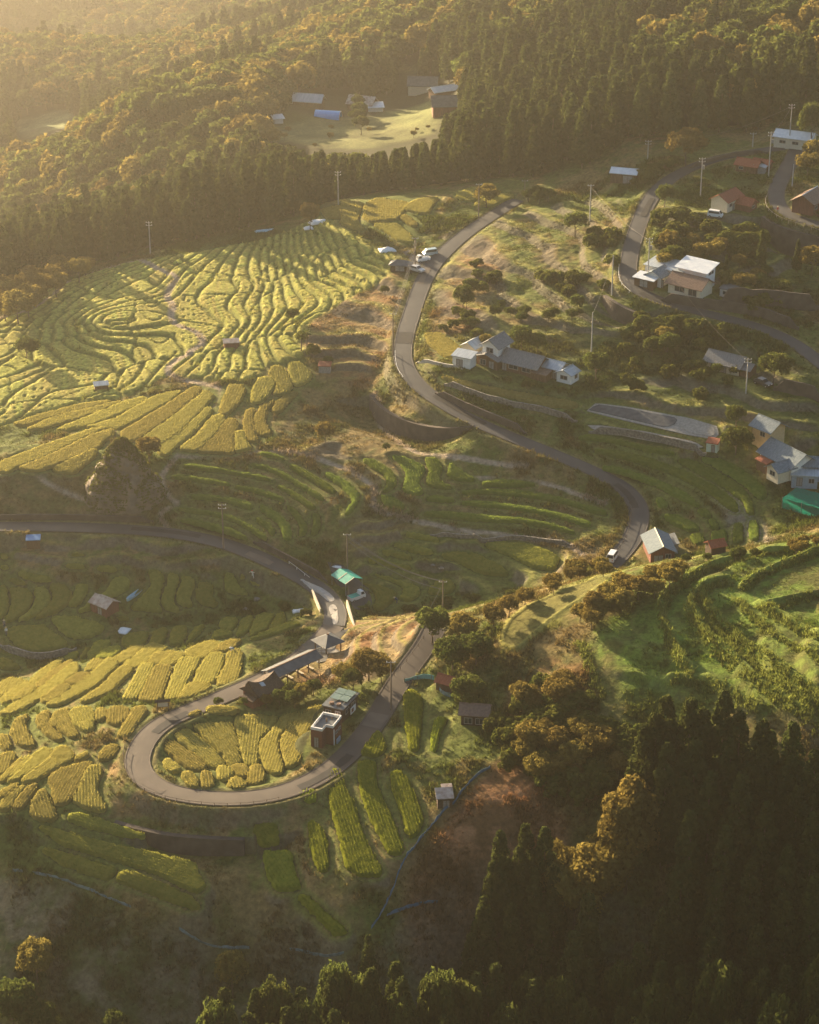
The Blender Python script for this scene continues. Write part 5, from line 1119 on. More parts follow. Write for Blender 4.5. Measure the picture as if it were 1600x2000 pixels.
def gazebo():
    e = thing('gazebo', 'small square open gazebo with dark pyramid roof at the car park edge', 'gazebo', 641, 1272, yaw_px(28, -11, 1265))
    a, h = 1.65, 2.2; r = MB(); o = .65; r.add([(-a - o, -a - o, h), (a + o, -a - o, h), (a + o, a + o, h), (-a - o, a + o, h), (0, 0, h + 1.35)], [(0, 1, 4), (1, 2, 4), (2, 3, 4), (3, 0, 4), (3, 2, 1, 0)]); ro = r.build('roof', R_dark, e)
    m = MB(); m.box(-.18, .18, -.18, .18, h + 1.2, h + 1.5); m.build('finial', R_brown, ro)
    for x in (-a, a):
        for y in (-a, a): m = MB(); m.box(x - .09, x + .09, y - .09, y + .09, -.4, h + .08); m.build('post', M_post, e)
    m = MB(); m.box(-a, a, a - .45, a - .05, .38, .46); m.box(-a + .2, -a + .3, a - .4, a - .1, -.2, .38); m.box(a - .3, a - .2, a - .4, a - .1, -.2, .38); m.build('bench', W_cream, e)
    m = MB(); m.box(-a, a, -a, a, -.3, .06); m.build('floor', M_conc, e)
def hut():
    e = thing('thatched_hut', 'dark hut with swooping saddle shaped roof beside the long shelter', 'hut', 512, 1362, yaw_px(75, -40, 1350))
    L, Wd, h = 5.2, 4.0, 2.3; a, b = L / 2, Wd / 2
    m = MB(); m.box(-a, a, -b, b, -.5, h); m.build('wall', W_red, e)
    r = MB(); n = 9; o = .6; prev = None; V = []
    for i in range(n):
        t = i / (n - 1) * 2 - 1; x = t * (a + .5); zr = h + 1.0 + 1.1 * t * t - .25 * t; V += [(x, -b - o, h - .15 + .18 * t * t), (x, -.45 * b, h + .5 + .6 * t * t), (x, 0, zr), (x, .45 * b, h + .5 + .6 * t * t), (x, b + o, h - .15 + .18 * t * t)]
    r.add(V, [(i * 5 + j, (i + 1) * 5 + j, (i + 1) * 5 + j + 1, i * 5 + j + 1) for i in range(n - 1) for j in range(4)]); k = len(V)
    r.add([(x, y, z - .22) for x, y, z in V], [(i * 5 + j + 1, (i + 1) * 5 + j + 1, (i + 1) * 5 + j, i * 5 + j) for i in range(n - 1) for j in range(4)] + [tuple(range(5)), tuple(range((n - 1) * 5, n * 5))]); r.build('roof', W_dark, e)
    m = MB(); m.add([(-a, -b * .6, h), (-a, b * .6, h), (-a, 0, h + 1.7), (a, -b * .6, h), (a, b * .6, h), (a, 0, h + 1.4)], [(0, 1, 2), (3, 5, 4)]); m.build('gable', W_dark, e)
    m = MB(); m.slab([(-a - 1.5, -b, 1.5), (-a - .02, -b, 2.0), (-a - .02, b - 1, 2.0), (-a - 1.5, b - 1, 1.5)], .12); m.build('porch_roof', W_dark, e)
    m = MB(); m.box(-a - 1.3, -a - .02, -b + .2, b - 1.2, -.5, 1.5); m.build('porch_wall', W_red, e)
    hole(e, .8, -b, .6, 1.2, 1.1, 3); hole(e, -.9, -b, 0, .9, 1.9, 3, M_post, 'door'); m = MB(); m.slab([(-1.2, -1.3, h + .95), (-.2, -1.3, h + .72), (-.2, -.6, h + 1.15), (-1.2, -.6, h + 1.4)], .05); m.build('skylight', R_tin, e)
def infoboard():
    e = thing('information_board', 'roofed timber information board standing on the outside of the hairpin', 'sign', 319, 1390, R(8))
    m = MB(); m.box(-1.0, 1.0, -.05, .05, .95, 2.1); m.build('panel', W_dark, e); m = MB(); m.box(-.85, .85, -.075, -.052, 1.05, 1.95); m.build('poster', W_cream, e)
    for x in (-.95, .95): m = MB(); m.box(x - .08, x + .08, -.08, .08, -.5, 2.2); m.build('post', M_post, e)
    m = MB(); m.slab([(-1.3, -.4, 2.15), (1.3, -.4, 2.15), (1.3, 0, 2.42), (-1.3, 0, 2.42)], .07); m.slab([(-1.3, 0, 2.42), (1.3, 0, 2.42), (1.3, .4, 2.15), (-1.3, .4, 2.15)], .07); m.build('roof', W_dark, e)
toilets(); kiosk(); shelter(); gazebo(); hut(); infoboard()

# ------------------------------------------------------------------ houses, sheds
def house(name, label, cat, u, v, yaw, blocks, wins=(), doors=(), dz=0.0):
    e = thing(name, label, cat, u, v, yaw, dz=dz)
    if name in ('red_roof_house', 'brown_house', 'warehouse', 'grey_house'): e.scale = (.85, .85, .85)
    for b in blocks: block(e, **b)
    for x, y, z, w_, h, s in wins: hole(e, x, y, z, w_, h, s)
    for x, y, z, w_, h, s in doors: hole(e, x, y, z, w_, h, s, M_post, 'door')
    return e
B = lambda x, y, L, Wd, h, rise, wall, roof, **k: dict(x=x, y=y, L=L, Wd=Wd, h=h, rise=rise, wall=wall, roof=roof, **k)
house('tool_shed', 'little red boarded hut with weathered grey roof among the shaded rice', 'shed', 205, 1193, R(-38), [B(0, 0, 4.4, 3.4, 2.0, .9, W_red, R_rust, over=.3)], doors=[(.4, -1.7, 0, 1.2, 1.6, 3)])
house('tool_shed', 'tiny brown hut with pale blue roof high on the grassy bank', 'shed', 66, 1064, R(5), [B(0, 0, 2.6, 1.6, 1.4, .3, W_wood, R_blue, kind='shed', over=.15)])
house('roadside_barn', 'grey roofed barn with red gable end standing at the road below the bend', 'barn', 1286, 1084, R(-84), [B(0, 0, 7.6, 4.7, 2.6, 1.2, W_red, R_blgrey, over=.5, trim=W_cream)], wins=[(3.8, 1.1, 1.1, 1.2, 1.0, 0)], doors=[(3.8, -.8, 0, 1.9, 1.9, 0)])
house('lean_to', 'low grey lean to at the wooded side of the roadside barn', 'shed', 1312, 1072, R(-84), [B(0, 0, 4.5, 1.6, 1.8, .4, W_grey, R_dark, kind='shed', over=.2)])
house('tool_shed', 'small dark red shed behind the sunlit crest below the curved rice strips', 'shed', 1397, 1080, R(20), [B(0, 0, 3.0, 2.4, 1.9, .7, W_dark, R_red, over=.25)])
house('pump_house', 'tiny pale green hut with red roof above the curved rice strips', 'shed', 1392, 880, R(-22), [B(0, 0, 2.3, 1.9, 2.0, .35, mat('mint_wall', (.40, .48, .40), (.46, .54, .46), 2), R_red, kind='shed', over=.2)], doors=[(.3, -.95, 0, .8, 1.7, 3)])
house('tool_shed', 'small open sided shed with pinkish tin roof beside the blue fence', 'shed', 868, 1572, R(6), [B(0, 0, 2.4, 1.9, 1.9, .5, W_dark, R_rust, kind='shed', over=.25)], doors=[(.2, -.95, 0, 1.2, 1.5, 3)])
house('tool_shed', 'grey tin covered box beside the pinkish roofed shed', 'shed', 873, 1550, R(6), [B(0, 0, 1.6, 1.7, 1.0, .2, W_grey, R_rust, kind='shed', over=.1)])
house('garden_hut', 'dark hut with white lower wall under the round green tree', 'hut', 928, 1408, R(-8), [B(0, 0, 4.4, 3.2, 2.3, .9, W_dark, R_brown, over=.5)], wins=[(-1.0, -1.6, .3, 1.4, 1.2, 3), (.9, -1.6, .3, 1.4, 1.2, 3)])
house('garden_hut', 'red roofed hut beside the turquoise fence above the cut terrace', 'hut', 873, 1345, R(-30), [B(0, 0, 3.0, 2.4, 1.7, .8, W_wood, R_red, over=.3)])
house('tool_shed', 'little red roofed shed in the dry hollow below the palms', 'shed', 635, 726, R(-6), [B(0, 0, 2.6, 1.8, 1.7, .3, W_grey, R_red, kind='shed', over=.2)])
house('tool_shed', 'low rust red shelter among the sunlit terraces below the crest', 'shed', 452, 676, R(10), [B(0, 0, 3.4, 1.6, 1.1, .3, W_red, R_rust, kind='shed', over=.2)])
house('tool_shed', 'pale roofed hut on the spur between the hazy terraces', 'shed', 198, 758, R(15), [B(0, 0, 3.0, 1.4, .9, .3, W_wood, R_tin, kind='shed', over=.2)])
house('bus_shelter', 'small dark roofed roadside shelter next to the three parked cars', 'shelter', 783, 528, R(-10), [B(0, 0, 4.6, 2.6, 1.9, .8, W_dark, R_dark, kind='hip', over=.5)], doors=[(0, -1.3, .2, 2.4, 1.5, 3)])
# the farm below the ridge road
y1 = yaw_px(220, 55, 700)
house('tin_shed', 'small white shed with pale tin roof behind the farmhouse', 'shed', 926, 690, yaw_px(60, -30, 690), [B(0, 0, 4.6, 3.6, 2.3, 1.0, W_cream, R_tin, over=.4)], wins=[(-2.3, 0, .9, 1.0, .8, 2)])
house('tin_shed', 'low white store at the head of the farm lane', 'shed', 907, 714, yaw_px(60, 12, 710), [B(0, 0, 4.4, 2.8, 2.5, .5, W_white, R_tin, kind='shed', over=.3)], doors=[(-.5, -1.4, 0, 1.6, 1.9, 3)])
house('farmhouse', 'old farmhouse with two storey tiled gable and long tiled wing', 'house', 985, 716, y1,
      [B(-2.6, 0, 6.2, 5.2, 2.6, .9, W_wood, R_grey, over=.8, axis=1), B(-2.4, .4, 5.0, 4.0, 2.3, 1.3, W_white, R_grey, z=2.9, over=.7, axis=1), B(5.0, .6, 8.6, 5.0, 2.5, 1.7, W_wood, R_grey, over=.7)],
      wins=[(-2.5, -2.1, 3.4, 1.8, 1.2, 3), (3.5, -1.9, .8, 2.4, 1.3, 3), (6.8, -1.9, .8, 2.2, 1.3, 3), (-3.6, -3.1, .7, 1.5, 1.3, 3)], doors=[(1.2, -1.9, 0, 1.3, 2.0, 3), (-1.4, -3.1, 0, 1.4, 2.0, 3)])
house('farm_annex', 'cluster of pale metal roofs joined to the end of the tiled wing', 'house', 1082, 736, y1, [B(-1.6, .8, 7.0, 3.8, 2.5, .9, W_cream, R_tin, over=.5), B(3.6, -.2, 3.4, 3.6, 2.2, .8, W_white, R_tin, over=.4, axis=1), B(-1.6, -2.6, 3.6, 2.6, 1.7, .45, W_wood, R_brown, kind='shed', over=.3)], wins=[(3.6, -1.9, .8, 1.8, 1.0, 3), (5.4, .2, .8, 1.2, 1.0, 0)], doors=[(.9, -1.1, 0, 1.4, 1.9, 3)])
house('grey_house', 'single storey house with wide grey tiled roof in the shade', 'house', 1425, 722, yaw_px(150, 38, 700), [B(-.8, 0, 9.4, 5.4, 2.6, 1.7, W_cream, R_grey, over=.8), B(5.2, -.5, 3.2, 4.0, 2.2, .9, W_wood, R_grey, over=.5)], wins=[(-3, -2.7, .7, 2.0, 1.2, 3), (2.6, -2.7, .7, 2.0, 1.2, 3)], doors=[(-.4, -2.7, 0, 1.6, 2.0, 3)])
y2 = yaw_px(180, 45, 540)
house('white_house', 'white modern house with sloping white roofs above the road bend', 'house', 1322, 560, y2,
      [B(-4.4, 3.6, 9.6, 5.2, 3.2, .5, W_white, R_tin, kind='shed', over=.4), B(2.8, 3.8, 7.4, 4.2, 4.3, .9, W_white, R_white, kind='shed', over=.7), B(-4.6, -.6, 4.6, 4.0, 2.6, 1.1, W_white, R_blgrey, over=.5, axis=1), B(4.4, -1.6, 8.4, 5.4, 2.6, 1.5, W_cream, R_brown, over=.7), B(-6.0, -3.4, 5.0, 2.8, 2.0, .4, W_wood, R_white, kind='shed', over=.4)],
      wins=[(6.5, 3.4, 3.2, 1.0, .8, 0), (6.5, 4.6, 3.2, 1.0, .8, 0), (3.2, -4.3, .7, 2.6, 1.3, 3), (6.6, -4.3, .4, 2.2, 1.8, 3), (-9.2, 3.6, 1.0, 1.6, 1.2, 2)], doors=[(-2.6, -2.6, 0, 1.3, 2.0, 3), (-6, -4.8, 0, 2.2, 1.7, 3)])
house('garden_store', 'long low white roofed store at the lower end of the white house garden', 'shed', 1432, 580, y2, [B(0, 0, 5.6, 2.6, 1.9, .4, W_white, R_dark, kind='shed', over=.2)], wins=[(-1.2, -1.3, .6, 1.6, .9, 3)])
house('red_roof_house', 'house with two red tiled roofs in the overgrown garden', 'house', 1428, 408, yaw_px(140, -55, 400), [B(0, 1.6, 8.2, 5.4, 3.4, 1.6, W_cream, R_red, over=.6, trim=W_red), B(2.2, -3.4, 5.2, 3.8, 2.2, 1.3, W_red, R_red, over=.5, axis=1)], wins=[(-2.2, -1.1, 1.4, 1.6, 1.0, 3), (2.2, -6.0, .8, 1.6, .9, 3)], doors=[(-.6, -1.1, 0, 1.2, 2.0, 3)])
house('red_roof_house', 'dark red roofed house between the two upper roads', 'house', 1462, 334, yaw_px(150, 25, 330), [B(0, 0, 6.6, 4.2, 2.4, 1.2, W_wood, R_red, over=.6), B(3.0, 3.4, 5.2, 3.2, 2.2, .9, W_wood, R_red, over=.4)], wins=[(-1.6, -2.1, .8, 1.4, 1.0, 3)])
house('tin_shed', 'grey sheet roofed shed leaning beside the dark red roofed house', 'shed', 1486, 336, yaw_px(90, -70, 330), [B(0, 0, 3.4, 2.6, 1.7, .5, W_grey, R_tin, kind='shed', over=.3)])
house('brown_house', 'house with broad brown roof and orange gable at the edge of the road curve', 'house', 1586, 408, yaw_px(150, -70, 390), [B(0, 1.0, 9.0, 6.4, 3.2, 1.9, W_red, R_brown, over=.7, trim=W_white), B(2.6, -4.0, 5.4, 3.4, 2.3, .5, W_blue, R_blue, kind='shed', over=.3)], wins=[(-2.4, -2.2, .9, 1.8, 1.1, 3), (1.0, -5.7, .7, 1.8, 1.1, 3)])
house('warehouse', 'long pale warehouse with white roof beside the cedar wood', 'building', 1552, 286, yaw_px(260, 35, 280), [B(0, 0, 11.5, 6.0, 3.4, 1.3, W_cream, R_white, over=.5)], wins=[(-3, -3, 1.4, 2, 1, 3), (1, -3, 1.4, 2, 1, 3)], doors=[(-5.75, 0, 0, 2.6, 2.4, 2)])
house('white_garage', 'white roofed garage on the grassy shoulder above the wood', 'garage', 1220, 354, yaw_px(90, 8, 350), [B(0, 0, 6.6, 4.2, 2.6, .7, W_wood, R_white, over=.3)], doors=[(1.2, -2.1, 0, 2.6, 2.2, 3)])
house('yellow_house', 'ochre two storey house with grey roof at the top of the farm yard', 'house', 1499, 876, yaw_px(95, 45, 850), [B(0, 0, 4.8, 4.6, 5.4, 1.3, W_yel, R_blgrey, over=.7)], wins=[(-2.4, -.6, 3.4, 1.4, 1.2, 2), (-2.4, -.6, .8, 1.4, 1.2, 2), (.4, -2.3, 3.5, 1.4, 1.1, 3)])
house('blue_tile_house', 'long house with blue grey tiled roofs stepping down from the ochre house', 'house', 1536, 916, yaw_px(120, 75, 890), [B(-.6, .6, 9.6, 6.2, 2.8, 1.9, W_white, R_blgrey, over=.7), B(2.2, -3.6, 4.4, 3.4, 2.3, 1.0, W_cream, R_blgrey, over=.5, axis=1), B(-2.6, -3.6, 3.0, 2.0, 1.9, .4, W_wood, R_red, kind='shed', over=.3)], wins=[(-4.2, -2.5, .7, 2.0, 1.3, 3), (2.2, -5.8, .8, 1.6, 1.1, 3)], doors=[(-.4, -2.5, 0, 1.4, 2.0, 3)])
house('blue_annex', 'small blue walled annex with two pale roofs beside the netted frame', 'house', 1572, 940, yaw_px(150, 8, 930), [B(0, 1.8, 6.0, 3.6, 3.6, 1.1, W_blue, R_blgrey, over=.5), B(-.2, -1.2, 5.2, 2.6, 2.4, .6, W_blue, R_tin, kind='shed', over=.3)], wins=[(1.2, -2.5, .7, 1.2, 1.1, 3)], doors=[(-1.2, -2.5, 0, 1.2, 1.9, 3)])
# far hamlet
for nm, lb, u, v, yw, bl in [
 ('hamlet_house', 'long grey roofed farmhouse behind the blue tunnel in the hazy clearing', 603, 208, -14, [B(0, 0, 10, 5, 2.6, 1.8, W_wood, R_tin), B(-5.5, 1, 4, 4, 2.4, 1.2, W_white, R_white)]),
 ('hamlet_house', 'wide hipped house half hidden by a bush in the hazy clearing', 708, 214, -20, [B(0, 0, 9, 6, 2.8, 2.0, W_wood, R_rust)]),
 ('hamlet_house', 'white roofed store beside the pale field in the hazy clearing', 733, 218, 8, [B(0, 0, 5, 3.4, 2.0, .7, W_white, R_white, kind='shed')]),
 ('hamlet_house', 'big grey roofed house at the back of the hazy clearing', 826, 180, -4, [B(0, 0, 10, 7, 3.4, 2.2, W_cream, R_dark)]),
 ('hamlet_house', 'long white roofed house beside the big grey one in the clearing', 868, 188, 28, [B(0, 0, 10, 4.6, 2.6, 1.1, W_wood, R_white)]),
 ('hamlet_barn', 'tall brown barn with dark roof at the wood edge of the clearing', 868, 222, 4, [B(0, 0, 8, 7, 3.6, 2.4, W_red, R_dark)]),
 ('hamlet_house', 'tiny white hut alone at the near corner of the hazy clearing', 543, 240, 20, [B(0, 0, 3, 2.4, 1.8, .5, W_white, R_white, kind='shed')])]:
    house(nm, lb, 'barn' if 'barn' in nm else 'house', u, v, R(yw), bl)
def tunnel():
    e = thing('poly_tunnel', 'bright blue sheeted tunnel standing in the hazy far clearing', 'greenhouse', 641, 230, R(-12)); n = 9; L = 4.4; r = 2.3
    m = MB(); V = [(x, math.cos(math.pi * k / n) * r, math.sin(math.pi * k / n) * r * 1.1) for x in (-L, L) for k in range(n + 1)]
    m.add(V, [(k, k + 1, k + n + 2, k + n + 1) for k in range(n)] + [tuple(range(n + 1))]); m.build('cover', mat('blue_sheet', (.05, .27, .62), (.07, .34, .70), 1.5, rough=.5), e)
    m = MB(); [m.tube([(L + .03, math.cos(math.pi * k / n) * r, math.sin(math.pi * k / n) * r * 1.1) for k in range(n + 1)], .08, 5)]; m.build('hoop', M_steel, e)
tunnel()
def carport():
    e = thing('carport', 'open carport with bright teal sheet roof beside the bridge', 'carport', 678, 1146, yaw_px(26, 16, 1130)); L, Wd, h, rise = 5.0, 4.2, 2.2, .85; a, b = L / 2, Wd / 2
    r = MB(); [r.slab(q, .06) for q in ([(-a, -b, h), (a, -b, h), (a, 0, h + rise), (-a, 0, h + rise)], [(-a, 0, h + rise), (a, 0, h + rise), (a, b, h), (-a, b, h)])]; ro = r.build('roof', R_teal, e)
    for x in (0, a - .03): m = MB(); m.slab([(x - .08, -b - .02, h + .05), (x + .08, -b - .02, h + .05), (x + .08, 0, h + rise + .05), (x - .08, 0, h + rise + .05)], .03); m.build('roof_strip', W_cream, ro)
    for x in (-a + .15, a - .15):
        for y in (-b + .15, b - .15): m = MB(); m.tube([(x, y, -.4), (x, y, h)], .06); m.build('post', M_steel, e)
carport()
def cage():
    e = thing('netted_frame', 'frame hung with green netting beside the blue annex', 'net cage', 1578, 992, R(-35)); a, b, h = 4.2, 3.2, 2.4
    m = mat('green_net', (.01, .20, .15), (.015, .27, .20), 3, transl=.5)
    n = 12; X_, Y_ = np.meshgrid(np.linspace(-a, a, n), np.linspace(-b, b, n)); Z_ = h - .25 * np.abs(np.sin(X_ * 1.3)) * np.abs(np.sin(Y_ * 1.4))
    mesh_obj('net', np.stack([X_, Y_, Z_], -1).reshape(-1, 3), grid_faces(n, n), m, e); f = MB(); f.add([(-a, -b, h), (a, -b, h), (a, -b, -.2), (-a, -b, -.2)], [(0, 1, 2, 3)]); f.build('side_net', m, e)
    for x in (-a, 0, a):
        for y in (-b, b): p = MB(); p.tube([(x, y, -.4), (x, y, h + .1)], .05); p.build('pole', M_steel, e)
cage()

# ------------------------------------------------------------------ vehicles
PAINT = {}
def paint_mat(name, c): return mat(name, c, rough=.3, spec=.6)
M_tyre = mat('tyre_rubber', (.02, .02, .02)); M_rim = mat('wheel_rim', (.45, .45, .46), rough=.35, metal=.7); M_lamp = mat('lamp_lens', (.7, .7, .68), rough=.15); M_tail = mat('tail_lens', (.45, .02, .02), rough=.2)
def profile_body(prof, wd, taper=0.0, zt=1.0):
    """side outline (x,z) swept across the width, narrowed towards the top"""
    m = MB(); n = len(prof); V = []
    for s in (-1, 1): V += [(x, s * (wd / 2 - taper * max(0, z - zt)), z) for x, z in prof]
    m.add(V, [tuple(range(n)), tuple(range(2 * n - 1, n - 1, -1))] + [(i, i + n, (i + 1) % n + n, (i + 1) % n) for i in range(n)]); return m
def vehicle(name, label, cat, u, v, yaw, kind, pm):
    e = thing(name, label, cat, u, v, yaw, dz=.03)
    if kind == 'truck': L, wd = 3.4, 1.5; prof = [(-1.7, .35), (1.62, .35), (1.68, .75), (1.62, 1.05), (1.25, 1.75), (.55, 1.78), (.48, .72), (-1.7, .72)]
    elif kind == 'van': L, wd = 3.6, 1.55; prof = [(-1.8, .3), (1.75, .3), (1.8, .75), (1.55, 1.0), (1.0, 1.72), (-1.55, 1.78), (-1.75, 1.05)]
    else: L, wd = 4.2, 1.65; prof = [(-2.1, .3), (2.05, .3), (2.1, .62), (1.95, .8), (1.0, .92), (.35, 1.42), (-1.1, 1.45), (-1.85, .95), (-2.1, .85)]
    m = profile_body(prof, wd, .22, .95); m.build('body', pm, e)
    q = MB(); s = wd / 2
    if kind == 'truck':
        bed = MB(); [bed.box(*b_) for b_ in ((-1.72, .44, -s, -s + .05, .72, 1.05), (-1.72, .44, s - .05, s, .72, 1.05), (-1.77, -1.72, -s, s, .72, 1.05), (.40, .45, -s, s, .72, 1.1))]; bed.build('cargo_sides', pm, e)
        if 'green' in label: c = MB(); c.slab([(-1.70, -s + .03, 1.08), (.42, -s + .03, 1.08), (.42, s - .03, 1.08), (-1.70, s - .03, 1.08)], .05); c.build('cargo_cover', R_teal, e)
        W_ = [((1.585, 1.12), (1.285, 1.70)), ]; q.add([(1.61, -.58, 1.12), (1.61, .58, 1.12), (1.30, .52, 1.68), (1.30, -.52, 1.68)], [(0, 1, 2, 3)])
        for g in (-1, 1): q.add([(.62, g * (s + .0 - .02), 1.15), (1.42, g * (s - .02), 1.15), (1.2, g * (s - .13), 1.66), (.62, g * (s - .13), 1.66)], [(0, 1, 2, 3)])
    elif kind == 'van':
        q.add([(1.53, -.62, 1.06), (1.53, .62, 1.06), (1.06, .56, 1.68), (1.06, -.56, 1.68)], [(0, 1, 2, 3)]); q.add([(-1.77, -.6, 1.1), (-1.77, .6, 1.1), (-1.60, .55, 1.66), (-1.60, -.55, 1.66)], [(0, 1, 2, 3)])
        for g in (-1, 1): q.add([(-1.5, g * (s - .015), 1.1), (1.3, g * (s - .015), 1.1), (.98, g * (s - .125), 1.62), (-1.45, g * (s - .125), 1.62)], [(0, 1, 2, 3)])
    else:
        q.add([(.97, -.66, .97), (.97, .66, .97), (.42, .58, 1.40), (.42, -.58, 1.40)], [(0, 1, 2, 3)]); q.add([(-1.80, -.62, 1.0), (-1.80, .62, 1.0), (-1.17, .56, 1.42), (-1.17, -.56, 1.42)], [(0, 1, 2, 3)])
        for g in (-1, 1): q.add([(-1.55, g * (s - .01), .98), (.72, g * (s - .01), .98), (.3, g * (s - .1), 1.38), (-1.05, g * (s - .1), 1.38)], [(0, 1, 2, 3)])
    q.V = [(x + (.025 if x > 0 and abs(y) < s * .9 else 0) - (.025 if x < -1.1 and abs(y) < s * .9 else 0), y * 1.025, z) for x, y, z in q.V]; q.build('window', M_glass, e)
    for x in (-L / 2 + .62, L / 2 - .62):
        for g in (-1, 1):
            t = MB(); t.tube([(x, g * (s - .16), .28), (x, g * (s + .02), .28)], .28, 12); w_ = t.build('wheel', M_tyre, e); r = MB(); r.tube([(x, g * (s + .02), .28), (x, g * (s + .035), .28)], .16, 10); r.build('rim', M_rim, w_)
    fx = L / 2 - .01
    for g in (-.5, .5):
        h = MB(); h.box(fx - .1, fx + .02, g - .14, g + .14, .58, .74); h.build('headlight', M_lamp, e); h = MB(); h.box(-fx - .02, -fx + .1, g - .12, g + .12, .6, .72); h.build('tail_light', M_tail, e)
P_white = paint_mat('white_car_paint', (.72, .72, .70)); P_blue = paint_mat('pale_blue_car_paint', (.28, .38, .42)); P_silver = paint_mat('silver_car_paint', (.42, .42, .42)); P_black = paint_mat('dark_car_paint', (.03, .03, .035))
vehicle('parked_truck', 'small white pickup with green covered bed beside the teal carport', 'truck', 697, 1171, yaw_px(30, -10, 1165), 'truck', P_white)
vehicle('parked_van', 'white box van on the road bend next to the barn', 'van', 1196, 1093, yaw_px(22, -26, 1085), 'van', P_white)
vehicle('parked_van', 'pale blue hatchback, farthest along the road of the three parked cars', 'car', 840, 499, yaw_px(-50, 6, 495), 'van', P_blue)
vehicle('parked_truck', 'small white open pickup in the middle of the three parked cars', 'truck', 826, 511, yaw_px(-50, 8, 505), 'truck', P_white)
vehicle('parked_car', 'silver saloon parked closest to the dark roadside shelter', 'car', 814, 530, yaw_px(50, 14, 525), 'car', P_silver)
vehicle('parked_van', 'white van parked in the yard of the red roofed house', 'van', 1397, 424, yaw_px(40, 5, 420), 'van', P_white)
vehicle('parked_car', 'dark saloon in the shade past the grey roofed house', 'car', 1490, 752, yaw_px(50, 22, 750), 'car', P_black)

# ------------------------------------------------------------------ poles and lines
M_pole = mat('weathered_pole', (.13, .10, .08), (.18, .14, .11), 4, stretch=(1, 1, .2)); M_cpole = mat('concrete_pole', (.33, .31, .29), (.40, .38, .36), 3)
M_wire = mat('power_wire', (.10, .08, .06), rough=.4, spec=.6)
POLES = {}
def pole(key, u, vb, vt, label, m=M_cpole, arms=2, loc=None, trans=False):
    p = PH(u, vb); h = (vb - vt) / F * math.hypot(p[1], CZ - p[2]) / math.cos(PITCH + math.atan((vb - 1000) / F))
    e = thing('utility_pole', label, 'pole', loc=p); s = MB(); s.tube([(0, 0, -1), (0, 0, h)], [.17, .11], 8); s.build('shaft', m, e)
    for k in range(arms):
        a = MB(); z = h - .35 - .75 * k; a.box(-.8, .8, .12, .2, z - .05, z + .05); o = a.build('crossarm', M_steel, e)
        i = MB(); [i.tube([(x, .16, z + .04), (x, .16, z + .26)], .06, 6) for x in (-.7, 0, .7)]; i.build('insulator', W_white, o)
    if trans: t = MB(); t.tube([(.42, 0, h - 2.9), (.42, 0, h - 1.9)], .28, 10); t.build('transformer', W_grey, e)
    POLES[key] = (Vector(p), h)
for a in [('a', 437, 1073, 985, 'dark pole on the verge of the valley road above the scarecrow', M_pole, 2), ('b', 679, 1122, 1043, 'dark pole standing behind the teal carport', M_pole, 1), ('c', 865, 1196, 1135, 'pole on the sunny spur carrying the golden wires', M_pole, 1),
 ('d', 764, 1388, 1293, 'tall dark pole at the roadside opposite the kiosk', M_pole, 1), ('e', 768, 694, 612, 'dark pole at the edge of the ridge road above its bend', M_pole, 1), ('f', 811, 528, 465, 'pole beside the silver parked saloon', M_pole, 1),
 ('g', 935, 425, 360, 'pole on the verge of the road near the plateau fields', M_pole, 1), ('h', 1025, 381, 352, 'short pole where the ridge road enters the wood', M_pole, 1), ('i', 294, 498, 434, 'pale hazy pole on the edge of the far terraces', M_cpole, 2), ('j', 661, 402, 336, 'hazy pole before the wood behind the plateau fields', M_cpole, 2),
 ('k', 1152, 432, 362, 'concrete pole on the grassy rise above the domed tree', M_cpole, 1), ('l', 1195, 577, 500, 'bare concrete pole at the tip of the upper bend', M_cpole, 0), ('m', 1265, 552, 466, 'concrete pole at the corner of the white house', M_cpole, 2, None, True), ('n', 1155, 692, 612, 'thin concrete pole in the orchard behind the farm annex', M_cpole, 0),
 ('o', 1457, 768, 700, 'concrete pole in front of the grey roofed house', M_cpole, 2), ('p', 1368, 384, 310, 'concrete pole in the garden of the red roofed house', M_cpole, 2, None, True), ('q', 1501, 345, 260, 'concrete pole beside the grey sheet roofed shed', M_cpole, 2, None, True), ('r', 1541, 290, 206, 'tall concrete pole before the long warehouse', M_cpole, 2),
 ('s', 1265, 312, 275, 'concrete pole behind the hedge of the upper road', M_cpole, 2), ('t', 1470, 287, 260, 'short concrete pole on the upper road below the wood', M_cpole, 1), ('u', 722, 190, 140, 'hazy pole in the far clearing', M_cpole, 1), ('v', 1547, 366, 322, 'thin lamp pole beside the house road', M_cpole, 0)]:
    pole(a[0], a[1], a[2], a[3], a[4], a[5], a[6], trans=len(a) > 8)
def wire(p, q, sag, label, r=.035, off=0.0):
    n = 16; P_ = [p.lerp(q, i / n) + Vector((off * .8, 0, -sag * 4 * (i / n) * (1 - i / n))) for i in range(n + 1)]
    V, Fc = tube([tuple(x - P_[0]) for x in P_], [r] * (n + 1), 5); o = mesh_obj('power_line', V, Fc, M_wire); o.location = P_[0]; tag(o, label, 'wire')
tp = lambda k, dz=0.0: POLES[k][0] + Vector((0, .16, POLES[k][1] - .1 - dz))
for i, nm in enumerate(('upper of the three', 'middle of the three', 'lower')): wire(tp('b', .2 + .5 * i + (i == 2) * .6), tp('c', .15 * i + (i == 2) * 1.6), 1.6, f'golden lit {nm} power lines sagging over the shaded gully' if i < 2 else 'golden lit lowest power line sagging over the shaded gully', .05, .25 * i)
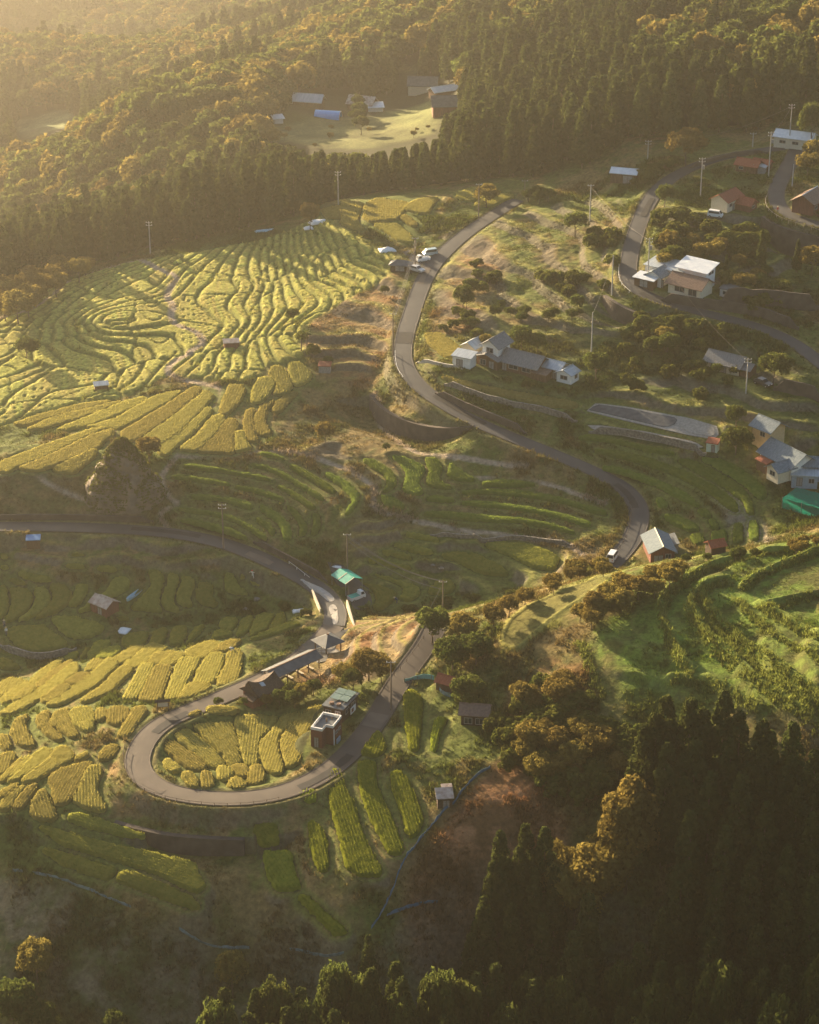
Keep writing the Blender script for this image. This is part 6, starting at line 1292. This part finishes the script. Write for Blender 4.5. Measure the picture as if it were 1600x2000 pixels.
wire(tp('k', .5), tp('m', .6), 1.2, 'golden lit power line crossing the upper road', .035); wire(tp('l', .4), tp('n', .3), .8, 'thin wire dropping from the bend pole to the orchard pole', .02); wire(tp('m', 1.0), tp('o', .6), 2.0, 'thin wire from the white house down to the grey roofed house', .022)
for i in range(3): wire(tp('e', .2 + .3 * i), tp('f', .2 + .3 * i), 1.2, ['topmost wire along the ridge road beside the dry hollow', 'second wire along the ridge road beside the dry hollow', 'lowest wire along the ridge road beside the dry hollow'][i], .03, .3 * i)
wire(tp('f', .3), tp('g', .3), 1.0, 'thin wire following the ridge road past the parked cars', .025); wire(tp('p', .4), tp('q', .4), 1.0, 'thin wire between the two red roofed houses', .03); wire(tp('q', .4), tp('r', .4), .8, 'thin wire rising to the pole at the warehouse', .03)
wire(tp('s', .3), tp('r', .5), 2.5, 'long wire strung before the cedar trunks', .03); wire(tp('d', .4), tp('c', .4), 1.5, 'thin wire from the hairpin pole to the spur pole', .025)
def palm(u, v, h, label):
    e = thing('fan_palm', label, 'tree', loc=P_top([[u, v]], h)[0]); t = MB(); t.tube([(0, 0, -.5), (.05, 0, h * .5), (0, 0, h - .4)], [.16, .13, .12]); t.build('trunk', M_bark, e)
    c = MB()
    for i in range(16):
        a = 2.4 * i; el = .9 - 1.5 * (i / 16); d = Vector((math.cos(a) * math.cos(el), math.sin(a) * math.cos(el), math.sin(el))); b = Vector((0, 0, h - .45)); sd = d.cross(Vector((0, 0, 1))).normalized()
        tip = b + d * 1.0; c.add([b, b + d * .45 + sd * .05, tip + sd * .34 - Vector((0, 0, .1)), tip + d * .25 - Vector((0, 0, .2)), tip - sd * .34 - Vector((0, 0, .1))], [(0, 1, 2, 3), (0, 3, 4)])
    c.build('crown', M_broad, e)
palm(588, 652, 4.4, 'fan palm standing nearer the path of the pair in the hollow'); palm(599, 650, 4.8, 'taller fan palm of the pair, beside the round bush')

# ------------------------------------------------------------------ walls, rails, fences
for T, lab in WALLW:
    t = np.gradient(T[:, :2], axis=0); t /= np.linalg.norm(t, axis=1)[:, None]; nr = np.stack([t[:, 1], -t[:, 0]], 1); nr *= np.where(nr[:, 1] < 0, 1, -1)[:, None]
    V = []
    for x, n_ in zip(T, nr): f = x[:2] + n_ * .6; b = x[:2] - n_ * .35; V += [(*(f + n_ * .1 * x[3]), x[2] - x[3] - .8), (*f, x[2] + .25), (*b, x[2] + .25), (*b, x[2] - x[3] - .8)]
    V = np.array(V); k = len(T); Fc = [(i * 4 + j, i * 4 + (j + 1) % 4, (i + 1) * 4 + (j + 1) % 4, (i + 1) * 4 + j) for i in range(k - 1) for j in range(4)] + [(0, 1, 2, 3), tuple(range(4 * k - 4, 4 * k))]
    o0 = V.mean(0); o = mesh_obj('retaining_wall', V - o0, Fc, M_dconc); o.location = o0; tag(o, lab, 'wall'); b = bmesh.new(); b.from_mesh(o.data); bmesh.ops.recalc_face_normals(b, faces=b.faces); b.to_mesh(o.data); b.free()
def base_wall(s, h, label, m, th=.35):
    L = resample(smooth_line(P(pts(s), H), 2), .8); L[:, 2] = ground_z(L[:, 0], L[:, 1]); t = np.gradient(L[:, :2], axis=0); t /= np.linalg.norm(t, axis=1)[:, None]; nr = np.stack([-t[:, 1], t[:, 0]], 1); hh = h * np.clip(np.minimum(np.arange(len(L)), np.arange(len(L))[::-1]) / 3, .3, 1)
    V = np.concatenate([np.stack([np.r_[p[:2] + n * th / 2, p[2] - .8], np.r_[p[:2] + n * th / 2, p[2] + q], np.r_[p[:2] - n * th / 2, p[2] + q], np.r_[p[:2] - n * th / 2, p[2] - .8]]) for p, n, q in zip(L, nr, hh)]); k = len(L)
    Fc = [(i * 4 + j, i * 4 + (j + 1) % 4, (i + 1) * 4 + (j + 1) % 4, (i + 1) * 4 + j) for i in range(k - 1) for j in range(4)] + [(0, 1, 2, 3), tuple(range(4 * k - 4, 4 * k))]
    o0 = V.mean(0); o = mesh_obj('retaining_wall', V - o0, Fc, m); o.location = o0; tag(o, label, 'wall'); b = bmesh.new(); b.from_mesh(o.data); bmesh.ops.recalc_face_normals(b, faces=b.faces); b.to_mesh(o.data); b.free()
M_stone = mat('dry_stone', (.11, .10, .085), (.24, .22, .19), 2.2, bump=.8, detail=6)
for s, h, lab, m in [("495,1060 530,1078 565,1097 600,1115 640,1140", 1.3, 'long low dark wall along the upper edge of the valley road', M_dconc), ("-20,1016 100,1014 200,1016 300,1020", 1.2, 'straight dark wall at the foot of the bank behind the valley road', M_dconc),
 ("850,770 890,790 930,808 980,828 1030,850", 1.6, 'dark wall along the upper side of the descending road', M_dconc), ("1290,588 1350,600 1420,606 1500,622 1560,645", 2.4, 'long dark wall above the upper road below the white house', M_dconc), ("1400,603 1480,596 1600,606", 4.0, 'tall dark wall behind the upper road below the trees', M_dconc),
 ("1510,762 1560,772 1610,790", 3.0, 'dark wall in the shade past the grey roofed house', M_dconc), ("868,752 930,776 1000,795 1080,810 1128,824", 1.3, 'dry stone wall under the long yellow rice strip', M_stone), ("1150,846 1220,850 1300,866 1380,888", 1.6, 'dry stone wall below the black sheeted bed', M_stone),
 ("1345,330 1400,312 1460,302 1500,300", 1.2, 'dark low wall along the inside of the top road', M_dconc), ("1550,392 1560,405 1580,418 1600,424", 1.4, 'curved orange garden wall before the brown roofed house', W_red), ("840,1046 925,1052 1020,1050 1120,1066", .9, 'dry stone wall under the long green strips of the basin', M_stone), ("0,1262 20,1275 60,1289 110,1286 150,1268", 1.4, 'dry stone wall below the half sunlit rice plot', M_stone),
 ("815,708 860,716 905,722", .7, 'pale kerb wall of the farm lane', M_conc)]: base_wall(s, h, lab, m)
def railing(s, h, label, m, name='guard_rail', step=2.2, off=0.0):
    L = resample(smooth_line(P(pts(s), H), 2), .7); L[:, 2] = ground_z(L[:, 0], L[:, 1]); o0 = L[len(L) // 2]; e = thing(name, label, 'railing', loc=o0); Q = L - o0; k = max(1, int(step / .7))
    for z in (h,):
        V, Fc = tube([(x, y, zz + z) for x, y, zz in Q], [.035] * len(Q), 5); mesh_obj('rail', V, Fc, m, e)
    for q in Q[::k]: p = MB(); p.tube([(q[0], q[1], q[2] - .4), (q[0], q[1], q[2] + h + .05)], .05, 6); p.build('post', m, e)
railing("244,1462 240,1490 250,1520 275,1545 320,1562 380,1574 450,1578 520,1571 545,1565", .8, 'dark railing round the outside of the hairpin', W_dark)
railing("770,1322 795,1295 815,1270 828,1250", .8, 'dark railing along the upper side of the climbing road', W_dark); railing("1185,1100 1205,1082 1225,1050 1234,1012 1230,985", .7, 'dark railing inside the bend beside the van', W_dark)
railing("772,690 772,705 776,725 788,742", .7, 'white rail on the outside of the ridge road bend', M_wframe); railing("1209,520 1208,545 1216,562 1232,575", .7, 'white rail at the tip of the upper road bend', M_wframe)
railing("1500,382 1492,402 1508,424 1540,440 1600,455", .8, 'rusty rail on the outer curve above the tall dark wall', R_rust)
railing("565,1103 585,1118 605,1134", .7, 'white roadside rail before the bridge', M_wframe); railing("0,1018 60,1016 130,1016", .5, 'thin rail above the wall of the valley road', W_dark)
def fence(s, h, label, m, name='sheet_fence', gaps=0.0, cat='fence'):
    L = resample(smooth_line(P(pts(s), H), 2), .5); L[:, 2] = ground_z(L[:, 0], L[:, 1]); o0 = L[len(L) // 2]; e = thing(name, label, cat, loc=o0); Q = L - o0; n = len(Q); r_ = np.random.default_rng(n)
    top = h * (1 + .35 * fbm(L[:, 0], L[:, 1], 3, 2, 7)); V = np.concatenate([Q + [0, 0, -.1], Q + np.c_[.08 * r_.standard_normal((n, 2)), top]]); Fc = [(i, i + 1, i + n + 1, i + n) for i in range(n - 1) if fbm(L[i, 0], L[i, 1], 6, 2, 9) > gaps - 1]
    o = mesh_obj('sheeting', V, Fc, m, e); sm_ = o.modifiers.new('thick', 'SOLIDIFY'); sm_.thickness = .04
    for q in Q[::5]: p = MB(); p.tube([(q[0], q[1], q[2] - .4), (q[0], q[1], q[2] + h + .15)], .045, 5); p.build('post', M_post, e)
M_teal = mat('turquoise_sheet', (.10, .30, .30), (.16, .38, .37), 1.5); M_bsheet = mat('faded_blue_sheet', (.05, .12, .20), (.10, .20, .30), 1.2); M_psheet = mat('pale_blue_sheet', (.09, .14, .15), (.20, .28, .29), 1.2)
fence("790,1334 805,1328 830,1325 848,1328", .9, 'turquoise sheet fence above the tall rice strip', M_teal); fence("852,1340 862,1356 880,1362", .8, 'short pale fence round the red roofed hut', M_psheet)
fence("958,1500 930,1515 905,1545 880,1575 850,1605 825,1635 800,1665 780,1700 768,1740 745,1785 725,1815", .6, 'blue sheet fence running down the edge of the brown slope', M_bsheet, gaps=.75)
fence("935,1752 880,1760 830,1764 790,1775 755,1790", .6, 'blue sheet fence crossing the foot of the brown slope', M_bsheet, gaps=.9)
fence("690,1862 650,1870 620,1866 560,1850 500,1852 460,1853 410,1848 370,1830 320,1800 260,1775 180,1740 100,1712 0,1698", .45, 'pale blue sheet fence along the foot of the lowest terraces', M_psheet, gaps=.95)

# ------------------------------------------------------------------ bridge, stones, odds and ends
def parapet(s, label):
    L = P(pts(s), H); a, b = L[0], L[-1]; a[2] = max(a[2], -1.9); b[2] = max(b[2], -1.9); d = (b - a); m = MB(); L_ = math.hypot(d[0], d[1]); m.box(-L_ / 2, L_ / 2, -.14, .14, -1.0, .85); e = m.build('bridge_parapet', W_cream); e.location = (a + b) / 2; e.rotation_euler = (0, 0, math.atan2(d[1], d[0])); tag(e, label, 'parapet')
parapet("678,1186 692,1222", 'sunlit parapet of the little bridge beside the carport'); parapet("610,1158 626,1196", 'weathered parapet of the bridge on the scrap heap side')
def rock():
    p = PH(238, 978); b = bmesh.new(); bmesh.ops.create_icosphere(b, subdivisions=6, radius=1.0); b.verts.ensure_lookup_table()
    V = np.array([v.co[:] for v in b.verts]); n = V.copy(); s = np.array([9.2, 6.5, 13.5]); k = 1 - .62 * np.clip(V[:, 2], 0, 1) ** .9; W_ = V * s; W_[:, 0] *= k; W_[:, 1] *= k; W_[:, 0] -= 1.2 * np.clip(-V[:, 2] + .2, 0, 1)
    d = 1.0 * fbm(W_[:, 0] + 3 * W_[:, 2], W_[:, 1], 5, 4, 3) + .8 * fbm(W_[:, 2], W_[:, 0] - W_[:, 1], 3.0, 4, 6) + .35 * np.abs(fbm(W_[:, 0], W_[:, 2], 1.4, 3, 8)); W_ += n * d[:, None]
    for v, q in zip(b.verts, W_): v.co = q
    me = bpy.data.meshes.new('rock_outcrop'); b.to_mesh(me); b.free()
    m = mat('mossy_rock', (.10, .08, .055), (.22, .17, .12), .5, bump=1.0, detail=9); me.materials.append(m); me.polygons.foreach_set('use_smooth', np.ones(len(me.polygons), bool))
    o = bpy.data.objects.new('rock_outcrop', me); COL.objects.link(o); o.location = (p[0], p[1] + 3.5, p[2] - 1.2); tag(o, 'huge lone rock outcrop rising between sunlit rice and valley road', 'rock')
    me.update(); no = np.array([v.normal[:] for v in me.vertices]); r_ = np.random.default_rng(4); up = np.where((no[:, 2] > .12) & (W_[:, 2] > -.5) & (fbm(W_[:, 0], W_[:, 1], 3, 3, 5) > -.35))[0]; up = r_.choice(up, 3600)
    T = leaf_tris(W_[up] + no[up] * .25, no[up], .34 * r_.uniform(.5, 1.3, len(up)), r_); g = bpy.data.objects.new('ivy', tri_mesh('ivy', T, M_shrub)); COL.objects.link(g); g.parent = o
rock()
def boulder(u, v, s, label, m=None, name='boulder'):
    b = bmesh.new(); bmesh.ops.create_icosphere(b, subdivisions=3, radius=1.0); q = random.Random(int(u * 7 + v))
    for vt in b.verts: c = vt.co; k = 1 + .35 * float(fbm(np.array([c.x * 3 + u]), np.array([c.y * 3 + c.z * 2 + v]), 2.0, 3, 4)[0]); vt.co = Vector((c.x * s * k, c.y * s * .8 * k, c.z * s * .6 * k))
    me = bpy.data.meshes.new(name); b.to_mesh(me); b.free(); me.materials.append(m or M_stone); o = bpy.data.objects.new(name, me); COL.objects.link(o); o.location = PH(u, v); tag(o, label, 'stone')
for u, v, s, l in [(502, 1170, .7, 'grey boulder on the stream bank below the odd shaped plot'), (480, 1190, .6, 'grey boulder in the stream beside the little slab'), (846, 1104, .5, 'pale stone in the gully above the golden wires'), (862, 1110, .6, 'grey boulder beside the wide gully plot')]: boulder(u, v, s, l)
def tarp(u, v, w_, d_, h, yaw, label, m):
    n = 12; X_, Y_ = np.meshgrid(np.linspace(-1, 1, n), np.linspace(-1, 1, n)); Z_ = h * (1 - np.maximum(abs(X_), abs(Y_)) ** 3) * (.7 + .5 * fbm(X_ * 3 + u, Y_ * 3 + v, 1.5, 3, 12)) + .02
    V = np.stack([X_ * w_ / 2, Y_ * d_ / 2, Z_ - .12 * (np.maximum(abs(X_), abs(Y_)) > .99)], -1).reshape(-1, 3); o = mesh_obj('tarpaulin', V, grid_faces(n, n), m); o.location = PH(u, v); o.rotation_euler = (0, 0, yaw); o.modifiers.new('thick', 'SOLIDIFY').thickness = .03; tag(o, label, 'tarpaulin')
M_tarp = mat('white_tarpaulin', (.62, .63, .63), (.75, .75, .74), 2, rough=.5); M_btarp = mat('pale_blue_tarpaulin', (.22, .42, .52), (.30, .50, .58), 2, rough=.5)
tarp(756, 489, 4.5, 3, 1.0, .3, 'crumpled white tarpaulin heap on the bank below the parked cars', M_tarp); tarp(622, 434, 5, 2.6, 1.0, .5, 'white tarpaulin over a heap at the ridge edge by the lone tree', M_tarp); tarp(603, 446, 2.5, 2, .6, .2, 'small white tarpaulin below the lone tree on the ridge edge', M_tarp); tarp(524, 450, 7, 1.8, .4, .25, 'blue sheet laid along the very edge of the terraces', M_btarp)
tarp(240, 1231, 2.6, 2.6, .25, -.3, 'white board lying across the ditch below the red hut', M_tarp); tarp(585, 1194, 2.8, 1.6, .6, .2, 'pale scrap heap covered in plastic beside the bridge', M_tarp); tarp(655, 1107, 2.6, .9, .25, -.2, 'pale plastic sheet behind the teal carport', M_tarp)
def pipe_trough():
    e = thing('water_trough', 'long pale blue boat shaped trough beside the red hut', 'trough', 264, 1164, yaw_px(27, -22, 1160)); m = MB(); n = 10; L = 2.6
    V = [(x, y * (1 - .55 * abs(x / L) ** 4), z) for x in np.linspace(-L, L, n) for y, z in ((-.5, .55), (-.32, 0), (.32, 0), (.5, .55))]; m.add(V, [(i * 4 + j, (i + 1) * 4 + j, (i + 1) * 4 + j + 1, i * 4 + j + 1) for i in range(n - 1) for j in range(3)] + [(0, 1, 2, 3), (4 * n - 4, 4 * n - 3, 4 * n - 2, 4 * n - 1)]); o = m.build('hull', M_btarp, e); o.modifiers.new('t', 'SOLIDIFY').thickness = .05
    r = MB(); [r.tube([(x, s * .5 * (1 - .55 * abs(x / L) ** 4), .56) for x in np.linspace(-L, L, n)], .05, 5) for s in (-1, 1)]; r.build('rim', W_blue, e)
pipe_trough()
def flat_bed(s, label, m, name, kind=None, dz=.12):
    P_ = resample(P(pts(s + ' ' + s.split()[0]), H)[:, :2], 1.5)[:-1]; z = float(np.mean(ground_z(P_[:, 0], P_[:, 1]))); n = len(P_); c = P_.mean(0); zz = ground_z(P_[:, 0], P_[:, 1])
    m_ = MB(); m_.add([(x - c[0], y - c[1], q - z + dz) for (x, y), q in zip(P_, zz)] + [(x - c[0], y - c[1], q - z - .3) for (x, y), q in zip(P_, zz)], [tuple(range(n))] + [(i, (i + 1) % n, (i + 1) % n + n, i + n) for i in range(n)]); o = m_.build(name, m); o.location = (c[0], c[1], z)
    if kind: o['kind'] = kind
    else: tag(o, label, 'plant bed')
M_bsheet2 = mat('black_sheet', (.035, .042, .05), (.085, .095, .10), .8, rough=.55); M_grav = mat('pale_gravel', (.20, .19, .17), (.30, .29, .26), 2)
flat_bed("1146,803 1164,788 1230,796 1327,814 1342,816 1400,833 1405,849 1392,860 1344,850 1300,840 1230,824 1180,812", None, M_grav, 'bed_border', 'structure', .12)
flat_bed("1150,802 1166,791 1230,800 1325,818 1318,830 1300,836 1230,820 1180,808", 'bed covered with black sheeting above the curved rice strips', M_bsheet2, 'sheeted_bed', dz=.22); flat_bed("1324,832 1338,820 1393,836 1399,848 1390,855 1345,846", 'pale gravel end of the sheeted bed', M_grav, 'gravel_bed', dz=.2); flat_bed("1148,831 1180,832 1260,843 1350,862 1378,876 1350,876 1250,858 1160,840", None, M_grav, 'gravel_strip', 'structure', .1)
flat_bed("640,1098 668,1102 720,1150 728,1180 712,1194 692,1190 676,1162 650,1128", None, M_asph, 'gravel_yard', 'structure', .07)
flat_bed("570,1262 612,1236 650,1222 690,1224 660,1252 640,1290 600,1296 555,1306 548,1290", None, M_asph, 'car_park', 'structure', .05)
flat_bed("786,492 812,486 862,484 850,505 836,532 800,536 806,512", None, M_asph, 'lay_by', 'structure', .05)
# pale worn patches of cement on the road by the bridge
def patch(s, m, dz): 
    P_ = smooth_ring(P(pts(s), H)[:, :2], 2); i = 0; n = len(P_)
    zz = np.array([min(((L[:, 0] - x) ** 2 + (L[:, 1] - y) ** 2).min() for _, _, L in ROADW) for x, y in P_]); LL = np.concatenate([L for _, _, L in ROADW[:2]]); z = np.array([LL[np.argmin((LL[:, 0] - x) ** 2 + (LL[:, 1] - y) ** 2), 2] for x, y in P_])
    me = mesh_obj('road_patch', np.c_[P_, z + dz], [tuple(range(n))], m); me['kind'] = 'structure'
patch("585,1130 605,1140 630,1150 650,1165 655,1175 642,1178 632,1168 612,1155 590,1142", M_conc, .085); patch("640,1186 655,1180 662,1200 660,1222 650,1222 648,1205", M_conc, .085)

M_pat = mat('mended_asphalt', (.016, .017, .019), (.028, .028, .03), .6, rough=.8); M_pale = mat('worn_pale_asphalt', (.085, .07, .058), (.12, .10, .085), .5, rough=.85)
def mend(ri, t0, length, off, wd, m, dz=.075):
    L = ROADW[ri][2]; d = np.r_[0, np.cumsum(np.linalg.norm(np.diff(L[:, :2], axis=0), axis=1))]; t = np.linspace(t0 * d[-1], t0 * d[-1] + length, max(3, int(length / .6)))
    Q = np.stack([np.interp(t, d, L[:, k]) for k in range(3)], 1); n_ = len(Q); tt = np.gradient(Q[:, :2], axis=0); tt /= np.linalg.norm(tt, axis=1)[:, None]; nr = np.stack([-tt[:, 1], tt[:, 0]], 1); j = .06 * np.random.default_rng(int(t0 * 1000)).standard_normal((n_, 1))
    V = np.concatenate([np.c_[Q[:, :2] + nr * (off - wd / 2 + j), Q[:, 2] + dz], np.c_[Q[:, :2] + nr * (off + wd / 2 - j), Q[:, 2] + dz]]); mesh_obj('road_patch', V, [(i, i + 1, n_ + i + 1, n_ + i) for i in range(n_ - 1)], m)['kind'] = 'structure'
for a in [(1, .30, 9, .6, 1.6, M_pat), (1, .47, 5, -.7, 1.2, M_pale), (1, .66, 12, -.5, 1.5, M_pat), (1, .80, 4, 0, 3.6, M_pale), (1, .12, 7, .4, 2.0, M_pat), (0, .35, 14, .5, 1.6, M_pat), (0, .62, 6, -.4, 1.8, M_pale), (2, .12, 9, .5, 1.5, M_pat), (2, .33, 16, -.6, 1.4, M_pat), (2, .55, 6, 0, 3.4, M_pat), (2, .72, 10, .5, 1.4, M_pale), (3, .3, 8, .4, 1.5, M_pat), (3, .62, 12, -.4, 1.5, M_pat)]: mend(*a)
# the worn pale edges of the tarmac
for i, (n, wd, L) in enumerate(ROADW):
    for sg in (-1, 1):
        V, Fc = ribbon(L, .13, off=sg * (wd / 2 - .16), dz=.055 - .012 * i); mesh_obj('road_line', V, Fc, M_pale, smooth=True)['kind'] = 'structure'
# ------------------------------------------------------------------ people
def person(u, v, yaw, label, shirt, trousers, hat, pose='stand', s=1.0):
    e = thing('person', label, 'person', u, v, yaw)
    J = {'stand': dict(hip=(0, 0, .88), chest=(.02, 0, 1.30), head=(.04, 0, 1.60), kn=[(.04, .10, .46), (-.02, -.10, .46)], ft=[(.0, .11, .04), (-.06, -.11, .04)], el=[(.06, .27, 1.08), (.06, -.27, 1.08)], hd=[(.22, .24, .90), (.22, -.24, .90)]),
         'reach': dict(hip=(0, 0, .84), chest=(.12, 0, 1.26), head=(.18, 0, 1.55), kn=[(.14, .20, .46), (-.10, -.22, .44)], ft=[(.16, .34, .04), (-.22, -.34, .04)], el=[(.20, .45, 1.30), (.18, -.42, 1.22)], hd=[(.30, .70, 1.36), (.28, -.62, 1.06)]),
         'bend': dict(hip=(-.12, 0, .84), chest=(.24, 0, 1.06), head=(.48, 0, 1.14), kn=[(.02, .11, .46), (-.06, -.11, .46)], ft=[(-.02, .12, .04), (-.10, -.12, .04)], el=[(.36, .20, .76), (.36, -.20, .76)], hd=[(.52, .12, .52), (.50, -.12, .50)])}[pose]
    v_ = [J['hip'], J['chest'], tuple(.65 * c + .35 * h_ for c, h_ in zip(J['chest'], J['head'])), J['head'], tuple(np.array(J['head']) + (.02, 0, .13))]; ed = [(0, 1), (1, 2), (2, 3), (3, 4)]; rad = [.15, .17, .065, .10, .07]; reg = []
    for i in (0, 1):
        sg = 1 if i == 0 else -1; k = len(v_); hp = np.array(J['hip']) + (0, .09 * sg, -.06); sh = np.array(J['chest']) + (0, .19 * sg, .03)
        ft = np.array(J['ft'][i]); v_ += [tuple(hp), J['kn'][i], tuple(ft + (0, 0, .06)), tuple(ft + (.15, 0, 0)), tuple(sh), J['el'][i], J['hd'][i], tuple(np.array(J['hd'][i]) + (.06, 0, -.08))]
        ed += [(0, k), (k, k + 1), (k + 1, k + 2), (k + 2, k + 3), (1, k + 4), (k + 4, k + 5), (k + 5, k + 6), (k + 6, k + 7)]; rad += [.10, .07, .05, .045, .065, .05, .038, .035]
    me = bpy.data.meshes.new('body'); me.from_pydata(v_, ed, []); o = bpy.data.objects.new('body', me); COL.objects.link(o); o.parent = e
    sk_ = o.modifiers.new('skin', 'SKIN')
    for q, r in zip(me.skin_vertices[0].data, rad): q.radius = (r, r); q.use_root = False
    me.skin_vertices[0].data[0].use_root = True; o.modifiers.new('sub', 'SUBSURF').levels = 1
    dg = bpy.context.evaluated_depsgraph_get(); ev = o.evaluated_get(dg); m2 = bpy.data.meshes.new_from_object(ev); o.modifiers.clear(); o.data = m2
    m2.materials.clear(); [m2.materials.append(mm) for mm in (mat('skin', (.45, .28, .19)), shirt, trousers)]; hz = J['hip'][2]
    for f in m2.polygons:
        c = f.center; f.use_smooth = True; f.material_index = 2 if c.z < hz - .02 and math.hypot(c.x - J['hd'][0][0], abs(c.y) - abs(J['hd'][0][1])) > .16 else (1 if (c - Vector(J['head'])).length > .17 and min((c - Vector(q)).length for q in J['hd']) > .10 else 0)
    hd_ = Vector(J['head']); h = MB(); h.tube([(hd_.x, hd_.y, hd_.z + .06), (hd_.x, hd_.y, hd_.z + .09), (hd_.x, hd_.y, hd_.z + .20)], [.24, .13, .09], 12); h.build('hat', hat, e)
    f_ = MB(); f_.tube([(hd_.x + .09, 0, hd_.z), (hd_.x + .125, 0, hd_.z - .015)], [.02, .012], 5); f_.build('nose', MATS['skin'], e)
C_w = mat('white_cloth', (.65, .65, .62)); C_b = mat('navy_cloth', (.03, .05, .12)); C_g = mat('grey_cloth', (.15, .15, .15)); C_r = mat('red_cloth', (.4, .05, .03)); C_s = mat('straw_hat', (.5, .40, .22)); C_l = mat('pale_blue_cloth', (.25, .35, .5))
person(494, 1128, R(-120), 'figure in white with red cap and arms spread on the grass below the road', C_w, C_w, C_r, 'reach'); person(456, 1275, R(200), 'farmer in pale blue with white hat bending over the sunlit rice', C_l, C_g, C_w, 'bend'); person(775, 1178, R(160), 'person in navy bending between two rice plots in the gully', C_b, C_b, C_s, 'bend')
person(9, 1226, R(-60), 'person in dark clothes on the path above the half sunlit plot', C_g, C_b, C_s); person(13, 1240, R(-80), 'person in white at the corner of the half sunlit plot', C_w, C_g, C_s); person(1519, 416, R(-90), 'person in red walking down the house road', C_r, C_g, C_s)

# ------------------------------------------------------------------ names for the rice plots: which one is which
ORD = 'first second third fourth fifth sixth seventh eighth ninth tenth eleventh twelfth thirteenth fourteenth fifteenth sixteenth seventeenth eighteenth nineteenth twentieth'.split()
def ordinal(i): return ORD[i] if i < 20 else ('twenty ' + ORD[i - 20] if i < 29 else 'thirtieth')
ZTXT = {'bowl': ((205, 1190), 'shaded rice plot in the bowl', 'the red hut'), 'curve': ((250, 980), 'curved green rice strip', 'the big rock'), 'basin': ((720, 960), 'green rice strip inside the road bend', 'the brown track'), 'gully': ((700, 1150), 'rice plot in the shaded gully', 'the teal carport'),
 'bend': ((1286, 1070), 'dark green rice strip outside the road bend', 'the barn'), 'farm': ((980, 715), 'yellow rice plot', 'the old farmhouse'), 'loop': ((636, 1440), 'golden rice plot inside the hairpin', 'the brick block'), 'front': ((868, 1565), 'lush row planted plot below the hairpin', 'the pinkish shed'),
 'foot': ((430, 1640), 'broad rice plot on the lowest terraces', 'the dark wall'), 'stream': ((620, 1190), 'shaded rice plot across the stream', 'the bridge'), 'slope': ((640, 1265), 'sunlit rice strip on the slope', 'the gazebo'), 'crest': ((319, 1385), 'golden rice plot beside the grass bank', 'the information board'), 'top': ((785, 520), 'pale gold plot on the plateau', 'the roadside shelter'), 'sunny': ((235, 930), 'golden rice strip on the bright terraces', 'the big rock')}
for zn, (anc, what, ref) in ZTXT.items():
    A_ = PH(*anc)[:2]; it = [(np.hypot(*(poly.mean(0) - A_)), ob, poly) for z_, ob, poly in PLOT_OBJS if z_ == zn]; it.sort(key=lambda t: t[0])
    ar = np.array([abs(np.sum(p[:, 0] * np.roll(p[:, 1], -1) - p[:, 1] * np.roll(p[:, 0], -1))) / 2 for _, _, p in it]); med = np.median(ar)
    for i, ((d, ob, p), a) in enumerate(zip(it, ar)):
        size = 'large' if a > 1.7 * med else ('small' if a < .55 * med else 'middling'); ev = np.linalg.eigvalsh(np.cov(p.T)); sh = 'slender' if ev[1] > 22 * ev[0] else ('long' if ev[1] > 5 * ev[0] else 'blunt')
        tag(ob, f'{size} {sh} {what}, ' + ('closest to' if i == 0 else f'{ordinal(i)} nearest') + f' {ref}' if i else f'{size} {sh} {what}, nearest to {ref}', 'rice plot', 'rice plots: ' + what)
# the grass must come after everything that the ground carries
grass()

# ------------------------------------------------------------------ the hazy air
def haze():
    x0, x1, y0, y1, z0, z1 = -1590, 1590, -255, 3590, -430.0, 211.0
    V = [(x, y, z) for z in (z0, z1) for y in (y0, y1) for x in (x0, x1)]
    Fc = [(0, 2, 3, 1), (4, 5, 7, 6), (0, 1, 5, 4), (2, 6, 7, 3), (0, 4, 6, 2), (1, 3, 7, 5)]
    m = bpy.data.materials.new('haze'); m.use_nodes = True; n = m.node_tree; n.nodes.clear()
    out = n.nodes.new('ShaderNodeOutputMaterial'); v = n.nodes.new('ShaderNodeVolumePrincipled')
    v.inputs['Color'].default_value = (1.0, .95, .84, 1); v.inputs['Density'].default_value = HAZE; v.inputs['Anisotropy'].default_value = .84
    n.links.new(v.outputs[0], out.inputs['Volume'])
    o = mesh_obj('haze', V, Fc, m); o['kind'] = 'stuff'
HAZE = .00015
haze()
